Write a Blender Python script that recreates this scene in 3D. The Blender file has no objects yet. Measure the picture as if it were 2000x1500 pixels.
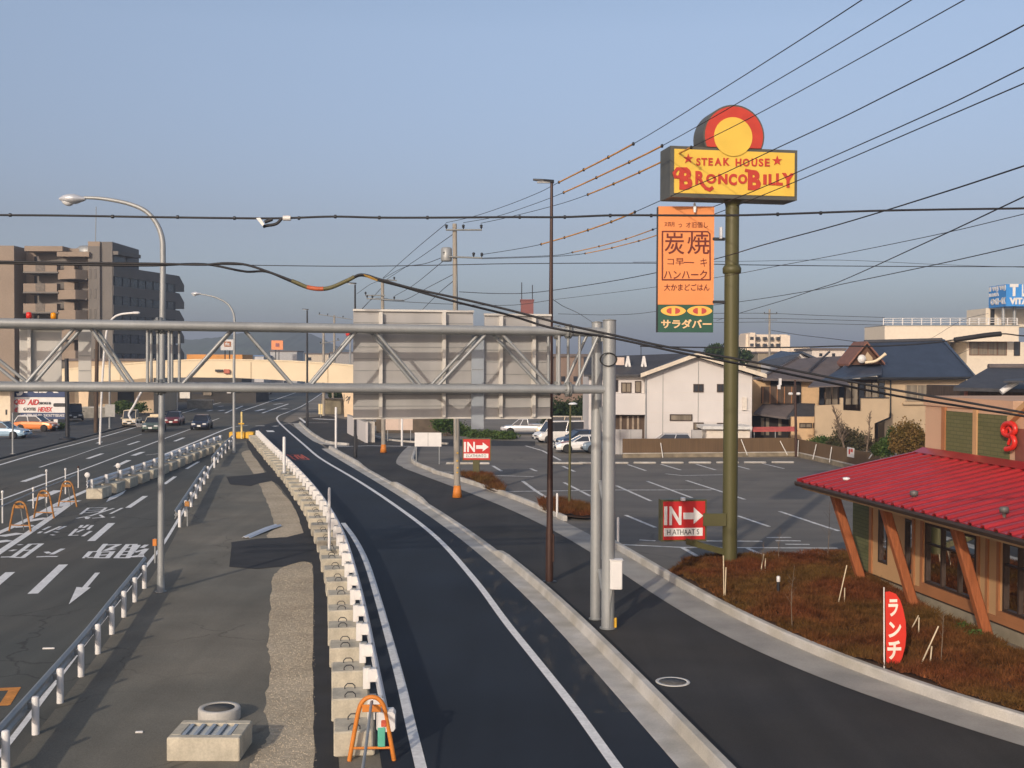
import bpy, math, random
import numpy as np
from mathutils import Vector, Matrix
from mathutils.geometry import tessellate_polygon
S = bpy.context.scene
COL = S.collection
random.seed(7)
# ---------------- camera ----------------
F, CX, CY, HZ, CH, ROLL = 2260.0, 1000.0, 750.0, 705.0, 7.0, 0.004
TH = math.atan((CY - HZ) / F)
CAM = Vector((0, 0, CH))
fw = Vector((0, math.cos(TH), -math.sin(TH)))
_R, _U = Vector((1, 0, 0)), Vector((0, math.sin(TH), math.cos(TH)))
rt = _R * math.cos(ROLL) + _U * math.sin(ROLL)
up = _U * math.cos(ROLL) - _R * math.sin(ROLL)
cd = bpy.data.cameras.new('camera'); cam = bpy.data.objects.new('camera', cd); COL.objects.link(cam)
cd.sensor_width = 36; cd.lens = F / 2000 * 36; cd.clip_end = 6000; cd.clip_start = 0.2
M = Matrix.Identity(4)
for i in range(3):
    M[i][0], M[i][1], M[i][2], M[i][3] = rt[i], up[i], -fw[i], CAM[i]
cam.matrix_world = M
S.camera = cam
# ---------------- sky, sun, exposure ----------------
SUN_EL = math.radians(20)
SUN_DIR = Vector((-0.38, -0.92, 0)).normalized() * math.cos(SUN_EL) + Vector((0, 0, math.sin(SUN_EL)))
W_ = bpy.data.worlds.new('World'); S.world = W_; W_.use_nodes = True
nt = W_.node_tree; bg = nt.nodes['Background']
sky = nt.nodes.new('ShaderNodeTexSky'); sky.sky_type = 'NISHITA'; sky.sun_disc = False
sky.sun_elevation = SUN_EL; sky.sun_rotation = math.atan2(SUN_DIR.x, SUN_DIR.y)
sky.altitude = 30; sky.air_density = 1.0; sky.dust_density = 2.2; sky.ozone_density = 2.0
SKY_STRENGTH = 0.15
bg.inputs[1].default_value = SKY_STRENGTH
# milky spring air low over the town: the sky's own colour is muted towards the horizon
tc = nt.nodes.new('ShaderNodeTexCoord'); sep = nt.nodes.new('ShaderNodeSeparateXYZ')
rmp = nt.nodes.new('ShaderNodeValToRGB'); mul = nt.nodes.new('ShaderNodeMix'); mul.data_type = 'RGBA'; mul.blend_type = 'MULTIPLY'
mul.inputs[0].default_value = 1.0
nt.links.new(tc.outputs['Generated'], sep.inputs[0]); nt.links.new(sep.outputs[2], rmp.inputs[0])
SKY_RAMP = [(0.0, (.66, .70, .94)), (0.046, (.68, .69, .86)), (0.112, (.72, .62, .68)), (0.27, (1.14, .95, .895)), (0.45, (1.15, 1.02, .92)), (1.0, (1.12, 1.0, .9))]
els = rmp.color_ramp.elements
els[0].position, els[0].color = SKY_RAMP[0][0], (*SKY_RAMP[0][1], 1)
els[1].position, els[1].color = SKY_RAMP[-1][0], (*SKY_RAMP[-1][1], 1)
for p_, c_ in SKY_RAMP[1:-1]:
    e_ = els.new(p_); e_.color = (*c_, 1)
nt.links.new(sky.outputs[0], mul.inputs[6]); nt.links.new(rmp.outputs[0], mul.inputs[7]); nt.links.new(mul.outputs[2], bg.inputs[0])
sl = bpy.data.lights.new('sun', 'SUN'); sl.energy = 2.5; sl.angle = math.radians(0.9); sl.color = (1.0, .87, .72)
so = bpy.data.objects.new('sun', sl); COL.objects.link(so); so.location = (-40, -80, 60)
so.rotation_euler = SUN_DIR.to_track_quat('Z', 'Y').to_euler()
S.view_settings.view_transform = 'Standard'; S.view_settings.look = 'None'
S.view_settings.exposure = 0.15; S.view_settings.gamma = 1.0
S.render.engine = 'CYCLES'
S.cycles.max_bounces = 6; S.cycles.diffuse_bounces = 3; S.cycles.glossy_bounces = 3; S.cycles.transmission_bounces = 4
S.cycles.volume_bounces = 0; S.cycles.transparent_max_bounces = 8
S.cycles.use_denoising = True
# ---------------- photo to place ----------------
def ray(px, py):
    return fw + rt * ((px - CX) / F) + up * ((CY - py) / F)
def G(px, py, h=0.0):
    r = ray(px, py); t = (h - CH) / r.z
    return CAM + r * t
def D(px, py, Y):
    r = ray(px, py)
    return CAM + r * (Y / r.y)
def Hh(px, py, h):
    return G(px, py, h)
def g2(pts, h=0.0):
    return [Vector(G(a, b, h)) for a, b in pts]
def smooth(pts, n=6):
    P = [Vector(p) for p in pts]
    if len(P) < 3: return P
    out = []
    for i in range(len(P) - 1):
        p0 = P[max(i - 1, 0)]; p1 = P[i]; p2 = P[i + 1]; p3 = P[min(i + 2, len(P) - 1)]
        d1 = (p2 - p1).length
        m1 = (p2 - p0) / max((p2 - p0).length, 1e-6) * d1 if i > 0 else (p2 - p1)
        m2 = (p3 - p1) / max((p3 - p1).length, 1e-6) * d1 if i < len(P) - 2 else (p2 - p1)
        for k in range(n):
            t = k / n; t2 = t * t; t3 = t2 * t
            out.append(p1 * (2*t3 - 3*t2 + 1) + m1 * (t3 - 2*t2 + t) + p2 * (3*t2 - 2*t3) + m2 * (t3 - t2))
    out.append(P[-1])
    return out
def fitted(px, deg, n=60, h=0.0):
    """smooth plan curve x(y) fitted to photo points, in the order given"""
    P = g2(px, h); ys = np.array([p.y for p in P]); xs = np.array([p.x for p in P]); w = np.sqrt(1/ys)
    t = np.log(ys); co = np.polyfit(t, xs, deg, w=1/ys**.5)
    tt = np.linspace(t[0], t[-1], n); return [Vector((float(np.polyval(co, q)), float(math.exp(q)), 0)) for q in tt]
def length(P):
    return sum((P[i+1] - P[i]).length for i in range(len(P) - 1))
def walk(P, d):
    """point and direction at distance d along polyline P"""
    for i in range(len(P) - 1):
        s = (P[i+1] - P[i]).length
        if d <= s or i == len(P) - 2:
            u = (P[i+1] - P[i]).normalized()
            return P[i] + u * d, u
        d -= s
def offset(P, d):
    """to the right of the walking direction, in plan"""
    out = []
    for i in range(len(P)):
        a = P[max(i-1, 0)]; b = P[min(i+1, len(P)-1)]
        t = (b - a); t.z = 0; t.normalize()
        out.append(P[i] + Vector((t.y, -t.x, 0)) * d)
    return out
# ---------------- materials ----------------
def lin(c):
    return tuple((v/255/12.92 if v/255 <= .04045 else ((v/255+.055)/1.055)**2.4) for v in c)
MATS = {}
def mat(name, col, rough=.6, metal=0.0, var=.12, scale=3.0, bump=0.0, bscale=60.0, spec=.4, fine=0.0, fscale=120.0, col2=None, cscale=.5, alpha=1.0, emit=None, stretch=None, coat=0, streak=0.0, sdir=(1.3, .035, 1), cracks=0.0, ckscale=.4):
    if name in MATS: return MATS[name]
    m = bpy.data.materials.new(name); m.use_nodes = True
    t = m.node_tree; b = t.nodes['Principled BSDF']
    b.inputs['Roughness'].default_value = rough; b.inputs['Metallic'].default_value = metal
    b.inputs['Specular IOR Level'].default_value = spec
    if coat: b.inputs['Coat Weight'].default_value = coat; b.inputs['Coat Roughness'].default_value = .08
    geo = t.nodes.new('ShaderNodeNewGeometry'); src = geo.outputs['Position']
    if stretch:
        mp = t.nodes.new('ShaderNodeMapping'); mp.inputs['Scale'].default_value = stretch
        t.links.new(src, mp.inputs[0]); src = mp.outputs[0]
    def noise(sc, det=4):
        n = t.nodes.new('ShaderNodeTexNoise'); n.inputs['Scale'].default_value = sc; n.inputs['Detail'].default_value = det
        t.links.new(src, n.inputs['Vector']); return n
    c4 = (*col, 1)
    cur = None
    if col2:
        n = noise(cscale, 5); r = t.nodes.new('ShaderNodeValToRGB')
        r.color_ramp.elements[0].position = .38; r.color_ramp.elements[1].position = .64
        r.color_ramp.elements[0].color = c4; r.color_ramp.elements[1].color = (*col2, 1)
        t.links.new(n.outputs['Fac'], r.inputs[0]); cur = r.outputs[0]
    def scale_by(cur, sc, amt):
        n = noise(sc, 6); mr = t.nodes.new('ShaderNodeMapRange')
        mr.inputs['From Min'].default_value = .3; mr.inputs['From Max'].default_value = .7
        mr.inputs['To Min'].default_value = 1 - amt; mr.inputs['To Max'].default_value = 1 + amt
        t.links.new(n.outputs['Fac'], mr.inputs['Value'])
        mx = t.nodes.new('ShaderNodeMix'); mx.data_type = 'RGBA'; mx.blend_type = 'MULTIPLY'; mx.inputs[0].default_value = 1
        if cur is None: mx.inputs[6].default_value = c4
        else: t.links.new(cur, mx.inputs[6])
        t.links.new(mr.outputs[0], mx.inputs[7]); return mx.outputs[2]
    if var: cur = scale_by(cur, scale, var)
    if fine: cur = scale_by(cur, fscale, fine)
    if streak:
        mp2 = t.nodes.new('ShaderNodeMapping'); mp2.inputs['Scale'].default_value = sdir; t.links.new(geo.outputs['Position'], mp2.inputs[0])
        keep = src; src = mp2.outputs[0]; cur = scale_by(cur, 1.0, streak); src = keep
    if cracks:
        nz = noise(1.6, 3); ad = t.nodes.new('ShaderNodeVectorMath'); ad.operation = 'MULTIPLY_ADD'; ad.inputs[1].default_value = (.9, .9, .0)
        t.links.new(nz.outputs['Color'], ad.inputs[0]); t.links.new(geo.outputs['Position'], ad.inputs[2])
        vo = t.nodes.new('ShaderNodeTexVoronoi'); vo.feature = 'DISTANCE_TO_EDGE'; vo.inputs['Scale'].default_value = ckscale; t.links.new(ad.outputs[0], vo.inputs['Vector'])
        mr = t.nodes.new('ShaderNodeMapRange'); mr.inputs['From Max'].default_value = .012; mr.inputs['To Min'].default_value = 1-cracks; mr.inputs['To Max'].default_value = 1; t.links.new(vo.outputs['Distance'], mr.inputs['Value'])
        n2 = noise(.13, 2); m2 = t.nodes.new('ShaderNodeMapRange'); m2.inputs['From Min'].default_value = .48; m2.inputs['From Max'].default_value = .56; t.links.new(n2.outputs['Fac'], m2.inputs['Value'])
        mm = t.nodes.new('ShaderNodeMix'); mm.data_type = 'FLOAT'; mm.inputs[2].default_value = 1.0; t.links.new(m2.outputs[0], mm.inputs[0]); t.links.new(mr.outputs[0], mm.inputs[3])
        mx = t.nodes.new('ShaderNodeMix'); mx.data_type = 'RGBA'; mx.blend_type = 'MULTIPLY'; mx.inputs[0].default_value = 1
        t.links.new(cur, mx.inputs[6]); t.links.new(mm.outputs[0], mx.inputs[7]); cur = mx.outputs[2]
    if cur is None: b.inputs['Base Color'].default_value = c4
    else: t.links.new(cur, b.inputs['Base Color'])
    if bump:
        n = noise(bscale, 4); bp = t.nodes.new('ShaderNodeBump'); bp.inputs['Strength'].default_value = bump; bp.inputs['Distance'].default_value = .02
        t.links.new(n.outputs['Fac'], bp.inputs['Height']); t.links.new(bp.outputs[0], b.inputs['Normal'])
    if alpha < 1: b.inputs['Alpha'].default_value = alpha
    if emit: b.inputs['Emission Color'].default_value = (*emit[0], 1); b.inputs['Emission Strength'].default_value = emit[1]
    MATS[name] = m
    return m
def leafmat(name, a, b_, sc=1.5):
    m = mat(name, a, rough=.75, var=.35, scale=sc*4, col2=b_, cscale=sc, spec=.2)
    return m
def brickmat(name, c1, c2, mortar, bw=.3, rh=.1, wall_dir=(1, 0, 0)):
    if name in MATS: return MATS[name]
    m = bpy.data.materials.new(name); m.use_nodes = True; t = m.node_tree; b = t.nodes['Principled BSDF']; b.inputs['Roughness'].default_value = .8
    geo = t.nodes.new('ShaderNodeNewGeometry'); sp = t.nodes.new('ShaderNodeSeparateXYZ'); cb = t.nodes.new('ShaderNodeCombineXYZ')
    dt = t.nodes.new('ShaderNodeVectorMath'); dt.operation = 'DOT_PRODUCT'; dt.inputs[1].default_value = wall_dir
    t.links.new(geo.outputs['Position'], dt.inputs[0]); t.links.new(geo.outputs['Position'], sp.inputs[0])
    t.links.new(dt.outputs['Value'], cb.inputs[0]); t.links.new(sp.outputs[2], cb.inputs[1])
    br = t.nodes.new('ShaderNodeTexBrick'); br.inputs['Color1'].default_value = (*c1, 1); br.inputs['Color2'].default_value = (*c2, 1); br.inputs['Mortar'].default_value = (*mortar, 1)
    br.inputs['Scale'].default_value = 1; br.inputs['Brick Width'].default_value = bw; br.inputs['Row Height'].default_value = rh; br.inputs['Mortar Size'].default_value = .012
    t.links.new(cb.outputs[0], br.inputs['Vector']); t.links.new(br.outputs['Color'], b.inputs['Base Color'])
    bp = t.nodes.new('ShaderNodeBump'); bp.inputs['Strength'].default_value = .5; bp.inputs['Distance'].default_value = .01; bp.invert = True
    t.links.new(br.outputs['Fac'], bp.inputs['Height']); t.links.new(bp.outputs[0], b.inputs['Normal'])
    MATS[name] = m; return m
# ---------------- mesh builder ----------------
class MB:
    def __init__(s): s.v = []; s.f = []; s.sm = []
    def add(s, vs, fs, sm=False):
        n = len(s.v); s.v += [tuple(v) for v in vs]; s.f += [tuple(i + n for i in f) for f in fs]; s.sm += [sm] * len(fs); return s
    def hexa(s, p):  # 0-3 bottom loop, 4-7 top loop
        return s.add(p, [(3, 2, 1, 0), (4, 5, 6, 7), (0, 1, 5, 4), (1, 2, 6, 5), (2, 3, 7, 6), (3, 0, 4, 7)])
    def box(s, c, d, rz=0.0):
        c = Vector(c); x, y, z = d[0]/2, d[1]/2, d[2]/2; cs, sn = math.cos(rz), math.sin(rz)
        P = [Vector((a*cs - b*sn, a*sn + b*cs, e)) + c for e in (-z, z) for a, b in ((-x, -y), (x, -y), (x, y), (-x, y))]
        return s.hexa(P)
    def bbox(s, c, d, bev=.02, rz=0.0):
        c = Vector(c); x, y, z = d[0]/2, d[1]/2, d[2]/2; cs, sn = math.cos(rz), math.sin(rz)
        def ring(ax, ay, e):
            k = min(bev, ax*.6, ay*.6)
            L = [(-ax+k, -ay), (ax-k, -ay), (ax, -ay+k), (ax, ay-k), (ax-k, ay), (-ax+k, ay), (-ax, ay-k), (-ax, -ay+k)]
            return [Vector((a*cs - b*sn, a*sn + b*cs, e)) + c for a, b in L]
        rings = [ring(x-bev, y-bev, -z), ring(x, y, -z+bev), ring(x, y, z-bev), ring(x-bev, y-bev, z)]
        return s.loft(rings, caps=True)
    def loft(s, rings, caps=True, sm=False, closed=True):
        n = len(rings[0]); vs = [p for r in rings for p in r]; fs = []
        for i in range(len(rings)-1):
            for j in range(n if closed else n-1):
                k = (j+1) % n
                fs.append((i*n+j, i*n+k, (i+1)*n+k, (i+1)*n+j))
        s.add(vs, fs, sm)
        if caps:
            s.add(rings[0], [tuple(reversed(range(n)))]); s.add(rings[-1], [tuple(range(n))])
        return s
    def tube(s, path, r, n=8, caps=True, sm=True):
        P = [Vector(p) for p in path]; rs = r if isinstance(r, (list, tuple)) else [r]*len(P); rings = []
        ref = None
        for i in range(len(P)):
            t = (P[min(i+1, len(P)-1)] - P[max(i-1, 0)]).normalized()
            if ref is None: ref = Vector((0, 0, 1)) if abs(t.z) < .9 else Vector((1, 0, 0))
            a = ref - t * ref.dot(t)
            if a.length < 1e-4: a = t.orthogonal()
            a.normalize(); b = t.cross(a); ref = a
            rings.append([P[i] + (a*math.cos(2*math.pi*k/n) + b*math.sin(2*math.pi*k/n))*rs[i] for k in range(n)])
        return s.loft(rings, caps, sm)
    def lathe(s, prof, c=(0, 0, 0), n=24, axis='Z', sm=True):
        c = Vector(c); rings = []
        for r, z in prof:
            rg = []
            for k in range(n):
                a = 2*math.pi*k/n; x, y = r*math.cos(a), r*math.sin(a)
                rg.append(c + (Vector((x, y, z)) if axis == 'Z' else Vector((x, z, y)) if axis == 'Y' else Vector((z, x, y))))
            rings.append(rg)
        return s.loft(rings, True, sm)
    def poly(s, pts, z=None, flip=False):
        P = [Vector(p) if z is None else Vector((p[0], p[1], z)) for p in pts]
        tri = tessellate_polygon([P]); fs = []
        for a, b, c in tri:
            nrm = (P[b]-P[a]).cross(P[c]-P[a])
            fs.append((a, b, c) if (nrm.z >= 0) != flip else (a, c, b))
        return s.add(P, fs)
    def prism(s, pts, dvec):
        P = [Vector(p) for p in pts]; d = Vector(dvec); Q = [p + d for p in P]; n = len(P)
        tri = tessellate_polygon([P]); s.add(P, list(tri)); s.add(Q, [(a, c, b) for a, b, c in tri])
        return s.add(P + Q, [(i, (i+1) % n, n+(i+1) % n, n+i) for i in range(n)])
    def ribbon(s, P, w, z):
        A = offset(P, -w/2); B = offset(P, w/2); vs = []; 
        for a, b in zip(A, B): vs += [(a.x, a.y, z), (b.x, b.y, z)]
        return s.add(vs, [(2*i, 2*i+1, 2*i+3, 2*i+2) for i in range(len(P)-1)])
    def sweep(s, P, prof, zs=None, sm=False):
        """prof: (right offset, z) closed loop; zs: factor on z per point"""
        rings = []
        for i in range(len(P)):
            a = P[max(i-1, 0)]; b = P[min(i+1, len(P)-1)]; t = (b-a); t.z = 0; t.normalize(); r = Vector((t.y, -t.x, 0))
            k = zs[i] if zs else 1
            rings.append([P[i] + r*o + Vector((0, 0, z*k)) for o, z in prof])
        return s.loft(rings, True, sm)
    def build(s, name, material, parent=None):
        me = bpy.data.meshes.new(name); off = Vector(ROOT.get(parent.name, (0, 0, 0))) if parent else Vector((0, 0, 0))
        a = np.array(s.v, dtype=np.float64).reshape(-1, 3) - np.array(off)
        me.from_pydata(a.tolist(), [], s.f)
        if any(s.sm): me.polygons.foreach_set('use_smooth', s.sm)
        me.update()
        o = bpy.data.objects.new(name, me); COL.objects.link(o)
        for m in (material if isinstance(material, (list, tuple)) else [material]): me.materials.append(m)
        if parent: o.parent = parent; ROOT[o.name] = tuple(off)
        return o
ROOT = {}
def thing(name, label, cat, loc=(0, 0, 0), group=None):
    o = bpy.data.objects.new(name, None); COL.objects.link(o); o.location = loc; o.empty_display_size = .3
    ROOT[o.name] = tuple(loc); o['label'] = label; o['category'] = cat
    if group: o['group'] = group
    return o
def tag(o, label, cat, group=None, kind=None):
    o['label'] = label; o['category'] = cat
    if group: o['group'] = group
    if kind: o['kind'] = kind
    return o
def struct(o, label=None):
    o['kind'] = 'structure'
    if label: o['label'] = label
    return o
def dup(root, loc, rz, label, group=None):
    r = root.copy(); COL.objects.link(r); r.location = loc; r.rotation_euler = (0, 0, rz); r['label'] = label
    if group: r['group'] = group
    for ch in root.children:
        c = ch.copy(); COL.objects.link(c); c.parent = r
        for g in ch.children:
            d = g.copy(); COL.objects.link(d); d.parent = c
    return r
# ---------------- upright planes traced at their own distance ----------------
class Wall:
    def __init__(s, p0, p1):
        s.o = Vector((p0[0], p0[1], 0)); s.u = (Vector((p1[0], p1[1], 0)) - s.o).normalized()
        n = Vector((s.u.y, -s.u.x, 0))
        if n.dot(Vector((0, 0, 0)) - s.o) < 0: n = -n
        s.n = n
    def st(s, px, py):
        r = ray(px, py); t = (s.o - CAM).dot(s.n) / r.dot(s.n); p = CAM + r*t
        return (p - s.o).dot(s.u), p.z
    def pt(s, a, h, d=0.0): return s.o + s.u*a + Vector((0, 0, h)) + s.n*d
    def px(s, x, y, d=0.0):
        a, h = s.st(x, y); return s.pt(a, h, d)
    def box(s, mb, s0, s1, h0, h1, d0, d1):
        if s1 < s0: s0, s1 = s1, s0
        return mb.hexa([s.pt(s0, h0, d0), s.pt(s1, h0, d0), s.pt(s1, h0, d1), s.pt(s0, h0, d1), s.pt(s0, h1, d0), s.pt(s1, h1, d0), s.pt(s1, h1, d1), s.pt(s0, h1, d1)])
    def rect(s, mb, x0, y0, x1, y1, d0, d1):
        ym = (y0+y1)/2; xm = (x0+x1)/2
        return s.box(mb, s.st(x0, ym)[0], s.st(x1, ym)[0], s.st(xm, y1)[1], s.st(xm, y0)[1], d0, d1)
    def poly(s, mb, pts, d0, d1):
        return mb.prism([s.px(x, y, d0) for x, y in pts], s.n*(d1-d0))
    def stroke(s, mb, pts, w, d0, d1, closed=False):
        P = [Vector((*s.st(x, y), 0)) for x, y in pts]
        if closed: P = P + [P[0]]
        for i in range(len(P)-1):
            t = (P[i+1]-P[i]); L = t.length
            if L < 1e-6: continue
            t /= L; nn = Vector((-t.y, t.x, 0))*w/2; a = P[i]-t*w*.3; b = P[i+1]+t*w*.3
            q = [a-nn, b-nn, b+nn, a+nn]
            dd = d1 + .0004*i
            mb.hexa([s.pt(p.x, p.y, d0) for p in q] + [s.pt(p.x, p.y, dd) for p in q])
        return mb
    def text(s, mb, txt, x0, y0, x1, y1, d0, d1, bold=0.0, shear=0.0):
        V, Fc = glyphs(txt, bold, shear)
        if not len(V): return mb
        mn, mx = V.min(0), V.max(0)
        ym = (y0+y1)/2; xm = (x0+x1)/2
        a0, a1 = s.st(x0, ym)[0], s.st(x1, ym)[0]; h1, h0 = s.st(xm, y0)[1], s.st(xm, y1)[1]
        vs = []
        for v in V:
            k = (v-mn)/np.maximum(mx-mn, 1e-6)
            vs.append(s.pt(a0+(a1-a0)*k[0], h0+(h1-h0)*k[1], d0+(d1-d0)*(k[2] if mx[2]-mn[2] > 1e-6 else 1)))
        return mb.add(vs, Fc)
def glyphs(txt, bold=0.0, shear=0.0):
    cu = bpy.data.curves.new('t', 'FONT'); cu.body = txt; cu.extrude = .02; cu.offset = bold; cu.shear = shear; cu.resolution_u = 4
    ob = bpy.data.objects.new('t', cu); COL.objects.link(ob)
    me = ob.to_mesh()
    V = np.array([v.co[:] for v in me.vertices]); Fc = [tuple(p.vertices) for p in me.polygons]
    ob.to_mesh_clear(); bpy.data.objects.remove(ob); bpy.data.curves.remove(cu)
    return V, Fc
def face_wall(x0, x1, Y0, Y1=None):
    Y1 = Y0 if Y1 is None else Y1
    a = D(x0, 705, Y0); b = D(x1, 705, Y1)
    return Wall((a.x, a.y), (b.x, b.y))
# ---------------- foliage ----------------
def leaves(blobs, n, size, seed=1, flat=.0):
    """leaf clumps through the volume of ellipsoid blobs [(cx,cy,cz,rx,ry,rz)]"""
    r = np.random.default_rng(seed); vol = np.array([b[3]*b[4]*b[5] for b in blobs]); vol = vol/vol.sum()
    idx = r.choice(len(blobs), n, p=vol); B = np.array(blobs)[idx]
    d = r.normal(size=(n, 3)); d /= np.linalg.norm(d, axis=1)[:, None]
    rad = r.random(n)**.4 * (1 + .18*r.normal(size=n))
    C = B[:, :3] + d*rad[:, None]*B[:, 3:6]
    C[:, 2] = np.maximum(C[:, 2], .03)
    a = r.normal(size=(n, 3)); a /= np.linalg.norm(a, axis=1)[:, None]
    b = np.cross(a, r.normal(size=(n, 3))); b /= np.linalg.norm(b, axis=1)[:, None]
    s = size*(.6+.8*r.random(n))[:, None]
    V = np.stack([C-a*s, C-b*s*.55, C+a*s, C+b*s*.55], 1).reshape(-1, 3)
    mb = MB(); mb.v = [tuple(v) for v in V]; mb.f = [(4*i, 4*i+1, 4*i+2, 4*i+3) for i in range(n)]; mb.sm = [False]*n
    return mb
def inpoly(P, x, y):
    c = np.zeros(len(x), bool); n = len(P)
    for i in range(n):
        x1, y1 = P[i][0], P[i][1]; x2, y2 = P[(i+1) % n][0], P[(i+1) % n][1]
        k = ((y1 > y) != (y2 > y)) & (x < (x2-x1)*(y-y1)/(y2-y1+1e-12)+x1); c ^= k
    return c
def blades(P, n, h, w, z0, seed=2, bumpf=None):
    r = np.random.default_rng(seed); xs = [p[0] for p in P]; ys = [p[1] for p in P]
    x = r.uniform(min(xs), max(xs), n*4); y = r.uniform(min(ys), max(ys), n*4); k = inpoly(P, x, y); x, y = x[k][:n], y[k][:n]; m = len(x)
    z = np.full(m, z0) if bumpf is None else z0 + bumpf(x, y)
    a = r.uniform(0, 6.283, m); hh = h*(.5+r.random(m)); lean = r.normal(size=(m, 2))*hh[:, None]*.6
    ww = w*(.6+.8*r.random(m)); dx, dy = np.cos(a)*ww, np.sin(a)*ww
    V = np.stack([np.stack([x-dx, y-dy, z], 1), np.stack([x+dx, y+dy, z], 1), np.stack([x+lean[:, 0], y+lean[:, 1], z+hh], 1)], 1).reshape(-1, 3)
    mb = MB(); mb.v = [tuple(v) for v in V]; mb.f = [(3*i, 3*i+1, 3*i+2) for i in range(m)]; mb.sm = [False]*m
    return mb
# ---------------- palette ----------------
m_ground = mat('soil and paving', (.20, .18, .15), .9, var=.25, scale=.2, fine=.15, fscale=8)
m_road = mat('old asphalt', (.080, .086, .079), .85, var=.16, scale=.12, fine=.22, fscale=55, bump=.25, bscale=90, col2=(.100, .093, .077), cscale=.06, spec=.3, streak=.16, cracks=.45, ckscale=.22)
m_median = mat('worksite asphalt', (.185, .170, .136), .9, var=.16, scale=.5, fine=.2, fscale=40, bump=.3, bscale=70, col2=(.145, .140, .116), cscale=.16, spec=.25, streak=.1, cracks=.4, ckscale=.3)
m_gravel = mat('crushed gravel', (.40, .335, .24), .95, var=.12, scale=.9, fine=.22, fscale=9, bump=.5, bscale=14, col2=(.46, .39, .285), cscale=.4, spec=.2)
m_patch = mat('fresh patch asphalt', (.030, .031, .033), .9, var=.25, scale=1.2, fine=.3, fscale=60, bump=.4, bscale=60)
m_new = mat('new bus lane asphalt', (.0145, .0215, .033), .78, var=.2, scale=.25, fine=.28, fscale=70, bump=.3, bscale=100, col2=(.019, .0255, .035), cscale=.12, spec=.28, streak=.13, sdir=(1.1, .05, 1))
m_walk = mat('sidewalk asphalt', (.040, .040, .041), .85, var=.2, scale=.35, fine=.25, fscale=70, bump=.3, bscale=100, col2=(.050, .047, .043), cscale=.2, spec=.25, streak=.14)
m_lot = mat('car park asphalt', (.165, .150, .128), .85, var=.14, scale=.3, fine=.18, fscale=60, bump=.2, bscale=90, col2=(.140, .130, .117), cscale=.1, spec=.3, streak=.1, sdir=(.06, .9, 1), cracks=.3, ckscale=.15)
m_conc = mat('kerb concrete', (.49, .475, .44), .85, var=.16, scale=1.3, fine=.08, fscale=30, bump=.1, bscale=40, col2=(.41, .385, .33), cscale=.7, streak=.08, sdir=(.8, .8, 1))
m_conc2 = mat('gutter concrete', (.37, .35, .31), .85, var=.14, scale=1.0, fine=.08, fscale=30, bump=.1, bscale=40, col2=(.29, .275, .25), cscale=.4)
m_block = mat('block concrete', (.50, .455, .355), .85, streak=.12, sdir=(3.5, 3.5, .5), var=.18, scale=2.5, fine=.1, fscale=25, bump=.15, bscale=30, col2=(.43, .40, .32), cscale=.9)
m_paint = mat('road paint', (.76, .76, .74), .7, var=.08, scale=2.0, fine=.12, fscale=9, bump=.1, bscale=60)
m_worn = mat('worn road paint', (.64, .63, .60), .8, var=.2, scale=2.5, fine=.3, fscale=6)
m_orangep = mat('orange road paint', (.62, .25, .05), .75, var=.15, scale=3, fine=.15, fscale=15)
m_redp = mat('red road paint', (.50, .09, .05), .75, var=.15, scale=3, fine=.2, fscale=12)
m_galv = mat('galvanised steel', (.32, .335, .335), .48, .3, var=.1, scale=2.0, fine=.05, fscale=30, stretch=(1, 1, .3))
m_galvd = mat('weathered steel', (.25, .26, .255), .55, .3, var=.12, scale=2.0)
m_white = mat('white enamel', (.68, .67, .65), .4, var=.06, scale=2)
m_whiteb = mat('white metal rail', (.60, .62, .65), .4, .3, var=.08, scale=2)
m_black = mat('black rubber', (.02, .02, .02), .7, var=.1)
m_dark = mat('dark metal', (.035, .037, .042), .45, .4, var=.1)
m_brown = mat('brown painted pole', (.055, .028, .021), .4, .2, var=.12, scale=3)
m_wire = mat('cable sheath', (.022, .022, .025), .6, var=.1)
m_sleeve = mat('orange cable guard', (.60, .28, .05), .6, var=.25, scale=2)
m_olive = mat('olive painted steel', (.088, .083, .032), .5, .1, var=.1, scale=1.0, stretch=(1, 1, .4))
m_cream = mat('cream bridge paint', (.72, .60, .41), .55, var=.05, scale=.4)
m_boardb = mat('sign back aluminium', (.385, .38, .37), .5, .25, var=.10, scale=.8, stretch=(.3, .3, 2.5), streak=.08, sdir=(2.2, 2.2, .12))
m_rib = mat('sign rib steel', (.62, .60, .55), .5, .2, var=.06)
m_orange = mat('safety orange', (.60, .20, .03), .55, var=.12, scale=4)
m_yellow = mat('hazard yellow', (.66, .38, .03), .55, var=.12, scale=4)
m_glass = mat('window glass', (.03, .035, .045), .08, var=.3, scale=.7, spec=.6)
m_frame = mat('bronze window frame', (.05, .032, .024), .5, .2, var=.1)
m_tan = mat('tan stucco', (.46, .355, .235), .85, var=.07, scale=.8, fine=.05, fscale=40)
m_whitew = mat('white siding', (.585, .56, .54), .75, var=.04, scale=.6, fine=.03, fscale=30)
m_roofd = mat('dark roof tile', (.055, .055, .06), .6, var=.16, scale=1.5, fine=.12, fscale=6)
m_roofb = mat('blue grey roof tile', (.040, .055, .085), .5, var=.14, scale=.9, fine=.12, fscale=5)
m_roofg = mat('brown grey roof tile', (.12, .10, .095), .65, var=.16, scale=1.0, fine=.1, fscale=5)
m_woodd = mat('dark weathered wood', (.075, .05, .034), .8, var=.35, scale=2, stretch=(3, 3, .5))
m_shadow = mat('unlit interior', (.02, .018, .017), .9, var=.3, scale=1)  # near-black colour stands in for the shade inside open rooms
m_fence = mat('brown slat fence', (.125, .078, .040), .75, var=.08, scale=1.2, fine=.14, fscale=14, stretch=(2, 2, .04))
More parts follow.
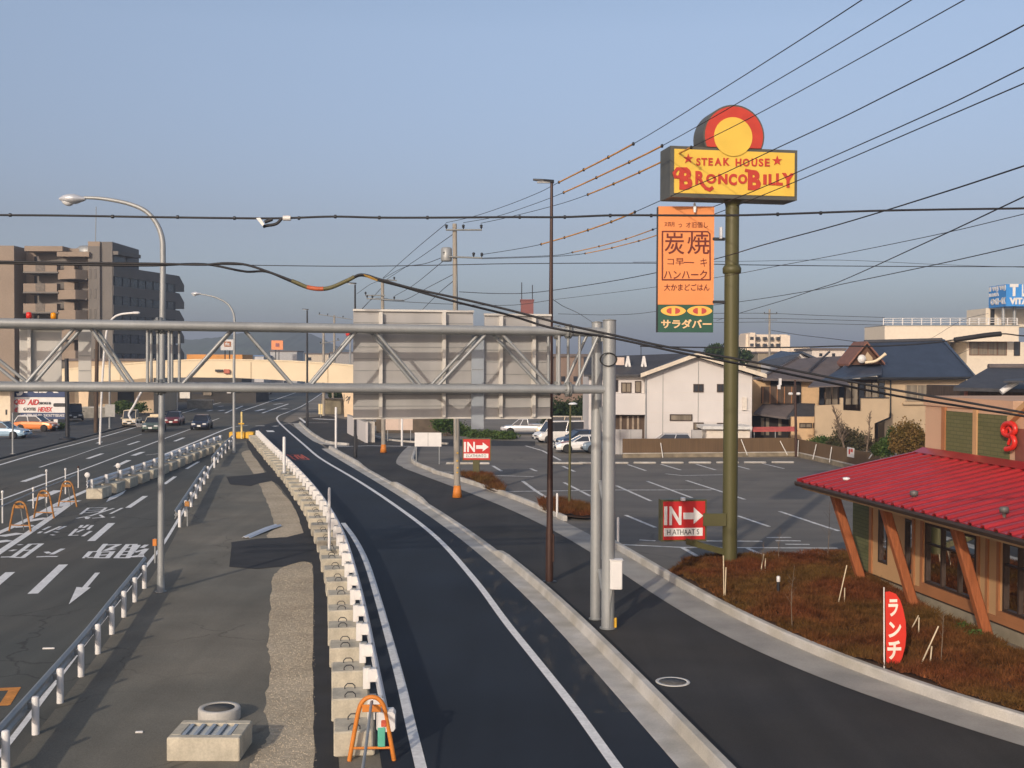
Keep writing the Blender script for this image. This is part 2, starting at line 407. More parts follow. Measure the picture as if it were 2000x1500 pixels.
m_lens = mat('lamp lens', (.75, .77, .78), .15, var=.05)
m_tyre = mat('tyre', (.025, .025, .026), .8, var=.1)
m_hub = mat('wheel hub', (.55, .55, .56), .35, .5, var=.08)
m_plate = mat('number plate white', (.75, .75, .72), .5, var=.05)
m_bark = mat('bark', (.16, .12, .085), .9, var=.3, scale=6)
m_leafg = leafmat('evergreen leaf', (.035, .075, .018), (.075, .11, .025))
m_leafo = leafmat('bronze leaf', (.11, .075, .018), (.17, .10, .03))
m_leafd = leafmat('dark hedge leaf', (.015, .035, .012), (.04, .065, .02))
# ---------------- ground and roads ----------------
mb = MB(); mb.poly([(-2600, -60), (2600, -60), (2600, 3200), (-2600, 3200)], z=-.02); struct(mb.build('ground', m_ground))
def sheet(name, px, z, m, h=0.0):
    return MB().poly(g2(px), z=z).build(name, m)
struct(sheet('road', [(-700, 1105), (-250, 970), (0, 901), (240, 838), (355, 803), (450, 777), (500, 763), (560, 749), (610, 741), (690, 744), (640, 768), (620, 774), (590, 797), (560, 815), (548, 828), (560, 850), (640, 905), (760, 1000), (900, 1180), (1000, 1560), (-700, 1600)], .004, m_road))
# pavement on the far left
mb = MB(); P = smooth(g2([(-250, 966), (0, 897), (240, 835), (355, 801), (450, 776), (500, 762), (560, 748)]), 3)
Q = offset(P, -6.0)
vs = []
for a, b in zip(P, Q): vs += [(a.x, a.y, .1), (b.x, b.y, .1)]
mb.add(vs, [(2*i, 2*i+2, 2*i+3, 2*i+1) for i in range(len(P)-1)])
vs = []
for a in P: vs += [(a.x, a.y, .1), (a.x, a.y, -.01)]
mb.add(vs, [(2*i, 2*i+1, 2*i+3, 2*i+2) for i in range(len(P)-1)])
struct(mb.build('pavement', mat('left pavement asphalt', (.062, .066, .067), .9, var=.2, scale=.3, fine=.2, fscale=40)))
GR = [(-150, 1712), (45, 1466), (100, 1396), (177, 1297), (231, 1221), (300, 1122), (362, 1010), (425, 905), (458, 866)]
BARL = [(655, 1483), (650, 1380), (643, 1250), (633, 1150), (622, 1085), (603, 1030), (580, 985), (553, 945), (530, 915), (505, 885), (484, 858)]
barl = smooth(g2([(657, 1540)] + BARL), 5)
barr = offset(barl, .78)
med = smooth(g2([(20, 1500)] + GR[1:]), 3)
pts = [(p.x, p.y) for p in [Vector(G(-80, 1640))] + med] + [(p.x, p.y) for p in reversed(barr)]
struct(MB().poly([Vector((a, b, 0)) for a, b in pts], z=.008).build('median_strip', m_median))
def wobble(pts, amt, n=8, seed=3, sharp=False):
    r = random.Random(seed); P = smooth(pts, n) if not sharp else [a.lerp(b, k/n) for a, b in zip(pts, pts[1:]) for k in range(n)] + [pts[-1]]
    return [p + Vector((r.uniform(-amt, amt), r.uniform(-amt, amt), 0)) for p in P]
def gravel(px, seed):
    P = wobble(g2(px + [px[0]]), .035, 8, seed)[:-1]
    xs = [p.x for p in P]; ys = [p.y for p in P]
    mb = MB().poly(P, z=.012)
    r = np.random.default_rng(seed); n = 9000
    x = r.uniform(min(xs)-.1, max(xs)+.1, n*3); y = min(ys) + (max(ys)-min(ys))*r.random(n*3)**1.2; k = inpoly(P, x, y); x, y = x[k][:n], y[k][:n]; m = len(x)
    s = .010 + .016*r.random(m)**2; V = []; Fc = []
    a = r.uniform(0, 6.28, m)
    for i in range(m):
        c, d = math.cos(a[i])*s[i], math.sin(a[i])*s[i]; b = len(V)
        V += [(x[i]-c, y[i]-d, .012), (x[i]+d, y[i]-c, .012), (x[i]+c, y[i]+d, .012), (x[i]-d, y[i]+c, .012), (x[i]+c*.2, y[i]+d*.2, .012+s[i]*.55)]
        Fc += [(b, b+1, b+4), (b+1, b+2, b+4), (b+2, b+3, b+4), (b+3, b, b+4)]
    mb.add(V, Fc); return mb
o = gravel([(618, 1560), (615, 1400), (613, 1300), (611, 1112), (600, 1098), (572, 1100), (548, 1112), (533, 1130), (528, 1200), (522, 1260), (527, 1300), (517, 1390), (524, 1440), (500, 1475), (486, 1560)], 4).build('gravel_bed', m_gravel)
tag(o, 'tan crushed gravel strip beside the nearest concrete blocks', 'gravel', kind='stuff')
o = gravel([(593, 1043), (575, 992), (545, 955), (520, 926), (494, 890), (482, 880), (476, 895), (499, 930), (512, 960), (525, 990), (535, 1030), (522, 1052), (560, 1050)], 5).build('gravel_bed', m_gravel)
tag(o, 'tan crushed gravel strip between the two dark asphalt patches', 'gravel', kind='stuff')
pl = wobble(g2([(614, 1560), (613, 1400), (611, 1300), (611, 1110), (594, 1043), (573, 988), (545, 950), (512, 912), (486, 876), (481, 862)]), .02, 6, 9)
mb = MB().poly(pl + list(reversed(offset(barl, .05))), z=.016)
mb.poly(wobble(g2([(452, 1060), (500, 1053), (560, 1050), (600, 1040), (626, 1085), (612, 1100), (590, 1097), (556, 1107), (500, 1112), (449, 1108), (452, 1060)]), .02, 5, 8, True)[:-1], z=.020)
mb.poly(wobble(g2([(442, 932), (490, 928), (520, 923), (535, 918), (548, 950), (530, 940), (505, 945), (490, 950), (450, 947), (442, 932)]), .02, 5, 8, True)[:-1], z=.024)
struct(mb.build('asphalt_patch', m_patch))
# new bus lane
K1 = [(1480, 1540), (1440, 1500), (1300, 1362), (1200, 1262), (1100, 1172), (1010, 1097), (1000, 1082), (900, 1020), (846, 980), (800, 953), (783, 947), (714, 910), (680, 887), (646, 871)]
k1 = fitted(K1, 5, 70, .22)
# outer face of the kerb on the lane side and gutter edge
K1G = offset(k1, -.78)
lane_r = K1G
pts = list(barr) + smooth(g2([(487, 842), (492, 836), (548, 822)]), 3) + list(reversed(lane_r + smooth(g2([(634, 874), (600, 852), (580, 838), (562, 826)]), 3)))
struct(MB().poly(pts, z=.012).build('bus_lane', m_new))
# side street and sidewalk
KIN = [(2300, 1548), (2000, 1465), (1844, 1409), (1661, 1341), (1527, 1290), (1400, 1238), (1280, 1167), (1207, 1117), (1153, 1078), (1066, 1025), (970, 985), (919, 964), (850, 940), (790, 914), (774, 905), (782, 887), (797, 872)]
kin = fitted(KIN[:14], 5, 60) + smooth(g2(KIN[13:]), 5)[1:]
pts = kin + g2([(850, 872), (1045, 871), (1045, 862), (880, 858), (740, 856), (690, 822), (640, 812), (600, 815), (566, 826), (585, 836), (636, 872)]) + list(reversed(k1)) + g2([(1480, 1560), (2300, 1650)])
struct(MB().poly(pts, z=.008).build('sidewalk', m_walk))
# car park
KTOP = [(2300, 1506), (2000, 1431), (1760, 1338), (1610, 1278), (1469, 1236), (1390, 1190), (1317, 1137), (1250, 1107), (1205, 1072), (1152, 1042), (1100, 1018), (1066, 1003), (979, 967), (898, 942), (850, 925), (806, 906), (806, 890), (812, 872)]
ktop = fitted(KTOP[:15], 5, 60) + smooth(g2(KTOP[14:]), 5)[1:]
pts = list(reversed(ktop[20:])) + g2([(1300, 1160), (1500, 1260), (1760, 1300), (1900, 1000), (1800, 960), (1680, 921), (1557, 893), (1215, 895), (1090, 893), (1045, 868), (820, 868)])
struct(MB().poly([g for g in g2([(806, 906), (812, 869), (1045, 866), (1090, 893), (1215, 896), (1557, 894), (1690, 922), (1900, 985), (2100, 1150), (1760, 1300), (1500, 1240), (1317, 1137), (1205, 1072), (1100, 1018), (979, 967), (898, 942)])], z=.004).build('car_park', m_lot))
# ---------------- kerbs ----------------
def kerb_z(P, lows):
    zs = []
    for p in P:
        k = 1.0
        for a, b in lows:
            ya, yb = G(*a).y, G(*b).y
            d = min(p.y-ya, yb-p.y)
            if d > -.5: k = min(k, 1 - min(1, (d+.5)/1.0)*.72)
        zs.append(k)
    return zs
mb = MB(); seg = k1
zs = kerb_z(seg, [((1005, 1090), (800, 950)), ((783, 947), (714, 911))][:0] + [((783, 947), (716, 912)), ((1000, 1084), (846, 981))])
mb.sweep(seg, [(0, -.02), (0, .20), (-.03, .24), (-.17, .24), (-.20, .21), (-.25, .02), (-.74, .018), (-.78, .014), (-.78, -.02)], zs)
o = struct(mb.build('kerb', m_conc), 'pale concrete kerb and gutter between the new lane and the sidewalk')
mb = MB(); far = smooth(g2([(682, 870), (645, 866), (622, 855), (605, 843), (588, 827)]), 5)
mb.sweep(far, [(0, -.02), (0, .17), (-.03, .2), (-.2, .2), (-.24, .02), (-.9, .018), (-.9, -.02)])
mb.sweep(smooth(g2([(876, 868), (800, 864), (745, 857), (716, 842), (690, 826)]), 5), [(0, -.02), (0, .15), (-.2, .15), (-.22, -.02)])
struct(mb.build('kerb', m_conc), 'kerb of the traffic island at the side street mouth')
mb = MB()
mb.poly(kin + list(reversed(ktop)), z=.016)
struct(mb.build('gutter', m_conc2))
mb = MB(); kk = list(reversed(ktop))
i0 = next(i for i, p in enumerate(kk) if p.y < G(1100, 1018).y); i1 = next(i for i, p in enumerate(kk) if p.y < G(1180, 1056).y)
prof = [(.0, -.02), (.0, .2), (-.03, .235), (-.17, .235), (-.19, .215), (-.19, -.02)]
mb.sweep(kk[:i0], [(o_, z) for o_, z in prof]); mb.sweep(kk[i1:], [(o_, z*1.05) for o_, z in prof])
struct(mb.build('kerb', m_conc), 'pale concrete kerb along the planted bed and car park')
# ---------------- painted lines ----------------
def paint(mb, px, w, z=.010, sm=False, closed=False):
    P = g2(px + ([px[0]] if closed else []))
    if sm: P = smooth(P, 6)
    if len(P) == 2 or sm: return mb.ribbon(P, w, z)
    for i in range(len(P)-1):
        d = (P[i+1]-P[i]).normalized()*w*.4; mb.ribbon([P[i]-d, P[i+1]+d], w, z+.0004*i)
    return mb
mb = MB()
paint(mb, [(-200, 966), (0, 908), (75, 886), (150, 867), (240, 842), (355, 807), (450, 781), (520, 763)], .22, sm=True)
paint(mb, [(0, 977), (200, 903), (310, 861), (370, 839), (428, 817)], .16, sm=True)
paint(mb, [(77, 913), (127, 897)], .16); paint(mb, [(127, 897), (200, 872), (229, 864), (277, 848)], .09, sm=True)
for a, b, w in [((250, 869), (272, 862), .25), ((260, 890), (279, 883), .4), ((285, 889), (312, 886), .12), ((226, 911), (252, 899), .35), ((341, 862), (359, 855), .3), ((45, 941), (88, 926), .35), ((62, 979), (114, 958), .5), ((171, 896), (200, 886), .3), ((190, 866), (198, 863), .3), ((405, 803), (414, 801), .4), ((427, 794), (436, 793), .4), ((427, 803), (437, 801), .5), ((440, 807), (455, 800), .3), ((460, 799), (474, 793), .3), ((500, 803), (516, 799), .6), ((535, 790), (552, 788), .5), ((550, 799), (560, 798), .6),
                ((178, 1057), (218, 1022), .3), ((250, 992), (284, 969), .26), ((321, 946), (342, 931), .22), ((364, 916), (388, 902), .2), ((64, 1160), (124, 1103), .3), ((-30, 1160), (20, 1118), .3)]:
    paint(mb, [a, b], w)
paint(mb, [(472, 803), (560, 773), (580, 766)], .25, sm=True); paint(mb, [(512, 807), (563, 789)], .3)
paint(mb, [(313, 891), (375, 866), (455, 834), (484, 831)], .25, sm=True)
paint(mb, [(-160, 1655), (0, 1473), (90, 1357), (180, 1238), (300, 1088), (322, 1058), (362, 992), (425, 893), (462, 850)], .12, sm=True)
# hatched island by the orange trestles
paint(mb, [(-60, 1064), (0, 1040), (60, 1012), (115, 983), (172, 957)], .3, sm=True); paint(mb, [(-60, 1118), (0, 1078), (50, 1045), (95, 1014), (137, 984)], .3, sm=True)
for a, b in [((2, 1048), (40, 1042)), ((28, 1030), (66, 1027)), ((50, 1019), (92, 1012)), ((90, 1002), (118, 992)), ((110, 990), (150, 978)), ((-10, 1060), (20, 1056))]: paint(mb, [a, b], .5, z=.014)
def zp(L, s=6.25, ox=0, oy=960): return [(ox+x/s, oy+y/s) for x, y in L]
mb.poly(g2(zp([(1160, 995), (1220, 993), (1068, 1172), (1108, 1175), (838, 1382), (935, 1168), (1002, 1175)])), z=.010)
mb.poly(g2([(207, 981), (214, 971), (226, 967), (247, 957), (240, 965), (228, 972)]), z=.010)
for L in [[(525, 470), (610, 430)], [(545, 512), (740, 428)], [(700, 470), (800, 425)], [(470, 512), (505, 490)], [(655, 492), (712, 500)], [(620, 528), (662, 536)],
          [(935, 460), (850, 540), (940, 536)], [(935, 500), (1020, 465)], [(970, 445), (1005, 412)], [(1015, 447), (1080, 408)], [(1070, 467), (1130, 413)], [(1010, 548), (1112, 485)],
          [(985, 278), (1080, 203), (1295, 200), (1215, 262)], [(1000, 265), (1240, 245)], [(1060, 232), (1290, 225)], [(940, 328), (1100, 300), (1385, 208)], [(1045, 312), (1062, 335), (1085, 318)], [(1140, 327), (1265, 318), (1222, 288)], [(1345, 274), (1492, 203)], [(1362, 322), (1395, 312)]]:
    paint(mb, zp(L), .13)
for L in [[(370, 645), (505, 642), (275, 810), (150, 805), (370, 645)], [(275, 722), (400, 716)], [(215, 656), (272, 648)], [(125, 730), (188, 712)], [(10, 803), (130, 800)], [(562, 738), (602, 757)], [(472, 800), (570, 796), (680, 796)], [(630, 770), (770, 700)],
          [(1035, 812), (1105, 738), (1205, 735), (1285, 645)], [(1035, 812), (1140, 806)], [(1310, 655), (1455, 650), (1290, 722), (1385, 705)], [(1215, 743), (1375, 738), (1310, 812), (1172, 812), (1215, 743)], [(1212, 780), (1335, 774)],
          [(1560, 650), (1650, 648), (1560, 812), (1418, 812), (1560, 650)], [(1525, 692), (1625, 686)], [(1490, 737), (1590, 731)], [(1450, 777), (1570, 771)], [(1690, 655), (1590, 770)], [(1730, 690), (1790, 652)], [(1655, 742), (1785, 705), (1715, 778)], [(1608, 797), (1725, 778), (1728, 798), (1620, 800)]]:
    paint(mb, zp(L), .18)
struct(mb.build('road_marking', m_paint))
mb = MB(); paint(mb, [(-60, 1350), (29, 1346), (10, 1376), (-60, 1378)], .22); struct(mb.build('road_marking', m_orangep))
mb = MB()
paint(mb, [(1240, 1545), (1205, 1500), (1120, 1382), (1050, 1293), (990, 1218), (930, 1137), (852, 1050), (775, 990), (700, 940), (625, 895), (595, 870), (555, 835), (541, 819), (545, 812), (560, 806), (590, 793), (620, 774), (633, 765)], .2, z=.018, sm=True)
paint(mb, [(832, 1545), (822, 1500), (804, 1425), (783, 1335), (759, 1245), (738, 1170), (714, 1095), (692, 1052), (670, 1022)], .2, z=.018, sm=True)
for a, b, w in [((499, 832), (517, 832), .5), ((526, 841), (530, 844), .7), ((534, 833), (542, 832), .5)]: paint(mb, [a, b], w, z=.018)
paint(mb, [(545, 829), (600, 826), (640, 826)], .25, z=.018); paint(mb, [(585, 816), (597, 826)], .3, z=.018); paint(mb, [(612, 818), (655, 820)], .9, z=.018); paint(mb, [(650, 873), (720, 871), (800, 872)], .3, z=.018)
for L in [[(500, 1), (1, 1)]]: pass
struct(mb.build('lane_line', m_paint))
# dust swept against the gutter of the new lane
md = mat('road dust', (.16, .15, .13), .95, var=.2, scale=2)
_t = md.node_tree; _b = _t.nodes['Principled BSDF']; _n = _t.nodes.new('ShaderNodeTexNoise'); _n.inputs['Scale'].default_value = 1.6; _n.inputs['Detail'].default_value = 8
_g = _t.nodes.new('ShaderNodeNewGeometry'); _m = _t.nodes.new('ShaderNodeMapping'); _m.inputs['Scale'].default_value = (1.8, .35, 1); _t.links.new(_g.outputs['Position'], _m.inputs[0]); _t.links.new(_m.outputs[0], _n.inputs['Vector'])
_r = _t.nodes.new('ShaderNodeMapRange'); _r.inputs['From Min'].default_value = .5; _r.inputs['From Max'].default_value = .75; _r.inputs['To Max'].default_value = .55; _t.links.new(_n.outputs['Fac'], _r.inputs['Value']); _t.links.new(_r.outputs[0], _b.inputs['Alpha'])
seg_ = [p for p in k1 if 23 < p.y < 46]; mb = MB().poly(offset(seg_, -.80) + list(reversed(offset(seg_, -1.75))), z=.0165); struct(mb.build('road_dust', md))
mb = MB()
paint(mb, [(560, 888), (588, 888), (604, 898), (578, 899), (560, 888)], .12, z=.018)
for L in [[(566, 890), (573, 897)], [(570, 893), (577, 892)], [(575, 889), (583, 897)], [(580, 889), (590, 896)], [(583, 893), (589, 892)], [(588, 890), (594, 896)], [(590, 897), (603, 898)]]: paint(mb, L, .16, z=.020)
struct(mb.build('road_marking', m_redp))
def z6(L): return [(1100+x/4, 900+y/4) for x, y in L]
def z3(L): return [(850+x*.3, 700+y*.3) for x, y in L]
mb = MB()
for L in [[(415, 195), (685, 315)], [(655, 160), (1005, 290)], [(965, 155), (1245, 245), (1415, 302)], [(485, 425), (720, 522)], [(595, 620), (720, 627)], [(1120, 628), (1555, 630)], [(440, 655), (930, 678), (2130, 684)], [(930, 680), (1140, 798)], [(1440, 685), (1690, 798)], [(1360, 430), (1610, 515)], [(1590, 601), (1780, 600)], [(1660, 626), (1855, 627)], [(1735, 653), (1925, 655)], [(1695, 398), (2000, 500), (2150, 548)], [(5, 170), (215, 278)], [(805, 103), (930, 116), (1245, 110)], [(505, 30), (645, 78)], [(765, 28), (918, 73)], [(1040, 28), (1190, 72)], [(1360, 42), (1455, 67)], [(1550, 20), (1725, 62)]]:
    paint(mb, z6(L), .18)
for L in [[(65, 690), (355, 690)], [(0, 738), (115, 742)], [(165, 748), (360, 762), (635, 771)], [(375, 700), (432, 735)], [(620, 718), (660, 735)], [(570, 800), (650, 860), (775, 940)], [(590, 570), (700, 602), (815, 664)], [(830, 702), (908, 738)], [(435, 868), (1180, 858), (1790, 857)]]:
    paint(mb, z3(L), .2)
struct(mb.build('parking_line', m_worn))
m_rusto = mat('rusty orange', (.36, .165, .045), .7, var=.25, scale=5)
# ---------------- concrete block barriers ----------------
def ang(u): return math.atan2(u.y, u.x)
def block_proto(name, L, w, h, hooks=True):
    t = thing(name, 'x', 'concrete block')
    MB().bbox((0, 0, h/2), (L, w, h), .025).build('concrete_body', m_block, t)
    if hooks:
        for x in (-L*.36, L*.36):
            MB().tube([(x, -.10-.0, h-.03), (x+.01, -.10, h+.05), (x, -.05, h+.10), (x, .05, h+.10), (x-.01, .10, h+.05), (x, .10, h-.03)], .012, 6).build('lifting_hook', m_dark, t)
    return t
ctr = offset(barl, .36); Lc = length(ctr); d0 = length(ctr[:6]) + .45
bp = block_proto('concrete_block', .82, .72, .45)
bpf = block_proto('concrete_block', .82, .72, .45, False)
n = 0; d = d0; rnd = random.Random(4)
while d < Lc - .5:
    p, u = walk(ctr, d); n += 1
    far = p.y > 58
    lab = 'nearest pale concrete block of the barrier, behind the orange trestle' if n == 1 else ('pale concrete block with two rebar hooks in the barrier beside the bus lane' if not far else 'small distant concrete block at the far end of the bus lane barrier')
    o = (bpf if far else bp)
    jit = rnd.uniform(-.045, .045)
    nv = Vector((u.y, -u.x, 0))
    if n == 1 or (far and not bpf.get('used')):
        o.location = p + nv*jit + Vector((0, 0, .012)); o.rotation_euler = (0, 0, ang(u)+jit*.5); o['label'] = lab; o['group'] = 'concrete blocks along the bus lane'
        if far: bpf['used'] = 1
    else: dup(o, p + nv*jit + Vector((0, 0, .012)), ang(u)+jit*.5, lab, 'concrete blocks along the bus lane')
    d += 2.0
if 'used' in bpf: del bpf['used']
# guard rail carried on the blocks
gt = thing('guardrail', 'long white guardrail bolted to the concrete blocks beside the bus lane', 'guardrail', tuple(walk(ctr, d0)[0]))
rail = [p for p in offset(barl, .88)]
rl = []; dd = d0 - .55
while dd < Lc - .3: rl.append(walk(rail, dd)[0]); dd += .8
WB = [(-.03, .50), (.0, .50), (.05, .56), (.05, .62), (.0, .67), (.05, .73), (.05, .80), (.0, .86), (-.03, .86), (-.01, .80), (.01, .73), (-.03, .67), (.01, .62), (.01, .56)]
MB().sweep(rl, WB).build('beam', m_whiteb, gt)
p, u = walk(rail, d0-.5); r = Vector((u.y, -u.x, 0))
mb = MB(); mb.loft([[p + r*(a*s_+.0) - u*b + Vector((0, 0, .69+c*s_)) for a, c in ((-.13, -.2), (.13, -.2), (.17, -.15), (.17, .15), (.13, .2), (-.13, .2), (-.17, .15), (-.17, -.15))] for b, s_ in ((0, 1), (.10, 1), (.2, .85))]); mb.build('end_cap', m_white, gt)
dd = d0 + .3; k = 0
while dd < Lc - .5:
    p, u = walk(ctr, dd); r = Vector((u.y, -u.x, 0)); a = ang(u); k += 1
    if k > 46: break
    mb = MB(); c = p + r*.30 + Vector((0, 0, .66)); mb.bbox(c, (.16, .14, .42), .01, a)
    c = p + r*.42 - u*.02 + Vector((0, 0, .73)); mb.bbox(c, (.2, .22, .26), .012, a)
    o = mb.build('post', m_white, gt)
    if p.y < 60:
        mb = MB(); mb.box(p + r*.33 + Vector((0, 0, .885)), (.10, .12, .03), a); mb.build('bracket', m_galvd, o)
    dd += 2.0
# left barrier
bl = smooth(g2([(198, 976), (308, 933), (390, 897), (455, 870)]), 6); ctl = offset(bl, -.42); Ll = length(ctl)
lp = block_proto('concrete_block', 1.55, .8, .52, False); d = 1.0; n = 0
while d < Ll - 1.0:
    p, u = walk(ctl, d); n += 1
    lab = 'first and largest looking concrete block of the left barrier with a sunlit end' if n == 1 else 'long concrete block in the left barrier below the white railing'
    if n == 1: lp.location = p + Vector((0, 0, .004)); lp.rotation_euler = (0, 0, ang(u)); lp['label'] = lab; lp['group'] = 'concrete blocks of the left barrier'
    else: dup(lp, p + Vector((0, 0, .004)), ang(u) + rnd.uniform(-.01, .01), lab, 'concrete blocks of the left barrier')
    d += 2.45
lt = thing('guardrail', 'white guardrail with short posts on top of the left concrete barrier', 'guardrail', tuple(walk(ctl, 0)[0]))
lr = []; dd = .2
lrail = offset(ctl, -.36)
while dd < Ll - .2: lr.append(walk(lrail, dd)[0]); dd += 1.2
MB().sweep(lr, [(o_, z+.05) for o_, z in WB]).build('beam', m_whiteb, lt)
dd = .6
while dd < Ll - .6:
    p, u = walk(lrail, dd); a = ang(u); r = Vector((u.y, -u.x, 0))
    mb = MB(); mb.bbox(p + r*.14 + Vector((0, 0, .74)), (.28, .15, .46), .012, a); mb.build('post', m_white, lt); dd += 2.45
for q, lab in ((.3, 'round white reflector nearest the start of the left barrier'), (5.5, 'round white reflector on the left barrier between white posts')):
    p, u = walk(lrail, q); p = p + Vector((0, 0, .004))
    t = thing('reflector', lab, 'reflector', tuple(p))
    MB().tube([p + Vector((0, 0, .85)), p + Vector((0, 0, 1.12))], .04).build('stem', m_galv, t)
    MB().lathe([(.02, -.04), (.13, -.04), (.14, 0), (.13, .04), (.02, .04)], p + Vector((0, 0, 1.2)), 16, 'Y').build('disc', m_white, t)
# yellow crash cushion and post at the tip
p = G(474, 857); t = thing('crash_cushion', 'yellow crash cushion closing the tip where both barriers meet', 'barrier', tuple(p))
for i, (x0, x1) in enumerate(((447, 459), (461, 477), (479, 495))):
    a, b = G(x0, 857), G(x1, 857); mb = MB(); mb.bbox((a+b)/2 + Vector((0, .4, .3)), ((b-a).length, .8, .6), .06); mb.build('segment', m_yellow, t)
t = thing('marker_post', 'pale yellow marker post standing in the yellow crash cushion', 'post', tuple(G(472, 857)))
c = G(472, 857); MB().tube([c, c + Vector((0, 0, 2.4))], .09).build('post', mat('pale yellow paint', (.70, .55, .22), .5), t); mb = MB(); mb.bbox(c + Vector((0, -.1, 1.35)), (.5, .1, .12), .02); mb.build('cross_plate', m_yellow, t)
# ---------------- roadside guardrails on the left ----------------
gpath = smooth(g2(GR), 6)
def guard(label, y0, y1, step, name_posts='post'):
    P = []; d = 0; L = length(gpath)
    while d < L:
        q, u = walk(gpath, d)
        if y0 <= q.y <= y1: P.append((d, q, u))
        d += .25
    t = thing('guardrail', label, 'guardrail', tuple(P[0][1]))
    ra = [offset(gpath, 0)]
    pts = [q - Vector((u.y, -u.x, 0))*.12 for _, q, u in P[::4]] + [P[-1][1] - Vector((P[-1][2].y, -P[-1][2].x, 0))*.12]
    prof = [(-.10, .37), (-.07, .36), (-.02, .42), (-.02, .47), (-.07, .52), (-.02, .58), (-.02, .64), (-.07, .70), (-.10, .70), (-.09, .69), (-.05, .635), (-.05, .585), (-.10, .52), (-.05, .465), (-.05, .42)]
    MB().sweep(pts, prof).build('beam', m_galv, t)
    d = P[0][0]
    while d <= P[-1][0] + .01:
        q, u = walk(gpath, d); mb = MB()
        mb.tube([q + Vector((0, 0, -.02)), q + Vector((0, 0, .695)), q + Vector((0, 0, .71)), q + Vector((0, 0, .72))], [.068, .068, .06, .03], 14)
        o = mb.build('post', m_white, t)
        r = Vector((u.y, -u.x, 0)); MB().box(q - r*.09 + Vector((0, 0, .55)), (.07, .09, .12), ang(u)).build('bracket', m_galvd, o)
        d += step
    return t
guard('long silver guardrail on white posts along the near left road edge', 15.5, 37.0, 2.0)
guard('short white posted guardrail in the middle of the left worksite edge', 48.0, 69.0, 3.4)
guard('distant guardrail piece ending near the second street lamp', 74.5, 97, 4.0)
p = G(303, 1100); t = thing('marker_board', 'small orange marker board at the far end of the nearest guardrail', 'marker', tuple(p))
MB().tube([p, p + Vector((0, 0, .85))], .03).build('stake', m_galv, t); MB().bbox(p + Vector((0, -.04, .72)), (.14, .04, .24), .01).build('board', m_orange, t)
p = G(366, 1028); t = thing('marker_board', 'small orange topped stake at the start of the short guardrail', 'marker', tuple(p))
MB().tube([p, p + Vector((0, 0, .7))], .03).build('stake', m_galv, t); MB().bbox(p + Vector((0, -.04, .95)), (.2, .04, .22), .01).build('board', m_rusto, t)
# ---------------- concrete pit boxes in the foreground ----------------
c = [G(325, 1488), G(468, 1488)]; w = (c[1]-c[0]).length; ctr0 = (c[0]+c[1])/2; Lb = 1.0; hb = .42
t = thing('drain_box', 'square concrete drain box with a steel grating lid', 'drain box', tuple(ctr0))
mb = MB(); x0, x1 = -w/2, w/2; q = ctr0 + Vector((0, Lb/2, 0))
for cx, cy, sx, sy in ((0, -Lb/2+.09, w, .18), (0, Lb/2-.09, w, .18), (-w/2+.10, 0, .20, Lb-.36), (w/2-.10, 0, .20, Lb-.36)):
    mb.bbox(q + Vector((cx, cy, hb/2)), (sx, sy, hb), .018)
mb.build('concrete_rim', m_block, t)
mb = MB(); mb.box(q + Vector((0, 0, hb-.07)), (w-.40, Lb-.36, .02)); mb.build('pit_floor', mat('pit plate', (.16, .175, .18), .7, var=.2, scale=5), t)
o = MB()
for i in range(5): o.box(q + Vector((-(w-.48)/2 + (w-.48)*i/4, 0, hb-.03)), (.065, Lb-.37, .045))
for i in range(13): o.box(q + Vector((0, -(Lb-.52)/2 + (Lb-.52)*i/12, hb-.045)), (w-.41, .012, .02))
o.build('grating', mat('zinc grating', (.38, .42, .45), .45, .3, var=.1), t)
e = G(422, 1412); t = thing('manhole_ring', 'round concrete manhole ring behind the square drain box', 'manhole ring', tuple(e))
e2 = e + Vector((0, .25, 0)); MB().lathe([(.30, 0), (.40, 0), (.405, .02), (.405, .21), (.39, .235), (.31, .235), (.295, .22), (.295, .0)], e2, 40).build('ring', m_conc, t)
MB().lathe([(.01, .19), (.294, .19), (.294, .222), (.01, .222)], e2, 32).build('cover', mat('dark cover plate', (.085, .08, .07), .8, var=.2, scale=6), t)
p = G(508, 1040); t = thing('beam_offcut', 'bent offcut of white guardrail beam lying on the worksite', 'rail offcut', tuple(p))
a, b = G(480, 1052), G(543, 1029); MB().sweep([a + Vector((0, 0, .02)), (a*2+b)/3 + Vector((0, 0, .05)), (a+b*2)/3 + Vector((0, 0, .07)), b + Vector((0, 0, .05))], [(-.17, 0), (-.1, .07), (0, .03), (.1, .07), (.17, 0), (.1, .05), (0, .01), (-.1, .05)]).build('beam', m_whiteb, t)
for i, (x, y) in enumerate(((95, 1268), (272, 1432))):
    p = G(x, y); o = MB().bbox(p + Vector((0, 0, .022)), (.28 if i == 0 else .14, .05, .035), .008, .1).build('debris', m_white)
    tag(o, ['flat white stick lying on the road lane', 'small pale scrap lying on the worksite asphalt'][i], 'debris')
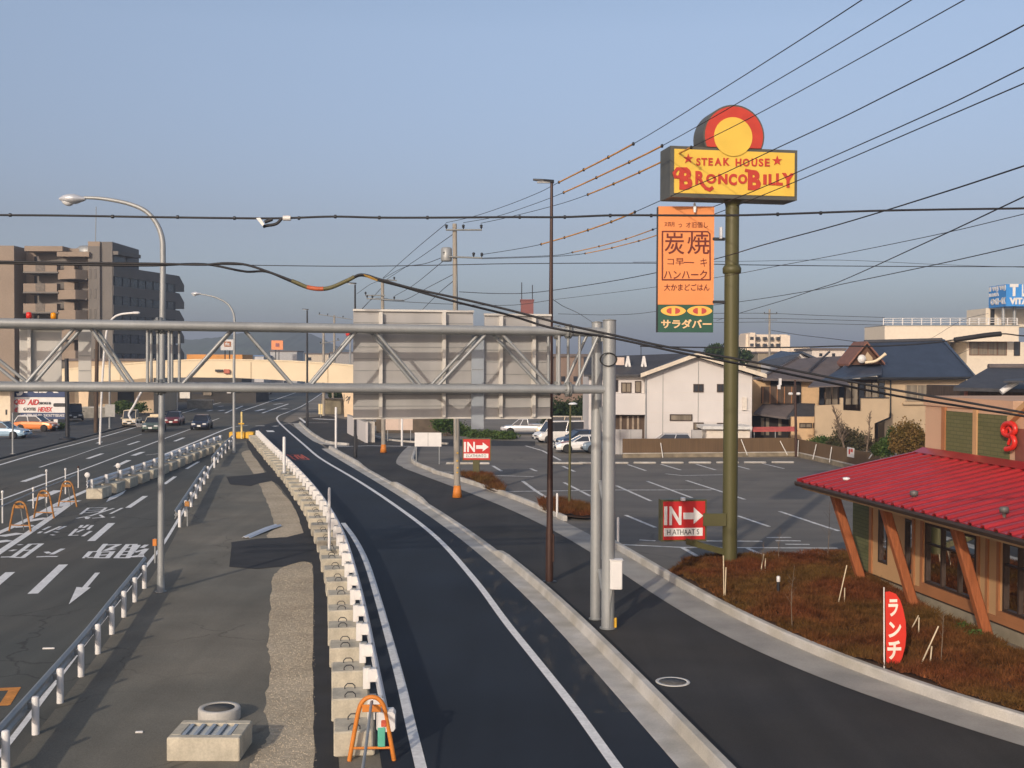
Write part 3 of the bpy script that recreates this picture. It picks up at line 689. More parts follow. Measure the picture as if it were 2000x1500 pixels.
# ---------------- orange trestles ----------------
def trestle(name, loc, rz, label, h=1.15, w=.75, m_orange=m_orange):
    t = thing(name, label, 'trestle', tuple(loc)); ca, sa = math.cos(rz), math.sin(rz)
    def L(x, y, z): return loc + Vector((x*ca - y*sa, x*sa + y*ca, z))
    P = [L(-w/2, 0, 0), L(-w*.36, 0, h*.55), L(-w*.27, 0, h*.84), L(-w*.16, 0, h*.96), L(0, 0, h), L(w*.16, 0, h*.96), L(w*.27, 0, h*.84), L(w*.36, 0, h*.55), L(w/2, 0, 0)]
    MB().tube(smooth(P, 3), .04, 8).build('frame', m_orange, t)
    MB().tube([L(-w*.45, 0, h*.2), L(w*.45, 0, h*.2)], .024).build('crossbar', m_orange, t)
    MB().tube([L(0, .28, .01), L(0, .04, h*.93)], .022).build('prop', m_galvd, t)
    MB().bbox(L(0, -.03, h*.83), (w*.42, .03, .13), .008, rz).build('plate', m_orange, t)
    return t, L
p = G(726, 1487); t, L = trestle('trestle', p + Vector((0, 0, .012)), .05, 'orange A frame trestle in front of the nearest concrete block', 1.12, .78)
MB().bbox(L(.17, -.03, .42), (.13, .03, .34), .01, .05).build('tag', mat('green tag', (.10, .42, .30), .6), t); MB().bbox(L(.21, -.03, .66), (.09, .03, .12), .01, .05).build('tag', m_redp, t)
a = G(737, 1490); o = MB().tube([Vector((p.x+.0, p.y-.05, 1.06)), Vector((p.x+.17, p.y-2.2, .95)), Vector((p.x+.3, p.y-4.0, .9))], .025).build('pipe', m_galv); tag(o, 'grey scaffold pipe running forward from the nearest orange trestle', 'pipe')
tl = []
for x, y, lab in ((39, 1038, 'nearest left orange trestle on the hatched road island'), (86, 1012, 'middle orange trestle of three on the hatched road island'), (132, 990, 'farthest orange trestle beside the left concrete barrier')):
    q = G(x, y); tl.append(q); trestle('trestle', q + Vector((0, 0, .012)), -.15, lab, 1.2, .95, m_rusto)
P = [Vector((q.x-.3, q.y, 1.22)) for q in ([G(-30, 1075)] + tl + [G(160, 975)])]
o = MB().tube(P, .03).build('pipe', m_galv); tag(o, 'long grey pipe laid across the three left orange trestles', 'pipe')
for x, y, h, lab in ((5, 1022, 1.3, 'thin white delineator stick nearest the left picture edge'), (65, 993, .9, 'short delineator stick carrying nothing beside the white arrow'), (91, 983, 1.55, 'tall thin delineator stick above the middle trestle'), (128, 965, 1.25, 'white topped delineator stick above the farthest trestle'), (153, 953, 1.1, 'delineator stick with a dark band near the left barrier')):
    q = G(x, y); t = thing('delineator', lab, 'delineator', tuple(q)); MB().tube([q, q + Vector((0, 0, h))], .035).build('stick', m_white, t); MB().lathe([(.0, h-.05), (.06, h), (.055, h+.08), (0, h+.11)], q, 12).build('cap', m_white if h != 1.1 else m_brown, t)
# white posts
for x, yb, yt, lab, on in ((643, 1075, 952, 'tall white marker pole on the near part of the bus lane barrier', .46), (555, 925, 853, 'white marker pole on the far part of the bus lane barrier', .46), (1088, 1012, 963, 'short white post at the car park entrance beside the brown lamp post', 0), (1207, 1062, 1010, 'short white post half hidden behind the thick gantry post', 0), (656, 877, 795, 'pale grey pole standing at the start of the sidewalk kerb', 0), (785, 872, 815, 'white pole beside the blank white notice board', 0)):
    b = G(x, yb, on); h = D(x, yt, b.y).z; t = thing('marker_post', lab, 'post', (b.x, b.y, on)); r = .05 if b.y < 60 else .09
    MB().tube([b, Vector((b.x, b.y, h-.05)), Vector((b.x, b.y, h))], [r, r, r*.6], 12).build('pole', m_white, t)
    MB().lathe([(0, on-.0), (r*2, on+.0), (r*1.8, on+.05), (r, on+.07)], (b.x, b.y, 0), 14).build('base', m_galvd, t)
# manhole
e = G(1314, 1332, .008); t = thing('manhole', 'pale rimmed manhole cover set in the dark sidewalk', 'manhole', tuple(e))
MB().lathe([(.30, .0), (.375, .0), (.375, .014), (.30, .014), (.30, .0)], e, 40).build('rim', mat('manhole rim', (.62, .61, .57), .6, var=.1, scale=8), t)
mb = MB(); mb.lathe([(.005, .0), (.299, .0), (.299, .012), (.005, .012)], e, 40); mb.build('cover', mat('manhole plate', (.12, .115, .105), .7, var=.3, scale=14, bump=.6, bscale=60), t)
# ---------------- gantry ----------------
A = G(1187, 1228); Bk = G(1163, 1210)
gy = lambda px: 27.0 + (A.y-27.0)*px/1187.0      # distance of the front chord at a photo column
t = thing('sign_gantry', 'grey steel truss gantry carrying sign boards across the whole road', 'sign gantry', tuple(A)); gan = t
mb = MB()
def post(p, top, r, name='post'):
    mb = MB(); mb.tube([p, Vector((p.x, p.y, top))], r, 28)
    for z in (1.2, 2.9, 4.6, 6.0): mb.lathe([(r, z-.01), (r*1.012, z), (r, z+.01)], (p.x, p.y, 0), 28)
    o = mb.build(name, m_galv, t)
    MB().lathe([(0, 0), (r*1.25, 0), (r*1.25, .03), (r, .035)], (p.x, p.y, .01), 28).build('base_plate', m_galvd, o); MB().lathe([(0, top), (r*1.04, top), (r*1.04, top+.03), (0, top+.06)], (p.x, p.y, 0), 28).build('cap', m_galvd, o)
    return o
fp = post(A, D(1187, 627, A.y).z, .172); post(Bk, D(1163, 631, Bk.y).z, .145)
dpt = Vector((Bk.x-A.x, Bk.y-A.y, 0))
def fr(px, py): return D(px, py, gy(px))
ytop = lambda x: 630.5 + 17.5*x/1187; ybot = lambda x: 755.5 + 5.5*x/1187
pt = {}
for nm, yf in (('t', ytop), ('b', ybot)):
    pt[nm+'0'] = D(-420, yf(-420), gy(-420)); pt[nm+'1'] = fr(1187, yf(1187))
def chord(nm, back):
    a, b = pt[nm+'0'], pt[nm+'1']; a = a + dpt*back; b = b + dpt*back
    return a, b
for nm in 'tb':
    for back in (0, 1):
        a, b = chord(nm, back); MB().tube([a, b], .108, 18).build('chord', m_galv, t)
def node(nm, px, back=0):
    y = ytop(px) if nm == 't' else ybot(px)
    return fr(px, y) + dpt*back
diag = [(-115, 't', 45, 'b'), (45, 'b', 152, 't'), (172, 't', 256, 'b'), (350, 'b', 458, 't'), (472, 't', 577, 'b'), (603, 'b', 702, 't'), (728, 't', 827, 'b'), (850, 'b', 957, 't'), (974, 't', 1080, 'b'), (1122, 'b', 1172, 't')]
for x0, n0, x1, n1 in diag:
    for back in (0, 1):
        a, b = node(n0, x0, back), node(n1, x1, back); MB().tube([a, b], .042, 10).build('diagonal', m_galv, t)
for x in (288, 301, 330, 345, 1092, 1110, 1132):
    for back in ((0, 1) if x in (288, 330, 1092, 1132) else (1,)):
        MB().tube([node('t', x, back), node('b', x, back)], .038, 10).build('strut', m_galv, t)
for x in (45, 160, 256, 350, 465, 590, 715, 838, 965, 1100):
    nm = 't' if x in (160, 465, 715, 965) else 'b'
    MB().tube([node(nm, x, 0), node(nm, x, 1)], .04, 8).build('strut', m_galv, t)
for x in (311, 1110):
    for nm in 'tb':
        for back in (0, 1):
            c = node(nm, x, back); u = (pt[nm+'1']-pt[nm+'0']).normalized()
            mb = MB(); mb.tube([c-u*.10, c-u*.075, c-u*.07, c-u*.02], [.11, .125, .19, .19], 18); mb.tube([c+u*.02, c+u*.07, c+u*.075, c+u*.1], [.19, .19, .125, .11], 18)
            for k in range(8):
                aa = k*math.pi/4; mb.tube([c + Vector((0, math.cos(aa), math.sin(aa)))*.16 - u*.09, c + Vector((0, math.cos(aa), math.sin(aa)))*.16 + u*.09], .014, 6)
            mb.build('flange', m_galvd, t)
for z0, z1, in ((pt['t1'].z-.02, pt['b1'].z+.0),):
    mb = MB(); mb.hexa([A + Vector((-.22, .0, pt['t1'].z-.25)), A + Vector((-.16, 0, pt['t1'].z-.25)), Bk + Vector((.0, 0, pt['t1'].z-.25)), Bk + Vector((-.06, 0, pt['t1'].z-.25))] + [A + Vector((-.22, .0, pt['t1'].z+.1)), A + Vector((-.16, 0, pt['t1'].z+.1)), Bk + Vector((.0, 0, pt['t1'].z+.1)), Bk + Vector((-.06, 0, pt['t1'].z+.1))]); mb.build('gusset', m_galvd, t)
for z in (1.0, 3.4, 5.4): MB().tube([A + Vector((-.12, .1, z)), Bk + Vector((.1, -.1, z+.35))], .06, 10).build('tie', m_galv, t)
mb = MB(); c = D(1187, 702, A.y)
for k in range(3): mb.tube([c + Vector((math.cos(a)*(.2+.01*k), -.19-.02*k, .17*math.sin(a))) for a in np.linspace(0, 6.283, 24)], .012, 6)
mb.build('cable_coil', m_black, t)
# control cabinet strapped to the gantry post
c = D(1203, 1122, A.y-.12); t = thing('control_cabinet', 'white control cabinet strapped to the thick gantry post', 'cabinet', tuple(c))
MB().bbox(c, (.32, .24, .76), .02).build('case', m_white, t); MB().bbox(c + Vector((0, 0, .39)), (.36, .28, .03), .01).build('lid', m_white, t); MB().bbox(c + Vector((.02, -.125, 0)), (.25, .012, .64), .004).build('door', m_white, t)
MB().tube([c + Vector((-.1, -.02, -.36)), c + Vector((-.13, -.06, -.55)), c + Vector((-.16, -.06, -.8)), Vector((c.x-.17, c.y-.05, .02))], .018, 8).build('conduit', m_galvd, t)
o = MB().tube([A + Vector((.2, -.05, .05)), A + Vector((.2, -.05, .3))], .035).build('yellow_plug', m_yellow); tag(o, 'small yellow plug at the foot of the thick gantry post', 'plug')
# ---------------- sign boards seen from behind ----------------
def signback(label, x0, y0, x1, y1, ribs, seams, Yoff=1.45, m=m_boardb, fr_=True):
    ym = (gy(x0)+gy(x1))/2
    w = face_wall(x0, x1, gy(x0)+Yoff, gy(x1)+Yoff); base = w.px(x0, y1)
    t = thing('sign_board', label, 'sign board', tuple(base))
    mb = MB(); w.rect(mb, x0, y0, x1, y1, -.05, 0); mb.build('panel', m, t)
    mb = MB()
    for y in seams: w.rect(mb, x0+1, y-.7, x1-1, y+.7, 0.0, .012)
    if seams: mb.build('seam', m_galvd, t)
    for x in ribs:
        mb = MB(); w.rect(mb, x-3.2, y0+2, x+3.2, y1-2, .0, .06); w.rect(mb, x-1.0, y0+2, x+1.0, y1-2, .06, .14); w.rect(mb, x-3.2, y0+2, x+3.2, y1-2, .14, .16); mb.build('rib', m_rib, t)
    if fr_:
        mb = MB(); w.rect(mb, x0-1, y0-3, x1+1, y0+1, -.06, .08); mb.build('frame', m_rib, t); mb = MB(); w.rect(mb, x0-1, y1-1, x1+1, y1+2, -.06, .06); mb.build('frame', m_rib, t)
    return w
signback('larger grey sign board seen from behind, left of the narrow panel', 690, 608, 924, 816, [743, 866], [631, 678, 701, 724, 749, 770, 793])
signback('smaller grey sign board seen from behind, left of the brown lamp post', 946, 616, 1075, 816, [977, 1041], [640, 684, 707, 731, 755, 773, 796])
signback('narrow blue grey panel hanging lower between two large sign boards', 921, 636, 945, 838, [], [722], Yoff=1.3, m=mat('blue grey panel', (.33, .37, .41), .5, .2, var=.05), fr_=False)
mw = mat('pale sign back', (.50, .49, .46), .5, .2, var=.08, scale=.8)
signback('wide pale sign board back at the left end of the gantry', 38, 642, 120, 752, [59], [], m=mw)
signback('narrow pale sign board back beside the wide one at left', 153, 642, 178, 752, [], [667, 695, 724], m=mw, fr_=False)
for x, col, nm in ((48, mat('red beacon', (.62, .03, .02), .35), 'red'), (97, mat('amber beacon', (.85, .32, .01), .35), 'amber')):
    c = fr(x, 609) + dpt*.5; top = fr(x, ytop(x)).z + .1; c.z = top; tt = thing('warning_beacon', f'small {nm} warning beacon on top of the gantry beam', 'beacon', tuple(c))
    MB().lathe([(0, 0), (.06, 0), (.06, .03), (.0, .03)], c, 14).build('base', m_dark, tt); MB().lathe([(.0, .03), (.062, .03), (.066, .1), (.06, .17), (0, .185)], c, 16).build('lens', col, tt)
# ---------------- lamps and poles ----------------
def curved_lamp(px, yb, ytop_, headL, headR, yh, arm, label, r0, m=m_galv, reach=None):
    b = G(px, yb); t = thing('street_lamp', label, 'street lamp', tuple(b)); Y = b.y
    P = [b] + [D(x, y, Y) for x, y in arm]; P[1].x = P[1].x
    P = smooth(P, 6); n = len(P); rs = [r0*(1-.55*i/n) for i in range(n)]
    MB().tube(P, rs, 16).build('pole', m, t)
    hl, hr = D(headL, yh, Y), D(headR, yh, Y); c = (hl+hr)/2; L = (hr-hl).length
    prof = []
    mb = MB(); rings = []
    for i in range(11):
        k = i/10; x = -L/2 + L*k; w = .62*L*.5*math.sin(min(1, k*1.9+.12)*math.pi/2)*(1-max(0, k-.62)/.38*.72); h1 = w*.60; h0 = w*.62
        if i == 0: w, h1, h0 = .02, .02, .02
        rings.append([c + Vector((x, w*math.cos(a), (h1 if math.sin(a) > 0 else h0)*math.sin(a)+.03*L)) for a in np.linspace(0, 2*math.pi, 17)[:-1]])
    mb.loft(rings, True, True); mb.build('lamp_head', m_whiteb, t)
    mb = MB(); rings = []
    for i in range(9):
        k = i/8; x = -L*.42 + L*.56*k; s = math.sin(k*math.pi)**.6 if 0 < k < 1 else .03
        rings.append([c + Vector((x, .22*L*s*math.cos(a), -.005*L - .24*L*s*abs(math.sin(a)) if math.sin(a) < 0 else .0)) for a in np.linspace(0, 2*math.pi, 15)[:-1]])
    mb.loft(rings, True, True); mb.build('lens', m_lens, t)
    MB().lathe([(0, 0), (r0*1.7, 0), (r0*1.7, .04), (r0*1.15, .06), (r0*1.1, .5), (r0, .52)], b, 18).build('base', m_galvd, t)
    return t
curved_lamp(314, 1157, 385, 115, 167, 390, [(315, 900), (317, 640), (318, 480), (314, 455), (303, 432), (284, 412), (255, 399), (220, 391), (190, 387), (164, 386)], 'tall grey street lamp with a curved arm, nearest on the left worksite', .10)
curved_lamp(457, 885, 574, 373, 392, 574, [(457, 720), (458, 630), (456, 612), (448, 597), (435, 587), (415, 579), (390, 574)], 'second curved arm street lamp standing at the barrier tip', .11)
q = G(195, 868); t = thing('street_lamp', 'pale street lamp whose short curved arm rises beside the apartment block', 'street lamp', tuple(q)); Y = q.y
MB().tube(smooth([q, D(200, 740, Y), D(208, 650, Y), D(217, 626, Y), D(232, 615, Y), D(262, 611, Y)], 6), .09, 10).build('pole', m_white, t); MB().bbox(D(266, 611, Y), (.6, .3, .2), .06).build('lamp_head', m_white, t)
def mast(px, yb, xt, yt, hx0, hx1, hy, label, r0, r1, m, boxh=True):
    b = G(px, yb); Y = b.y; t = thing('street_lamp', label, 'street lamp', tuple(b)); top = D(xt, yt, Y)
    MB().tube([b, b + (top-b)*.12, b + (top-b)*.14, top], [r0*1.0, r0, r0*.82, r1], 16).build('pole', m, t)
    a, c = D(hx0, hy, Y), D(hx1, hy, Y); L = (c-a).length; mid = (a+c)/2
    mb = MB(); rings = []
    for k in (0, .1, .5, .9, 1):
        x = -L/2+L*k; w = L*.2*(.5+.5*math.sin(k*math.pi)); h = L*.085*(.45+.55*k)
        rings.append([mid + Vector((x, w*cy, h*cz - (k-.5)*L*.10)) for cy, cz in ((-1, -.8), (1, -.8), (1, .3), (.7, 1), (-.7, 1), (-1, .3))])
    mb.loft(rings, True); mb.build('lamp_head', m_dark, t)
    mb = MB(); mb.box(mid + Vector((0, 0, -L*.085)), (L*.6, L*.3, .02)); mb.build('lens', m_lens, t)
    MB().lathe([(0, 0), (r0*1.9, 0), (r0*1.9, .03), (r0*1.05, .04)], b, 18).build('base_plate', m_dark, t)
    MB().bbox(b + Vector((r0*.9, -.0, 1.1)), (.07, .16, .9), .01).build('hatch', m, t)
    return t
mast(1073, 1137, 1077.5, 356, 1041, 1082, 353, 'tall brown lamp post with a flat dark head on the sidewalk', .125, .045, m_brown)
mast(694, 894, 693.5, 556, 677, 696, 553, 'black lamp post rising behind the left end of the large board', .13, .06, m_dark)
mast(600, 834, 600, 606, 590, 602.5, 604, 'farther black lamp post by the side street corner', .15, .08, m_dark)
# small lamp in the car park
b = G(1112, 985, .2); Y = b.y; t = thing('street_lamp', 'short dark car park lamp post in the small planted bed', 'street lamp', tuple(b)); MB().tube([b, D(1114, 790, Y)], [.07, .045], 10).build('pole', m_olive, t)
MB().lathe([(0, -.04), (.2, -.03), (.22, .02), (.1, .07), (0, .08)], D(1119, 789, Y), 14).build('lamp_head', m_lens, t)
MB().tube([D(1113, 786, Y), D(1119, 787, Y)], .04).build('arm', m_dark, t)
b = G(1555, 892); Y = b.y; t = thing('street_lamp', 'twin headed dark lamp post behind the corner of the brown fence', 'street lamp', tuple(b)); MB().tube([b, D(1553, 742, Y)], [.11, .08], 10).build('pole', m_brown, t)
for x in (1544, 1559): MB().bbox(D(x, 769, Y), (.32, .25, .2), .06).build('lamp_head', m_white, t)
MB().tube([D(1541, 768.5, Y), D(1562, 768.5, Y)], .04).build('arm', m_brown, t)
# utility poles
def upole(px, yb, xt, yt, label, arms, r0, r1, sleeve=None, m=mat('pole concrete', (.30, .275, .235), .8, var=.1, scale=1.5)):
    b = G(px, yb); Y = b.y; t = thing('utility_pole', label, 'utility pole', tuple(b)); top = D(xt, yt, Y)
    MB().tube([b, top], [r0, r1], 18).build('pole', m, t)
    for (x0, y0, x1, y1, ins) in arms:
        mb = MB(); a, c = D(x0, y0, Y-.2), D(x1, y1, Y-.2); mb.tube([a, c], .045, 8); o = mb.build('crossarm', m_galvd, t)
        for x in ins:
            q = D(x, y0+(y1-y0)*(x-x0)/(x1-x0), Y-.2); MB().lathe([(.03, 0), (.03, .1), (.08, .12), (.05, .17), (.09, .2), (.04, .27), (0, .28)], q, 10).build('insulator', m_dark, o)
    if sleeve:
        zz = D(px, sleeve[0], Y).z; MB().lathe([(r0*1.02, 0.02), (r0*1.5, 0.02), (r0*1.25, zz*.5), (r0*1.06, zz), (r0*1.0, zz)], b, 18).build('sleeve', m_orange, t)
    return t, Y
pmain, YM = upole(893, 972, 888, 437, 'tall concrete utility pole with an orange sleeve behind the small red sign', [(871, 449, 941, 449, [872, 905, 940]), (867, 501, 942, 504, [868, 925, 941])], .17, .11, (948,))
c = D(872, 497, YM); MB().lathe([(0, -.35), (.26, -.35), (.28, -.3), (.28, .3), (.2, .36), (0, .36)], c, 18).build('transformer', m_galv, pmain)
c = D(889, 660, YM-.2); MB().tube([c + Vector((.05, .05, -5.2)), c + Vector((.05, .05, 3.2))], .035).build('conduit', m_galvd, pmain)
mb = MB(); c = G(893, 925); 
for z, a in ((1.3, .3), (1.55, 1.1), (1.9, .1), (2.3, .8)): mb.bbox(Vector((G(893, 972).x+.02*a, YM-.178, z)), (.09, .02, .07), .004)
mb.build('notice', m_yellow, pmain)
p2, Y2 = upole(749, 884, 747, 545, 'middle utility pole with an orange sleeve behind the large board', [(713, 577, 752, 577, [714]), (716, 583, 790, 587, [717, 727, 770]), (735, 545, 775, 548, [770])], .17, .12, (868,))
upole(632, 812, 632, 640, 'slim distant utility pole left of the large board', [(622, 614, 676, 622, [624, 640, 670]), (624, 672, 664, 664, [626, 660])], .2, .14)
upole(653, 800, 653, 616, 'distant utility pole topped with a long slanted crossarm', [(623, 614, 688, 624, [])], .2, .14)
upole(1503, 800, 1503, 604, 'distant utility pole before the pale far apartment block', [(1492, 613, 1518, 613, [1493, 1517]), (1494, 625, 1518, 625, [])], .2, .14)
upole(1975, 810, 1976, 602, 'utility pole before the white modern building at right', [(1972, 605, 2002, 605, []), (1974, 620, 2000, 622, [])], .19, .14)
upole(187, 847, 190, 650, 'brown wooden pole on the pavement beside the white pickup', [], .2, .16, m=m_woodd)
mb = None
b = G(132, 860); t = thing('traffic_pole', 'thick black pole with a round base on the left pavement', 'pole', tuple(b)); Y = b.y
MB().tube([b, D(130, 700, Y)], [.19, .17], 16).build('pole', m_dark, t); MB().lathe([(0, 0), (.75, 0), (.7, .12), (.3, .2), (.2, .22)], b + Vector((0, 0, .1)), 20).build('base', m_dark, t)
MB().bbox(D(118, 791, Y), (1.1, .4, .3), .05).build('signal_box', m_dark, t)
for x, yb, yt, lab in ((25, 889, 806, 'thin grey sign pole before the light blue car'), (214, 839, 690, 'thin grey pole with a pale panel behind the pickup'), (302, 806, 700, 'thin grey pole at the pavement behind the green taxi'), (346, 803, 720, 'grey pole with a speckled trunk by the far pavement'), (284, 795, 700, 'thin pale pole left of the green taxi on the pavement')):
    b = G(x, yb); t = thing('sign_pole', lab, 'pole', tuple(b)); MB().tube([b, D(x, yt, b.y)], .1 if x != 25 else .07, 10).build('pole', m_galv if x != 346 else m_rib, t)
    MB().lathe([(0, 0), (.25, 0), (.2, .1), (.1, .12)], b, 12).build('base', m_conc, t)
    if x == 214: MB().bbox(D(215, 802, b.y-.2), (1.0, .1, 1.25), .02).build('panel', mat('grey panel', (.33, .33, .31), .6), t)
b = G(255, 838); t = thing('sign_pole', 'leaning white pole rising behind the white pickup', 'pole', tuple(b)); MB().tube(smooth([b + Vector((0, 3, 0)), D(252, 812, b.y+3), D(260, 795, b.y+3), D(278, 762, b.y+3)], 4), .12, 10).build('pole', m_white, t); MB().bbox(b + Vector((0, 3, .2)), (.6, .6, .4), .05).build('base', m_conc, t)
# ---------------- restaurant ----------------
mr_tan = mat('restaurant tan stucco', (.50, .30, .145), .85, var=.06, scale=.8, fine=.05, fscale=40)
mr_pink = mat('restaurant pink tan stucco', (.56, .36, .235), .85, var=.05, scale=.5, fine=.04, fscale=40)
mr_trim = mat('restaurant orange trim', (.36, .155, .065), .6, var=.1, scale=1.5)
mr_wood = mat('orange stained timber', (.31, .10, .038), .5, var=.22, scale=3.0, stretch=(6, 6, .45), fine=.12, fscale=30, bump=.15, bscale=20)
mr_red = mat('red roof sheet', (.31, .018, .022), .36, .0, var=.1, scale=.5, spec=.5, coat=.1, streak=.16, sdir=(.25, 2.2, .4))
mr_gut = mat('dark brown gutter', (.05, .033, .024), .5, .2, var=.1)
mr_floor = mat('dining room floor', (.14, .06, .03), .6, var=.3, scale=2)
U = Vector((.16, -.987, 0)).normalized(); V = Vector((-U.y, U.x, 0))
RW = Wall((11.34, 36.6), (11.34+U.x, 36.6+U.y))
rest = thing('restaurant', 'tan restaurant with a red ribbed metal roof and slanted orange columns', 'restaurant', (11.34, 36.6, 0))
s_g = RW.st(1664, 1110)[0]; s_end = 16.0; WT = 3.15
mg_brick = brickmat('green painted brick', (.115, .12, .045), (.135, .135, .055), (.085, .09, .035), .36, .115, tuple(U))
# windows along the wall: (x left, x right, y bottom at left, y top at left)
wins = [(1715, 1733, 1097, 992), (1767, 1785, 1116, 1012), (1806, 1906, 1138, 1020), (1958, 2052, 1194, 1056)]
holes = []
for x0, x1, yb, yt in wins:
    s0, hb = RW.st(x0, yb); s1 = RW.st(x1, yb)[0]; ht = RW.st(x0, yt)[1]; holes.append((s0, s1, hb, min(ht, WT-.12)))
holes.append((holes[-1][1]+.9, holes[-1][1]+3.0, holes[-1][2], holes[-1][3]))
mb = MB(); s = 0.0; hpl = .32
for s0, s1, hb, ht in holes:
    RW.box(mb, s, s0, hpl, WT, -.18, 0); RW.box(mb, s0, s1, hpl, hb, -.18, 0); RW.box(mb, s0, s1, ht, WT, -.18, 0); s = s1
RW.box(mb, s, s_end, hpl, WT, -.18, 0)
mb.build('wall', mr_tan, rest)
mb = MB(); RW.box(mb, s_g, -.01, hpl, WT, -.18, -.01); mb.build('brick_panel', mg_brick, rest)
mb = MB(); RW.box(mb, s_g-.05, s_end, -.05, hpl-.02, -.2, .05); mb.build('plinth', mat('plinth concrete', (.27, .235, .17), .9, var=.2, scale=2), rest)
mb = MB(); RW.box(mb, s_g-.02, s_end, hpl-.02, hpl+.02, -.16, .03); mb.build('base_trim', mr_gut, rest)
# dining room behind the glass
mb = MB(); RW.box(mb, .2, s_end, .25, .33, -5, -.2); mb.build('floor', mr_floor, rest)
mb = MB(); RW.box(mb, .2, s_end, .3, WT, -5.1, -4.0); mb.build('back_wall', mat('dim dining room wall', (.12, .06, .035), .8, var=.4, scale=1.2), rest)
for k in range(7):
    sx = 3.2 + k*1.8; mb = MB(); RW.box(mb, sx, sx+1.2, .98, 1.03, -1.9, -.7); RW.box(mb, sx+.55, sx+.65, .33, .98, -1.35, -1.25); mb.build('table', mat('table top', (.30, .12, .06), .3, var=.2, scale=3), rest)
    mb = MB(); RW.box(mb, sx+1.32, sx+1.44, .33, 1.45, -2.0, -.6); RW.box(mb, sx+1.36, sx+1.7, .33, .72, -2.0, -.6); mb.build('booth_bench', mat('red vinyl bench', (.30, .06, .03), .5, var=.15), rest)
for s0, s1, hb, ht in holes:
    mb = MB(); f = .07
    for a, b, c, d in ((s0, s1, hb, hb+f), (s0, s1, ht-f, ht), (s0, s0+f, hb+f, ht-f), (s1-f, s1, hb+f, ht-f)): RW.box(mb, a, b, c, d, -.12, .012)
    if s1-s0 > 1.2:
        nmul = 2
        for k in range(1, nmul+1):
            x = s0+(s1-s0)*k/(nmul+1); RW.box(mb, x-.035, x+.035, hb+f, ht-f, -.11, .0)
        RW.box(mb, s0+f, s1-f, ht-.62, ht-.57, -.10, -.01)
    wn = mb.build('window', m_frame, rest)
    mb = MB(); RW.box(mb, s0+f, s1-f, hb+f, ht-f, -.075, -.065)
    mgl = MATS.get('clear pane')
    if not mgl:
        mgl = bpy.data.materials.new('clear pane'); mgl.use_nodes = True; MATS['clear pane'] = mgl; q_ = mgl.node_tree; q_.nodes.remove(q_.nodes['Principled BSDF'])
        tr_ = q_.nodes.new('ShaderNodeBsdfTransparent'); tr_.inputs[0].default_value = (.82, .80, .76, 1); gl_ = q_.nodes.new('ShaderNodeBsdfGlossy'); gl_.inputs['Roughness'].default_value = .02
        fr_ = q_.nodes.new('ShaderNodeFresnel'); fr_.inputs[0].default_value = 1.55; mxs = q_.nodes.new('ShaderNodeMixShader'); q_.links.new(fr_.outputs[0], mxs.inputs[0]); q_.links.new(tr_.outputs[0], mxs.inputs[1]); q_.links.new(gl_.outputs[0], mxs.inputs[2]); q_.links.new(mxs.outputs[0], q_.nodes['Material Output'].inputs['Surface'])
    mb.build('pane', mgl, wn)
    if s1-s0 > 1.2:
        mb = MB(); RW.box(mb, s0-.1, s1+.1, hb-.17, hb-.003, .0, .07); mb.build('sill', mr_trim, wn)
# trim boards
h1 = RW.st(1806, 1150)[1]
mb = MB(); a = holes[1][1]+.12; RW.box(mb, a, s_end, hb-.32, hb-.175, .002, .06); mb.build('belt_trim', mr_trim, rest)
def sv(x, y): return RW.st(x, y)[0]
for x0, x1 in ((1699, 1704), (1783, 1787), (1799, 1804), (1910, 1914), (1927, 1932), (1949, 1954)):
    mb = MB(); RW.box(mb, sv(x0, 1120), sv(x1, 1120), hpl+.03, WT-.02, .003, .05); mb.build('trim_board', mr_trim, rest)
for x0, x1 in ((1798.5, 1801), (1944, 1947)):
    mb = MB(); RW.box(mb, sv(x0, 1200), sv(x1, 1200), hpl+.03, hb-.33, .003, .045); mb.build('trim_board', mr_trim, rest)
mb = MB(); RW.box(mb, s_g, s_end, WT-.34, WT-.02, .004, .10); mb.build('eave_shade', mr_gut, rest)  # dark brown strip put in for the shadow under the eave
# roof
E0 = Vector((8.96, 36.0, 0)); EH, RH, RV = 3.32, 4.16, 4.1
def RF(u, v, dz=0): return E0 + U*u + V*v + Vector((0, 0, EH + (RH-EH)*v/RV + dz))
UL = 17.0; pitch = .52; mb = MB(); us = []; u = 0
while u < UL:
    for du, dz in ((0, 0), (.30, 0), (.335, .055), (.375, .07), (.43, .07), (.47, .055), (.505, 0)): us.append((u+du, dz))
    u += pitch
top = [[RF(u, v, dz) for u, dz in us] for v in (-.06, 1.4, 2.8, RV)]
mb.loft(top, caps=False, closed=False)
mb.loft([[p - Vector((0, 0, .035)) for p in r] for r in reversed(top)], caps=False, closed=False)
edge = top[0]; n = len(edge); mb.add(edge + [p - Vector((0, 0, .035)) for p in edge], [(i, i+1, n+i+1, n+i) for i in range(n-1)])
roof = mb.build('roof', mr_red, rest)
mb = MB(); mb.hexa([RF(-.06, -.05, -.05), RF(.0, -.05, -.05), RF(.0, RV, -.05), RF(-.06, RV, -.05), RF(-.06, -.05, .07), RF(.06, -.05, .07), RF(.06, RV, .07), RF(-.06, RV, .07)]); mb.build('verge', mr_red, roof)
mb = MB(); mb.hexa([RF(-.05, RV-.28, .061), RF(UL, RV-.28, .061), RF(UL, RV+.05, .05), RF(-.05, RV+.05, .05), RF(-.05, RV-.28, .075), RF(UL, RV-.28, .075), RF(UL, RV+.05, .15), RF(-.05, RV+.05, .15)]); mb.build('ridge_cap', mr_red, roof)
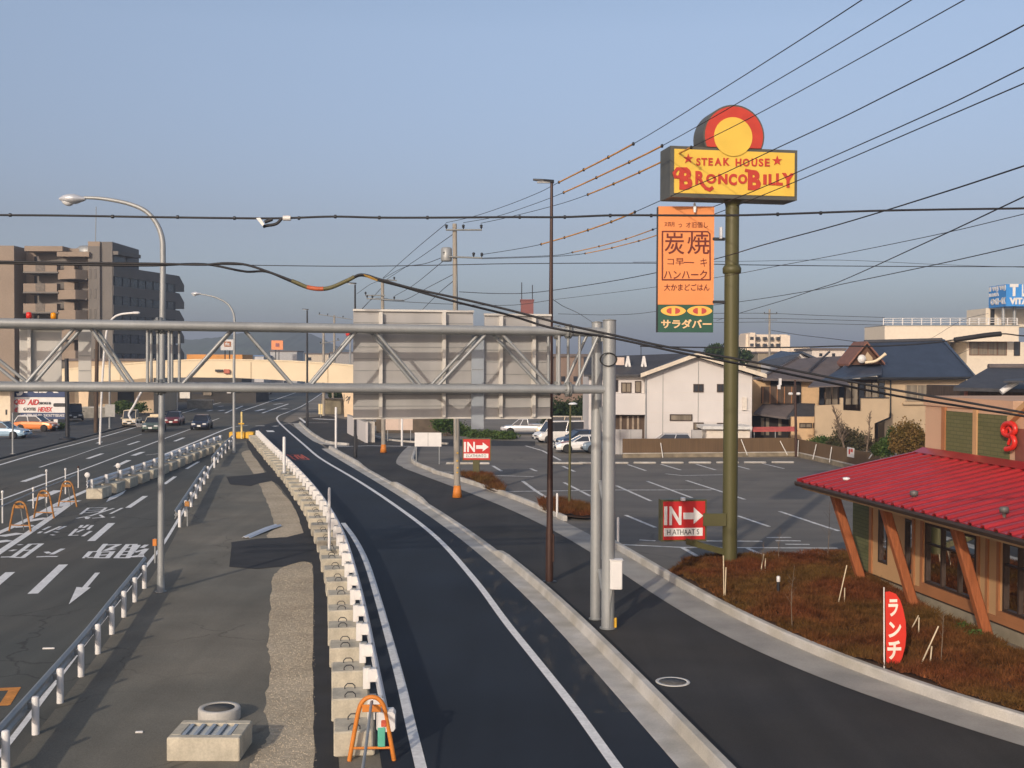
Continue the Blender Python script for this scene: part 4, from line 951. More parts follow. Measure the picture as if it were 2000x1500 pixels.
def RB(mb, u0, u1, v0, v1, z0, z1):
    return mb.hexa([E0+U*u0+V*v0+Vector((0, 0, z0)), E0+U*u1+V*v0+Vector((0, 0, z0)), E0+U*u1+V*v1+Vector((0, 0, z0)), E0+U*u0+V*v1+Vector((0, 0, z0)), E0+U*u0+V*v0+Vector((0, 0, z1)), E0+U*u1+V*v0+Vector((0, 0, z1)), E0+U*u1+V*v1+Vector((0, 0, z1)), E0+U*u0+V*v1+Vector((0, 0, z1))])
mb = MB(); g = lambda u: [E0+U*u+V*a+Vector((0, 0, EH+z)) for a, z in ((-.02, -.03), (-.15, -.03), (-.17, -.08), (-.14, -.16), (-.04, -.17), (-.02, -.12))]
mb.loft([g(0.02), g(UL)]); mb.build('gutter', mr_gut, rest)
mb = MB(); mb.hexa([RF(.25, .0, -.24), RF(UL, .0, -.24), RF(UL, 2.6, -.20), RF(.25, 2.6, -.20), RF(.25, .0, -.05), RF(UL, .0, -.05), RF(UL, 2.6, -.05), RF(.25, 2.6, -.05)]); mb.build('soffit', mat('tan soffit board', (.42, .26, .13), .8, var=.08), rest)
# slanted columns
for xt, yt, xb, yb, Y in ((1626, 966, 1686, 1146, 35.5), (1724, 990, 1786, 1188, 32.2), (1862, 1024, 1930, 1252, 28.7)):
    a = D(xb, yb, Y); a.z = max(a.z, .12); b = D(xt, yt, Y); b.z = EH-.2; d = (b-a).normalized(); w = .125; sd = U*w; fd = d.cross(U).normalized()*w
    ring = lambda p, k=1: [p + (sd*c + fd*e)*k for c, e in ((-1, -.7), (-.7, -1), (.7, -1), (1, -.7), (1, .7), (.7, 1), (-.7, 1), (-1, .7))]
    mb = MB(); mb.loft([ring(a + d*.1), ring(b)]); col = mb.build('column', mr_wood, rest)
    mb = MB(); mb.loft([ring(a - d*.08, .8), ring(a + d*.1, 1.05)]); mb.build('foot_shoe', m_dark, col)
    mb = MB(); c = b + Vector((0, 0, -.05)); mb.loft([[c + V*x + U*e + Vector((0, 0, z)) for x, z in ((-.1, .1), (1.9, .1), (1.9, -.12), (.1, -.12), (-.02, -.04))] for e in (-.09, .09)]); mb.build('bracket', mr_trim, col)
# roof vents
for x, y, h in ((1653, 941, .13), (1785, 976, .24), (1961, 1010, .24)):
    r_ = ray(x, y); best = None
    n_ = (RF(1, 0)-RF(0, 0)).cross(RF(0, 1)-RF(0, 0)).normalized(); t_ = (RF(0, 0)-CAM).dot(n_)/r_.dot(n_); p = CAM + r_*t_
    mb = MB(); mb.lathe([(.045, -.02), (.045, h*.45), (.10, h*.45), (.11, h*.8), (.09, h*.97), (.0, h+.01)], p, 16); mb.build('roof_vent', mat('grey vent cap', (.13, .125, .12), .5, .2, var=.15) if h > .2 else m_lens, roof)
# tower of the restaurant
TV = RV + .12; TW = Wall((E0+V*TV).xy, (E0+V*TV+U).xy); TH_ = 5.95
mb = MB(); TW.box(mb, -.02, 14, 0, TH_-.3, -5.5, 0); tw = mb.build('tower_wall', mr_pink, rest)
mb = MB(); TW.box(mb, -.06, TW.st(1982, 800)[0], TH_-.3, TH_, -5.55, .05); mb.build('parapet', mr_pink, tw)
for x0, x1 in ((1849, 1903), (1911.5, 1973)):
    mb = MB(); TW.box(mb, TW.st(x0, 850)[0], TW.st(x1, 850)[0], 3.4, TH_-.42, .004, .03); mb.build('brick_panel', mg_brick, tw)
for x0, x1 in ((1842, 1849), (1903.5, 1911)):
    mb = MB(); TW.box(mb, TW.st(x0, 850)[0], TW.st(x1, 850)[0], 3.3, TH_-.31, .002, .07); mb.build('pilaster', mr_trim if x0 == 1842 else mr_tan, tw)
mb = MB(); s1 = TW.st(1984, 800)[0]; mb.prism([TW.pt(s1, TH_-.6, -.4), TW.pt(s1+2.6, TH_+.9, -.4), TW.pt(s1+5.2, TH_-.6, -.4)], TW.n*.35); mb.build('gable', mg_brick, tw)
mb = MB()
for a, b in (((s1-.1, TH_-.62), (s1+2.6, TH_+.95)), ((s1+2.6, TH_+.95), (s1+5.3, TH_-.62))):
    mb.hexa([TW.pt(a[0], a[1], -.5), TW.pt(b[0], b[1], -.5), TW.pt(b[0], b[1], .2), TW.pt(a[0], a[1], .2), TW.pt(a[0], a[1]+.18, -.5), TW.pt(b[0], b[1]+.18, -.5), TW.pt(b[0], b[1]+.18, .2), TW.pt(a[0], a[1]+.18, .2)])
mb.build('gable_trim', mr_tan, tw)
mb = MB(); TW.box(mb, TW.st(1986, 860)[0], TW.st(1986, 860)[0]+5, 3.6, 5.2, .002, .05); mb.build('brick_panel', mat('red brown panel', (.20, .07, .05), .7, var=.15), tw)
sg = thing('letter_sign', 'big red curly letter B sign on the restaurant tower', 'letter sign', tuple(TW.px(1982, 880)))
mb = MB(); L9 = [(1780+x/9.09, 740+y/9.09) for x, y in [(1900, 1010), (1800, 1000), (1738, 960), (1722, 890), (1745, 820), (1810, 790), (1890, 800), (1935, 860), (1930, 940), (1870, 985), (1905, 1040), (1930, 1110), (1915, 1180), (1870, 1225), (1775, 1245)]]
P = smooth([TW.px(x, y, .16) for x, y in L9], 5); mb.tube(P, .075, 10); mb.build('letter', mat('glossy red letter', (.62, .03, .02), .3, spec=.5), sg)
mb = MB(); P2 = smooth([TW.px(x, y, .16) for x, y in [(1780+x/9.09, 740+y/9.09) for x, y in [(1775, 960), (1800, 880), (1840, 880), (1860, 960), (1840, 1080), (1815, 1160)]]], 4); mb.tube(P2, .045, 8); mb.build('letter', mat('glossy red letter', (.62, .03, .02)), sg)
# ---------------- pole sign ----------------
PB = G(1425, 1100, .25); PY = PB.y
ps = thing('pole_sign', 'tall olive pole carrying the yellow steak house sign and its round red crest', 'pole sign', (PB.x, PB.y, 0))
hz = lambda y: D(1425, y, PY).z
MB().tube([Vector((PB.x, PB.y, 0)), Vector((PB.x, PB.y, hz(532)))], .245, 28).build('pole', m_olive, ps)
MB().tube([Vector((PB.x, PB.y, hz(534))), Vector((PB.x, PB.y, hz(386)))], .228, 28).build('pole', m_olive, ps)
MB().lathe([(.2, hz(536)), (.30, hz(534)), (.31, hz(524)), (.25, hz(518)), (.2, hz(517))], (PB.x, PB.y, 0), 28).build('collar', m_olive, ps)
MB().lathe([(.22, hz(405)), (.26, hz(396)), (.45, hz(388)), (.45, hz(386)), (.2, hz(385))], (PB.x, PB.y, 0), 28).build('flare', m_olive, ps)
AL = .17; cu, su = math.cos(AL), math.sin(AL)
c0 = D(1433, 340, PY-.55); SW = Wall((c0.x, c0.y), (c0.x+cu, c0.y+su))
m_case = mat('sign casing', (.10, .10, .085), .5, .2, var=.1)
m_syel = mat('sign yellow face', (.74, .50, .075), .45, var=.05, scale=1.5); m_sred = mat('sign red', (.50, .05, .03), .45, var=.08, scale=3)
mb = MB(); sL, sR = SW.st(1309, 340)[0], SW.st(1557, 340)[0]; hB, hT = SW.st(1433, 388)[1], SW.st(1433, 289)[1]
SW.box(mb, sL, sR, hB, hT, -1.1, 0); cs = mb.build('sign_case', m_case, ps)
mb = MB(); SW.box(mb, sL+.13, sR-.1, hB+.13, hT-.1, .002, .02); mb.build('sign_face', m_syel, ps)
def zs(L, k=5, ox=1240, oy=170): return [(ox+x/k, oy+y/k) for x, y in L]
def zb(x0, y0, x1, y1): return (1240+x0/5, 170+y0/5, 1240+x1/5, 170+y1/5)
lt_ = MB()
def letter(txt, box, bold=.03):
    mb = MB(); SW.text(mb, txt, *zb(*box), .02, .045, bold); return mb.build('lettering', m_sred, ps)
for txt, x0, x1 in (('S', 597, 637), ('T', 645, 702), ('E', 716, 757), ('A', 775, 842), ('K', 860, 922)): letter(txt, (x0, 694, x1, 768))
for txt, x0, x1 in (('H', 980, 1035), ('O', 1050, 1115), ('U', 1135, 1190), ('S', 1205, 1250), ('E', 1265, 1312)): letter(txt, (x0, 700, x1, 777))
for txt, b in (('B', (432, 788, 558, 1005)), ('R', (588, 822, 680, 955)), ('O', (692, 850, 790, 945)), ('N', (810, 850, 900, 950)), ('C', (912, 848, 992, 962)), ('O', (1005, 852, 1092, 948)), ('B', (1100, 812, 1226, 1008)), ('I', (1250, 855, 1282, 955)), ('L', (1302, 852, 1370, 960)), ('L', (1375, 845, 1440, 963)), ('Y', (1432, 842, 1552, 985))): letter(txt, b, .05)
mb = MB(); SW.stroke(mb, zs([(500, 800), (410, 800), (380, 840), (392, 880), (432, 880), (440, 850)]), .10, .02, .046); mb.build('flourish', m_sred, ps)
mb = MB(); SW.stroke(mb, zs([(640, 935), (690, 990), (725, 1005), (752, 985)]), .11, .02, .046); mb.build('flourish', m_sred, ps)
mb = MB(); SW.stroke(mb, zs([(1130, 825), (1080, 815)]), .10, .02, .046); mb.build('flourish', m_sred, ps)
for cx, cy in ((518, 702), (1386, 722)):
    P = [zs([(cx + 50*math.sin(i*math.pi/5)*(1 if i % 2 == 0 else .42), cy - 50*math.cos(i*math.pi/5)*(1 if i % 2 == 0 else .42))])[0] for i in range(10)]
    mb = MB(); SW.poly(mb, P, .02, .045); mb.build('star', m_sred, ps)
# round crest
def disc(name, m, cx, cy, rx, ry, d0, d1, n=48, cut=None):
    s0, h0 = SW.st(*zs([(cx, cy)])[0]); kx = abs(SW.st(*zs([(cx+rx, cy)])[0])[0]-s0); ky = abs(SW.st(*zs([(cx, cy-ry)])[0])[1]-h0)
    P = [(s0+kx*math.cos(a), h0+ky*math.sin(a)) for a in np.linspace(0, 2*math.pi, n+1)[:-1]]
    if cut is not None: P = [(a, max(b, cut)) for a, b in P]
    return MB().prism([SW.pt(a, b, d0) for a, b in P], SW.n*(d1-d0)).build(name, m, ps)
disc('crest_case', m_case, 965, 480, 296, 305, -1.0, .03, cut=hT+.002)
disc('crest_face', m_sred, 965, 480, 282, 288, .03, .045, cut=hT+.003)
disc('crest_center', m_syel, 955, 488, 186, 190, .046, .06)
# orange board with brush lettering
OW = face_wall(1285, 1395, PY-.1, PY-.1)
m_org = mat('orange board face', (.74, .27, .085), .55, var=.04, scale=1.0); m_ink = mat('maroon brush ink', (.13, .018, .012), .6, var=.1); m_grn = mat('dark green board', (.018, .085, .055), .5, var=.08, scale=2); m_cr = mat('cream lettering', (.80, .52, .27), .5, var=.05)
ob = thing('hanging_board', 'orange vertical board with dark brush lettering and a green foot panel', 'board', tuple(OW.px(1340, 649)))
mb = MB(); OW.rect(mb, 1285, 403, 1394.5, 595, -.22, 0); mb.build('orange_panel', m_org, ob)
mb = MB(); OW.rect(mb, 1285, 595.5, 1393, 649, -.22, .004); mb.build('green_panel', m_grn, ob)
mb = MB(); OW.rect(mb, 1283.5, 404, 1285, 649, -.24, .01); mb.build('edge_trim', m_dark, ob)
def z2(L): return [(1240+x/5, 380+y/5) for x, y in L]
def zb2(x0, y0, x1, y1): return (1240+x0/5, 380+y0/5, 1240+x1/5, 380+y1/5)
def oletter(txt, b, m=m_ink, bold=0, d=.0):
    mb = MB(); OW.text(mb, txt, *zb2(*b), d+.001, d+.014, bold); return mb.build('lettering', m, ob)
oletter('炭', (290, 372, 482, 582), bold=.006); oletter('焼', (512, 368, 726, 582), bold=.006)
oletter('ヌ四月', (288, 268, 385, 312)); oletter('っ', (425, 285, 458, 320)); oletter('オ旧個し', (500, 268, 712, 325))
oletter('コ早', (318, 620, 480, 690)); oletter('キ', (640, 622, 705, 705)); mb = MB(); OW.stroke(mb, z2([(480, 662), (575, 664)]), .03, .001, .014); mb.build('lettering', m_ink, ob)
oletter('ハンハーク', (282, 738, 705, 825), bold=.01); oletter('大かまどごはん', (285, 872, 728, 940), bold=.008)
mb = MB(); OW.stroke(mb, z2([(268, 360), (710, 362), (732, 385), (735, 832), (268, 832)]), .045, .001, .0135, closed=True); mb.build('brush_frame', m_ink, ob)
oletter('サラダバー', (256, 1218, 748, 1308), m_cr, bold=.03, d=.004)
for cx in (375, 632):
    s0, h0 = OW.st(*z2([(cx, 1136)])[0]); P = []
    for a in np.linspace(0, 2*math.pi, 33)[:-1]:
        c, s_ = math.cos(a), math.sin(a); P.append((s0 + .42*math.copysign(abs(c)**.9, c), h0 + .165*math.copysign(abs(s_)**1.3, s_)))
    mb = MB().prism([OW.pt(a, b, .004) for a, b in P], OW.n*.012); mb.build('oval_motif', mat('motif yellow', (.85, .45, .08), .5), ob)
    for sg_ in (-1, 1):
        P = [(s0 + sg_*(.06 + .17*math.cos(a)), h0 + .10*math.sin(a)) for a in np.linspace(-math.pi/2, math.pi/2, 12)]
        MB().prism([OW.pt(a, b, .0165) for a, b in (P if sg_ > 0 else P[::-1])], OW.n*.006).build('oval_motif', mat('motif red', (.45, .06, .05), .5), ob)
for y in (465, 588):
    a = D(1395, y, PY-.05); b = D(1412, y+4, PY-.05); mb = MB(); mb.bbox((a+b)/2, ((b-a).length+.12, .12, .10), .01); mb.build('bracket', m_dark, ob)
c = D(1408, 455, PY-.2); MB().bbox(c, (.1, .12, .4), .02).build('ballast_box', m_whiteb, ob)
c = D(1356, 404, PY-.1); MB().tube([c + Vector((0, -.05, .12)), c + Vector((0, -.12, -.05)), c + Vector((0, -.12, -.2))], [.03, .06, .04]).build('spot_lamp', m_lens, ob)
# IN signs
m_inred = mat('entrance sign red', (.52, .022, .022), .45, var=.05, scale=2); m_inw = mat('entrance sign white', (.76, .75, .73), .5, var=.04)
def insign(label, x0, y0, x1, y1, xs, Y, yaw, zt, sub, arms):
    c = D(x0, (y0+y1)/2, Y); w = Wall((c.x, c.y), (c.x+math.cos(yaw), c.y+math.sin(yaw)))
    t = thing('entrance_sign', label, 'entrance sign', tuple(w.px((x0+x1)/2, y1)))
    s0, s1 = 0, w.st(x1, (y0+y1)/2)[0]; xm = (x0+x1)/2; h1, h0 = w.st(xm, y0)[1], w.st(xm, y1)[1]
    mb = MB(); w.box(mb, s0, s1, h0, h1, -.38, 0); mb.build('case', m_olive, t)
    k = (s1-s0)*.035
    mb = MB(); w.box(mb, s0+k, s1-k, h0+k, h1-k, .001, .012); mb.build('red_face', m_inred, t)
    X = lambda f: x0+(x1-x0)*f; Yy = lambda f: y0+(y1-y0)*f
    for ch, a, b in (('I', .055, .125), ('N', .17, .44)):
        mb = MB(); w.text(mb, ch, X(a), Yy(.16), X(b), Yy(.61), .012, .024, .03); mb.build('lettering', m_inw, t)
    mb = MB(); w.poly(mb, [(X(a), Yy(b)) for a, b in ((.48, .31), (.71, .31), (.71, .18), (.92, .385), (.71, .58), (.71, .47), (.48, .47))], .012, .024); mb.build('arrow', m_inw, t)
    mb = MB(); w.rect(mb, X(.05), Yy(.68), X(.91), Yy(.875), .012, .018); mb.build('caption_panel', m_inw, t)
    mb = MB(); w.text(mb, sub, X(.12), Yy(.715), X(.83), Yy(.84), .018, .024, .0); mb.build('caption', m_dark, t)
    return t, w
ti, wi = insign('larger red IN sign with a white arrow, bolted to the olive pole', 1292, 976, 1380, 1057, 0, PY-.35, .14, None, 'H ATHAAT S', 1)
a, b = D(1376, 1015, PY-.3), Vector((PB.x-.2, PB.y, D(1425, 1014, PY).z)); mb = MB(); mb.box((a+b)/2, ((b-a).length, .2, .42)); mb.build('arm', m_olive, ti)
a, b = D(1340, 1057, PY-.25), Vector((PB.x-.15, PB.y, D(1425, 1078, PY).z)); mb = MB(); mb.loft([[p + Vector((0, y, z)) for y, z in ((-.1, -.1), (.1, -.1), (.1, .1), (-.1, .1))] for p in (a, b)]); mb.build('arm', m_olive, ti)
c = D(1333, 976, PY-.45); MB().bbox(c + Vector((.02, 0, .02)), (.16, .14, .12), .02).build('spot_lamp', m_whiteb, ti)
t2, w2 = insign('smaller red IN sign with a white arrow on its own short post', 903, 856, 959, 900, 0, G(930, 936).y, .0, None, 'ZCATHUNTO', 0)
b = G(930, 936); mb = MB(); mb.bbox(Vector((b.x, b.y+.19, .75)), (.40, .36, 1.5), .02); mb.build('post', m_olive, t2)
# ---------------- beige fence behind the car park ----------------
def panel_fence(name, label, x0, y0b, y0t, x1, y1b, y1t, posts):
    a, b = G(x0, y0b), G(x1, y1b); w = Wall((a.x, a.y), (b.x, b.y)); L = (b-a).length; t = thing('fence', label, 'fence', tuple(a))
    ha = w.st(x0, y0t)[1]
    mb = MB(); w.box(mb, 0, L, .32, ha, -.06, 0); mb.build('slat_panel', m_fence, t)
    mb = MB(); w.box(mb, 0, L, 0, .3, -.12, .18); mb.build('footing', mat('dirty footing concrete', (.24, .20, .14), .9, var=.35, scale=1.5), t)
    mb = MB(); w.box(mb, -.05, L, .30, .345, -.1, .2); mb.build('rail', m_conc, t)
    return w, t, L, ha
fw1 = panel_fence('fence', 'long brown slat fence behind the car park, facing the road', 1216, 894, 857, 1557, 891, 857, 4)
fw2 = panel_fence('fence', 'brown slat fence turning towards the restaurant with slanted stakes', 1557, 891, 857, 1800, 948, 893, 5)
for x0, y0, x1, y1, w_ in ((1447, 858, 1455, 888, fw1), (1523, 861, 1533, 888, fw1), (1561, 860, 1571, 891, fw2), (1596, 868, 1601, 897, fw2), (1626, 873, 1634, 903, fw2), (1290, 865, 1291, 897, fw1), (1709, 881, 1712, 896, fw2)):
    w = w_[0]; p = w.px(x0, y0, .06); q = w.px(x1, y1, .5); q.z = max(q.z, .02); o = MB().tube([p, q], .035, 8).build('stake', m_rib); tag(o, 'thin pale stake leaning on the brown slat fence', 'stake', 'stakes leaning on the brown fence')
w = fw2[0]; t = thing('notice', 'small white notice on the brown fence near the red roof', 'notice', tuple(w.px(1662, 890))); mb = MB(); w.rect(mb, 1656, 874, 1669, 893, .02, .05); mb.build('board', m_white, t); mb = MB(); w.rect(mb, 1659, 877, 1662, 887, .05, .056); w.rect(mb, 1663, 877, 1667, 883, .05, .056); mb.build('print', m_sred, t)
for k in range(9):
    a = G(1098+54*k, 907-.2*k); o = MB().bbox(a + Vector((0, .2, .07)), (1.55, .18, .14), .04).build('wheel_stop', m_conc); tag(o, 'pale concrete wheel stop along the back row of the car park', 'wheel stop', 'wheel stops of the car park')
for x, y in ((893, 907), (935, 907), (1118, 907)):
    a = G(x, y); o = MB().bbox(a + Vector((0, 0, .07)), (1.5, .16, .14), .04).build('wheel_stop', m_conc); tag(o, {893: 'wheel stop just left of the small red sign post', 935: 'wheel stop behind the small red sign post', 1118: 'wheel stop by the white car with red stripes'}[x], 'wheel stop')
# ---------------- white house ----------------
def house_block(w, mb, pts, d): return mb.prism([w.px(x, y) for x, y in pts], -w.n*d)
def window(w, t, x0, y0, x1, y1, fr=m_frame, gl=m_glass, mull=1, curtain=False, d=.0):
    mb = MB(); ym = (y0+y1)/2; xm = (x0+x1)/2; s0, s1 = w.st(x0, ym)[0], w.st(x1, ym)[0]; h1, h0 = w.st(xm, y0)[1], w.st(xm, y1)[1]; f = min(.07, (s1-s0)*.12)
    for a, b, c, e in ((s0, s1, h0, h0+f), (s0, s1, h1-f, h1), (s0, s0+f, h0+f, h1-f), (s1-f, s1, h0+f, h1-f)): w.box(mb, a, b, c, e, d+.002, d+.09)
    for k in range(mull): x = s0+(s1-s0)*(k+1)/(mull+1); w.box(mb, x-f*.45, x+f*.45, h0+f, h1-f, d+.002, d+.075)
    o = mb.build('window', fr, t); mb = MB(); w.box(mb, s0+f, s1-f, h0+f, h1-f, d+.004, d+.03); mb.build('pane', gl, o)
    return o
m_curt = mat('curtained glass', (.20, .17, .13), .2, var=.35, scale=1.2, stretch=(3, 3, .1), spec=.6)
HY = 92.0; HW = face_wall(1262, 1469, HY, HY); ht = thing('house', 'white gabled two storey house behind the brown fence', 'house', tuple(HW.px(1360, 890).xy) + (0,))
gz = lambda x, y: (HW.st(x, y))
mb = MB(); B0 = [HW.st(1262, 735), HW.st(1358, 697), HW.st(1469, 733)]; mb.prism([HW.pt(B0[0][0], 0), HW.pt(B0[2][0], 0), HW.pt(*B0[2]), HW.pt(*B0[1]), HW.pt(*B0[0])], -HW.n*9); wall_ = mb.build('wall', m_whitew, ht)
for x in (1294.5, 1363.5):
    mb = MB(); HW.box(mb, HW.st(x-.5, 800)[0], HW.st(x+.5, 800)[0], .0, HW.st(x, 728 if x < 1300 else 705)[1], .002, .03); mb.build('joint', m_galvd, wall_)
for y in (746, 767, 782, 806, 825): mb = MB(); HW.rect(mb, 1264, y-.25, 1467, y+.25, .002, .008); mb.build('joint', mat('siding joint', (.6, .55, .5), .8), wall_)
def slope(w, mb, p0, p1, d0, d1, th): # roof slab over the line p0-p1 of wall plane
    a, b = w.st(*p0), w.st(*p1); return mb.hexa([w.pt(*a, d0), w.pt(*b, d0), w.pt(*b, d1), w.pt(*a, d1), w.pt(a[0], a[1]+th, d0), w.pt(b[0], b[1]+th, d0), w.pt(b[0], b[1]+th, d1), w.pt(a[0], a[1]+th, d1)])
mb = MB(); slope(HW, mb, (1250, 736), (1358, 696), .7, -9.5, .22); slope(HW, mb, (1358, 696), (1492, 737), .7, -9.5, .22); mb.build('roof', m_roofd, ht)
mb = MB(); slope(HW, mb, (1249, 737), (1358, 697), .85, .72, .32); slope(HW, mb, (1358, 697), (1493, 738), .85, .72, .32); mb.build('bargeboard', mat('cream bargeboard', (.62, .55, .44), .6), ht)
window(HW, ht, 1354, 750, 1374, 766); window(HW, ht, 1400, 750, 1416, 766); window(HW, ht, 1308, 809, 1352, 822, gl=m_curt, mull=0); window(HW, ht, 1354, 825, 1374, 840, gl=m_curt); window(HW, ht, 1400, 826, 1416, 831)
mb = MB(); HW.rect(mb, 1449, 776, 1458, 801, .002, .2); mb.build('meter_box', mat('pale box', (.68, .62, .54), .5), ht)
mb = MB(); mb.tube([HW.px(1261, 738, .1), HW.px(1261, 857, .1)], .05); mb.build('downpipe', m_galv, ht)
LW = face_wall(1190, 1263, HY+1.2, HY+1.2); mb = MB(); LW.box(mb, LW.st(1150, 780)[0], LW.st(1263, 780)[0], 0, LW.st(1230, 733)[1], -8, 0); mb.build('wing_wall', m_whitew, ht)
def roofplane(mb, e0, e1, r1, r0, th=.15):
    P = [Vector(p) for p in (e0, e1, r1, r0)]; return mb.hexa([p - Vector((0, 0, th)) for p in P] + P)
mb = MB(); roofplane(mb, D(1140, 732, HY+.4), D(1262, 731, HY+.4), D(1345, 690, HY+5), D(1140, 697, HY+5)); mb.build('wing_roof', m_roofd, ht)
window(LW, ht, 1213, 747, 1233, 767, gl=m_curt); window(LW, ht, 1240, 744, 1252, 767, gl=m_curt, mull=0); window(LW, ht, 1198, 742, 1207, 765)
mb = MB(); LW.rect(mb, 1190, 768, 1260, 809, .02, .9); mb.build('balcony', m_whitew, ht)
mb = MB(); LW.rect(mb, 1195, 811, 1258, 856, .01, .08); o = mb.build('ground_floor_screen', m_woodd, ht)
for x in (1212, 1226, 1236, 1246): mb = MB(); LW.rect(mb, x-2, 812, x+2, 855, .08, .14); mb.build('screen_post', mat('grey wood', (.30, .24, .18), .8, var=.2), o)
mb = MB(); a = D(1208, 708, HY+2.1); rw = Wall((D(1200, 708, HY+2.2)).xy, (D(1260, 708, HY+2.2)).xy)
rw.rect(mb, 1201, 698, 1219, 713, 0, .15); mb.build('roof_panel', mat('pinkish panel', (.62, .5, .42), .5), ht)
for x in (1226, 1257):
    mb = MB(); rw.stroke(mb, [(x-3.5, 715), (x, 697), (x+3.5, 715)], .18, 0, .2); mb.build('aerial_foot', m_white, ht)
mb = MB(); b = D(1252, 694, HY+4.8)
mb.tube([b, D(1252, 672, HY+4.8)], .03); mb.tube([D(1247, 673, HY+4.8), D(1258, 674, HY+4.8)], .025); mb.build('aerial', m_dark, ht)
q = D(1228, 848, HY-5); o = thing('garden_wall', 'grey panel garden wall left of the brown fence', 'wall', (q.x, q.y, 0)); w = face_wall(1200, 1254, HY-5, HY-5); mb = MB(); w.box(mb, w.st(1202, 848)[0], w.st(1254, 848)[0], 0, w.st(1228, 839)[1], -.15, 0); mb.build('panel', mat('grey fibre panel', (.40, .39, .38), .8, var=.06), o)
for x in (1211, 1232): mb = MB(); w.rect(mb, x-.5, 840, x+.5, 892, .002, .02); mb.build('seam', m_galvd, o)
w = face_wall(1370, 1466, HY-3, HY-3); q = w.px(1418, 890); t = thing('shed', 'low white flat roofed shed before the white house', 'shed', (q.x, q.y, 0))
mb = MB(); w.box(mb, w.st(1380, 845)[0], w.st(1465, 845)[0], 0, w.st(1418, 838)[1], -2.4, 0); mb.build('wall', mat('shed panel', (.66, .6, .52), .7, var=.06), t); mb = MB(); w.box(mb, w.st(1371, 835)[0], w.st(1467, 835)[0], w.st(1418, 838)[1], w.st(1418, 832)[1], -2.7, .4); mb.build('roof', mat('shed roof', (.6, .6, .58), .5), t)
mb = MB(); w.rect(mb, 1351, 840, 1371, 892, -.3, .0); mb.build('side_wall', mat('grey fibre panel', (.4, .4, .4)), t)
# ---------------- old houses with blue and brown roofs ----------------
JY = 98.0; JW = face_wall(1650, 1890, JY, JY); q = JW.px(1770, 880); jt = thing('house', 'tan house with a broad blue tiled roof and a brown gable', 'house', (q.x, q.y, 0))
mb = MB(); JW.box(mb, JW.st(1728, 800)[0], JW.st(1886, 800)[0], 0, JW.st(1800, 738)[1], -7, 0); mb.build('wall', m_tan, jt)
mb = MB(); JW.box(mb, JW.st(1560, 800)[0], JW.st(1728, 800)[0], 0, JW.st(1650, 742)[1], -7, -2.2); mb.build('recess_wall', m_woodd, jt)
mb = MB(); roofplane(mb, D(1716, 738, JY-1.0), D(1902, 736, JY-1.0), D(1838, 665, JY+6), D(1690, 669, JY+6), .2); mb.hexa([D(1902, 736, JY-1), D(1905, 735, JY+10), D(1845, 666, JY+6.5), D(1838, 665, JY+6)] + [p + Vector((0, 0, .15)) for p in (D(1902, 736, JY-1), D(1905, 735, JY+10), D(1845, 666, JY+6.5), D(1838, 665, JY+6))]); mb.build('roof', m_roofb, jt)
mb = MB(); mb.tube([D(1688, 667.5, JY+6), D(1840, 663.5, JY+6)], .16, 8); mb.build('ridge', m_roofd, jt)
mb = MB(); mb.tube([D(1716, 739, JY-1.1), D(1900, 737.5, JY-1.1)], .1, 8); mb.build('gutter', m_dark, jt)
mb = MB(); roofplane(mb, D(1605, 742, JY-2.2), D(1722, 728, JY-1.6), D(1724, 709, JY+2.2), D(1652, 713, JY+1.2), .2); mb.build('lower_roof', m_roofb, jt)
GW = face_wall(1650, 1725, JY+.8, JY+.8)
mb = MB(); GW.poly(mb, [(1656, 713), (1690, 673), (1722, 711)], -3.5, 0); g_ = mb.build('gable', mat('brown gable boards', (.10, .05, .03), .8, var=.25, scale=2), jt)
mb = MB(); GW.poly(mb, [(1684, 705), (1694, 687), (1704, 699), (1704, 704)], .005, .04); mb.build('gable_plaster', m_tan, g_)
mb = MB(); slope(GW, mb, (1654, 715), (1690, 671), .5, -3.5, .2); slope(GW, mb, (1690, 671), (1725, 713), .5, -3.5, .2); mb.build('gable_verge', mat('reddish verge board', (.20, .09, .06), .7, var=.2), g_)
mb = MB(); c = GW.px(1681, 701, .35); mb.lathe([(.02, -.04), (.36, 0), (.36, .03), (.02, 0)], c, 18, 'Y'); mb.build('dish', m_white, g_)
mb = MB(); mb.tube(smooth([GW.px(1686, 708, .5), GW.px(1705, 705, .7), GW.px(1724, 691, .8)], 5), [.12]*10+[.16], 8); mb.build('roof_pipe', m_cream, g_)
AWx = face_wall(1590, 1740, JY-4, JY-4)
for P in ([(1592, 792), (1641, 790), (1641, 777), (1647, 777), (1647, 895), (1592, 895)], [(1647, 801), (1682, 803), (1682, 895), (1647, 895)], [(1682, 778), (1736, 778), (1736, 815), (1708, 827), (1708, 895), (1682, 895)]):
    mb = MB(); AWx.poly(mb, [(x, y) for x, y in P], -.25, 0); mb.build('balcony_wall', m_tan, jt)
mb = MB(); AWx.rect(mb, 1683, 776, 1737, 778, -.3, .05); mb.build('balcony_cap', m_dark, jt)
mb = MB(); mb.tube([JW.px(1738, 740, .2), JW.px(1738, 815, .2)], .06); mb.tube([JW.px(1738, 815, .2), JW.px(1711, 826, .3), JW.px(1711, 856, .3)], .07); mb.build('downpipe', m_dark, jt)
for k, x in enumerate(range(1600, 1730, 13)):
    mb = MB(); w = face_wall(1560, 1740, JY-1.5, JY-1.5); w.rect(mb, x, 748, x+10, 790, -.06, 0); mb.build('glass_door', m_curt if k % 3 else m_glass, jt)
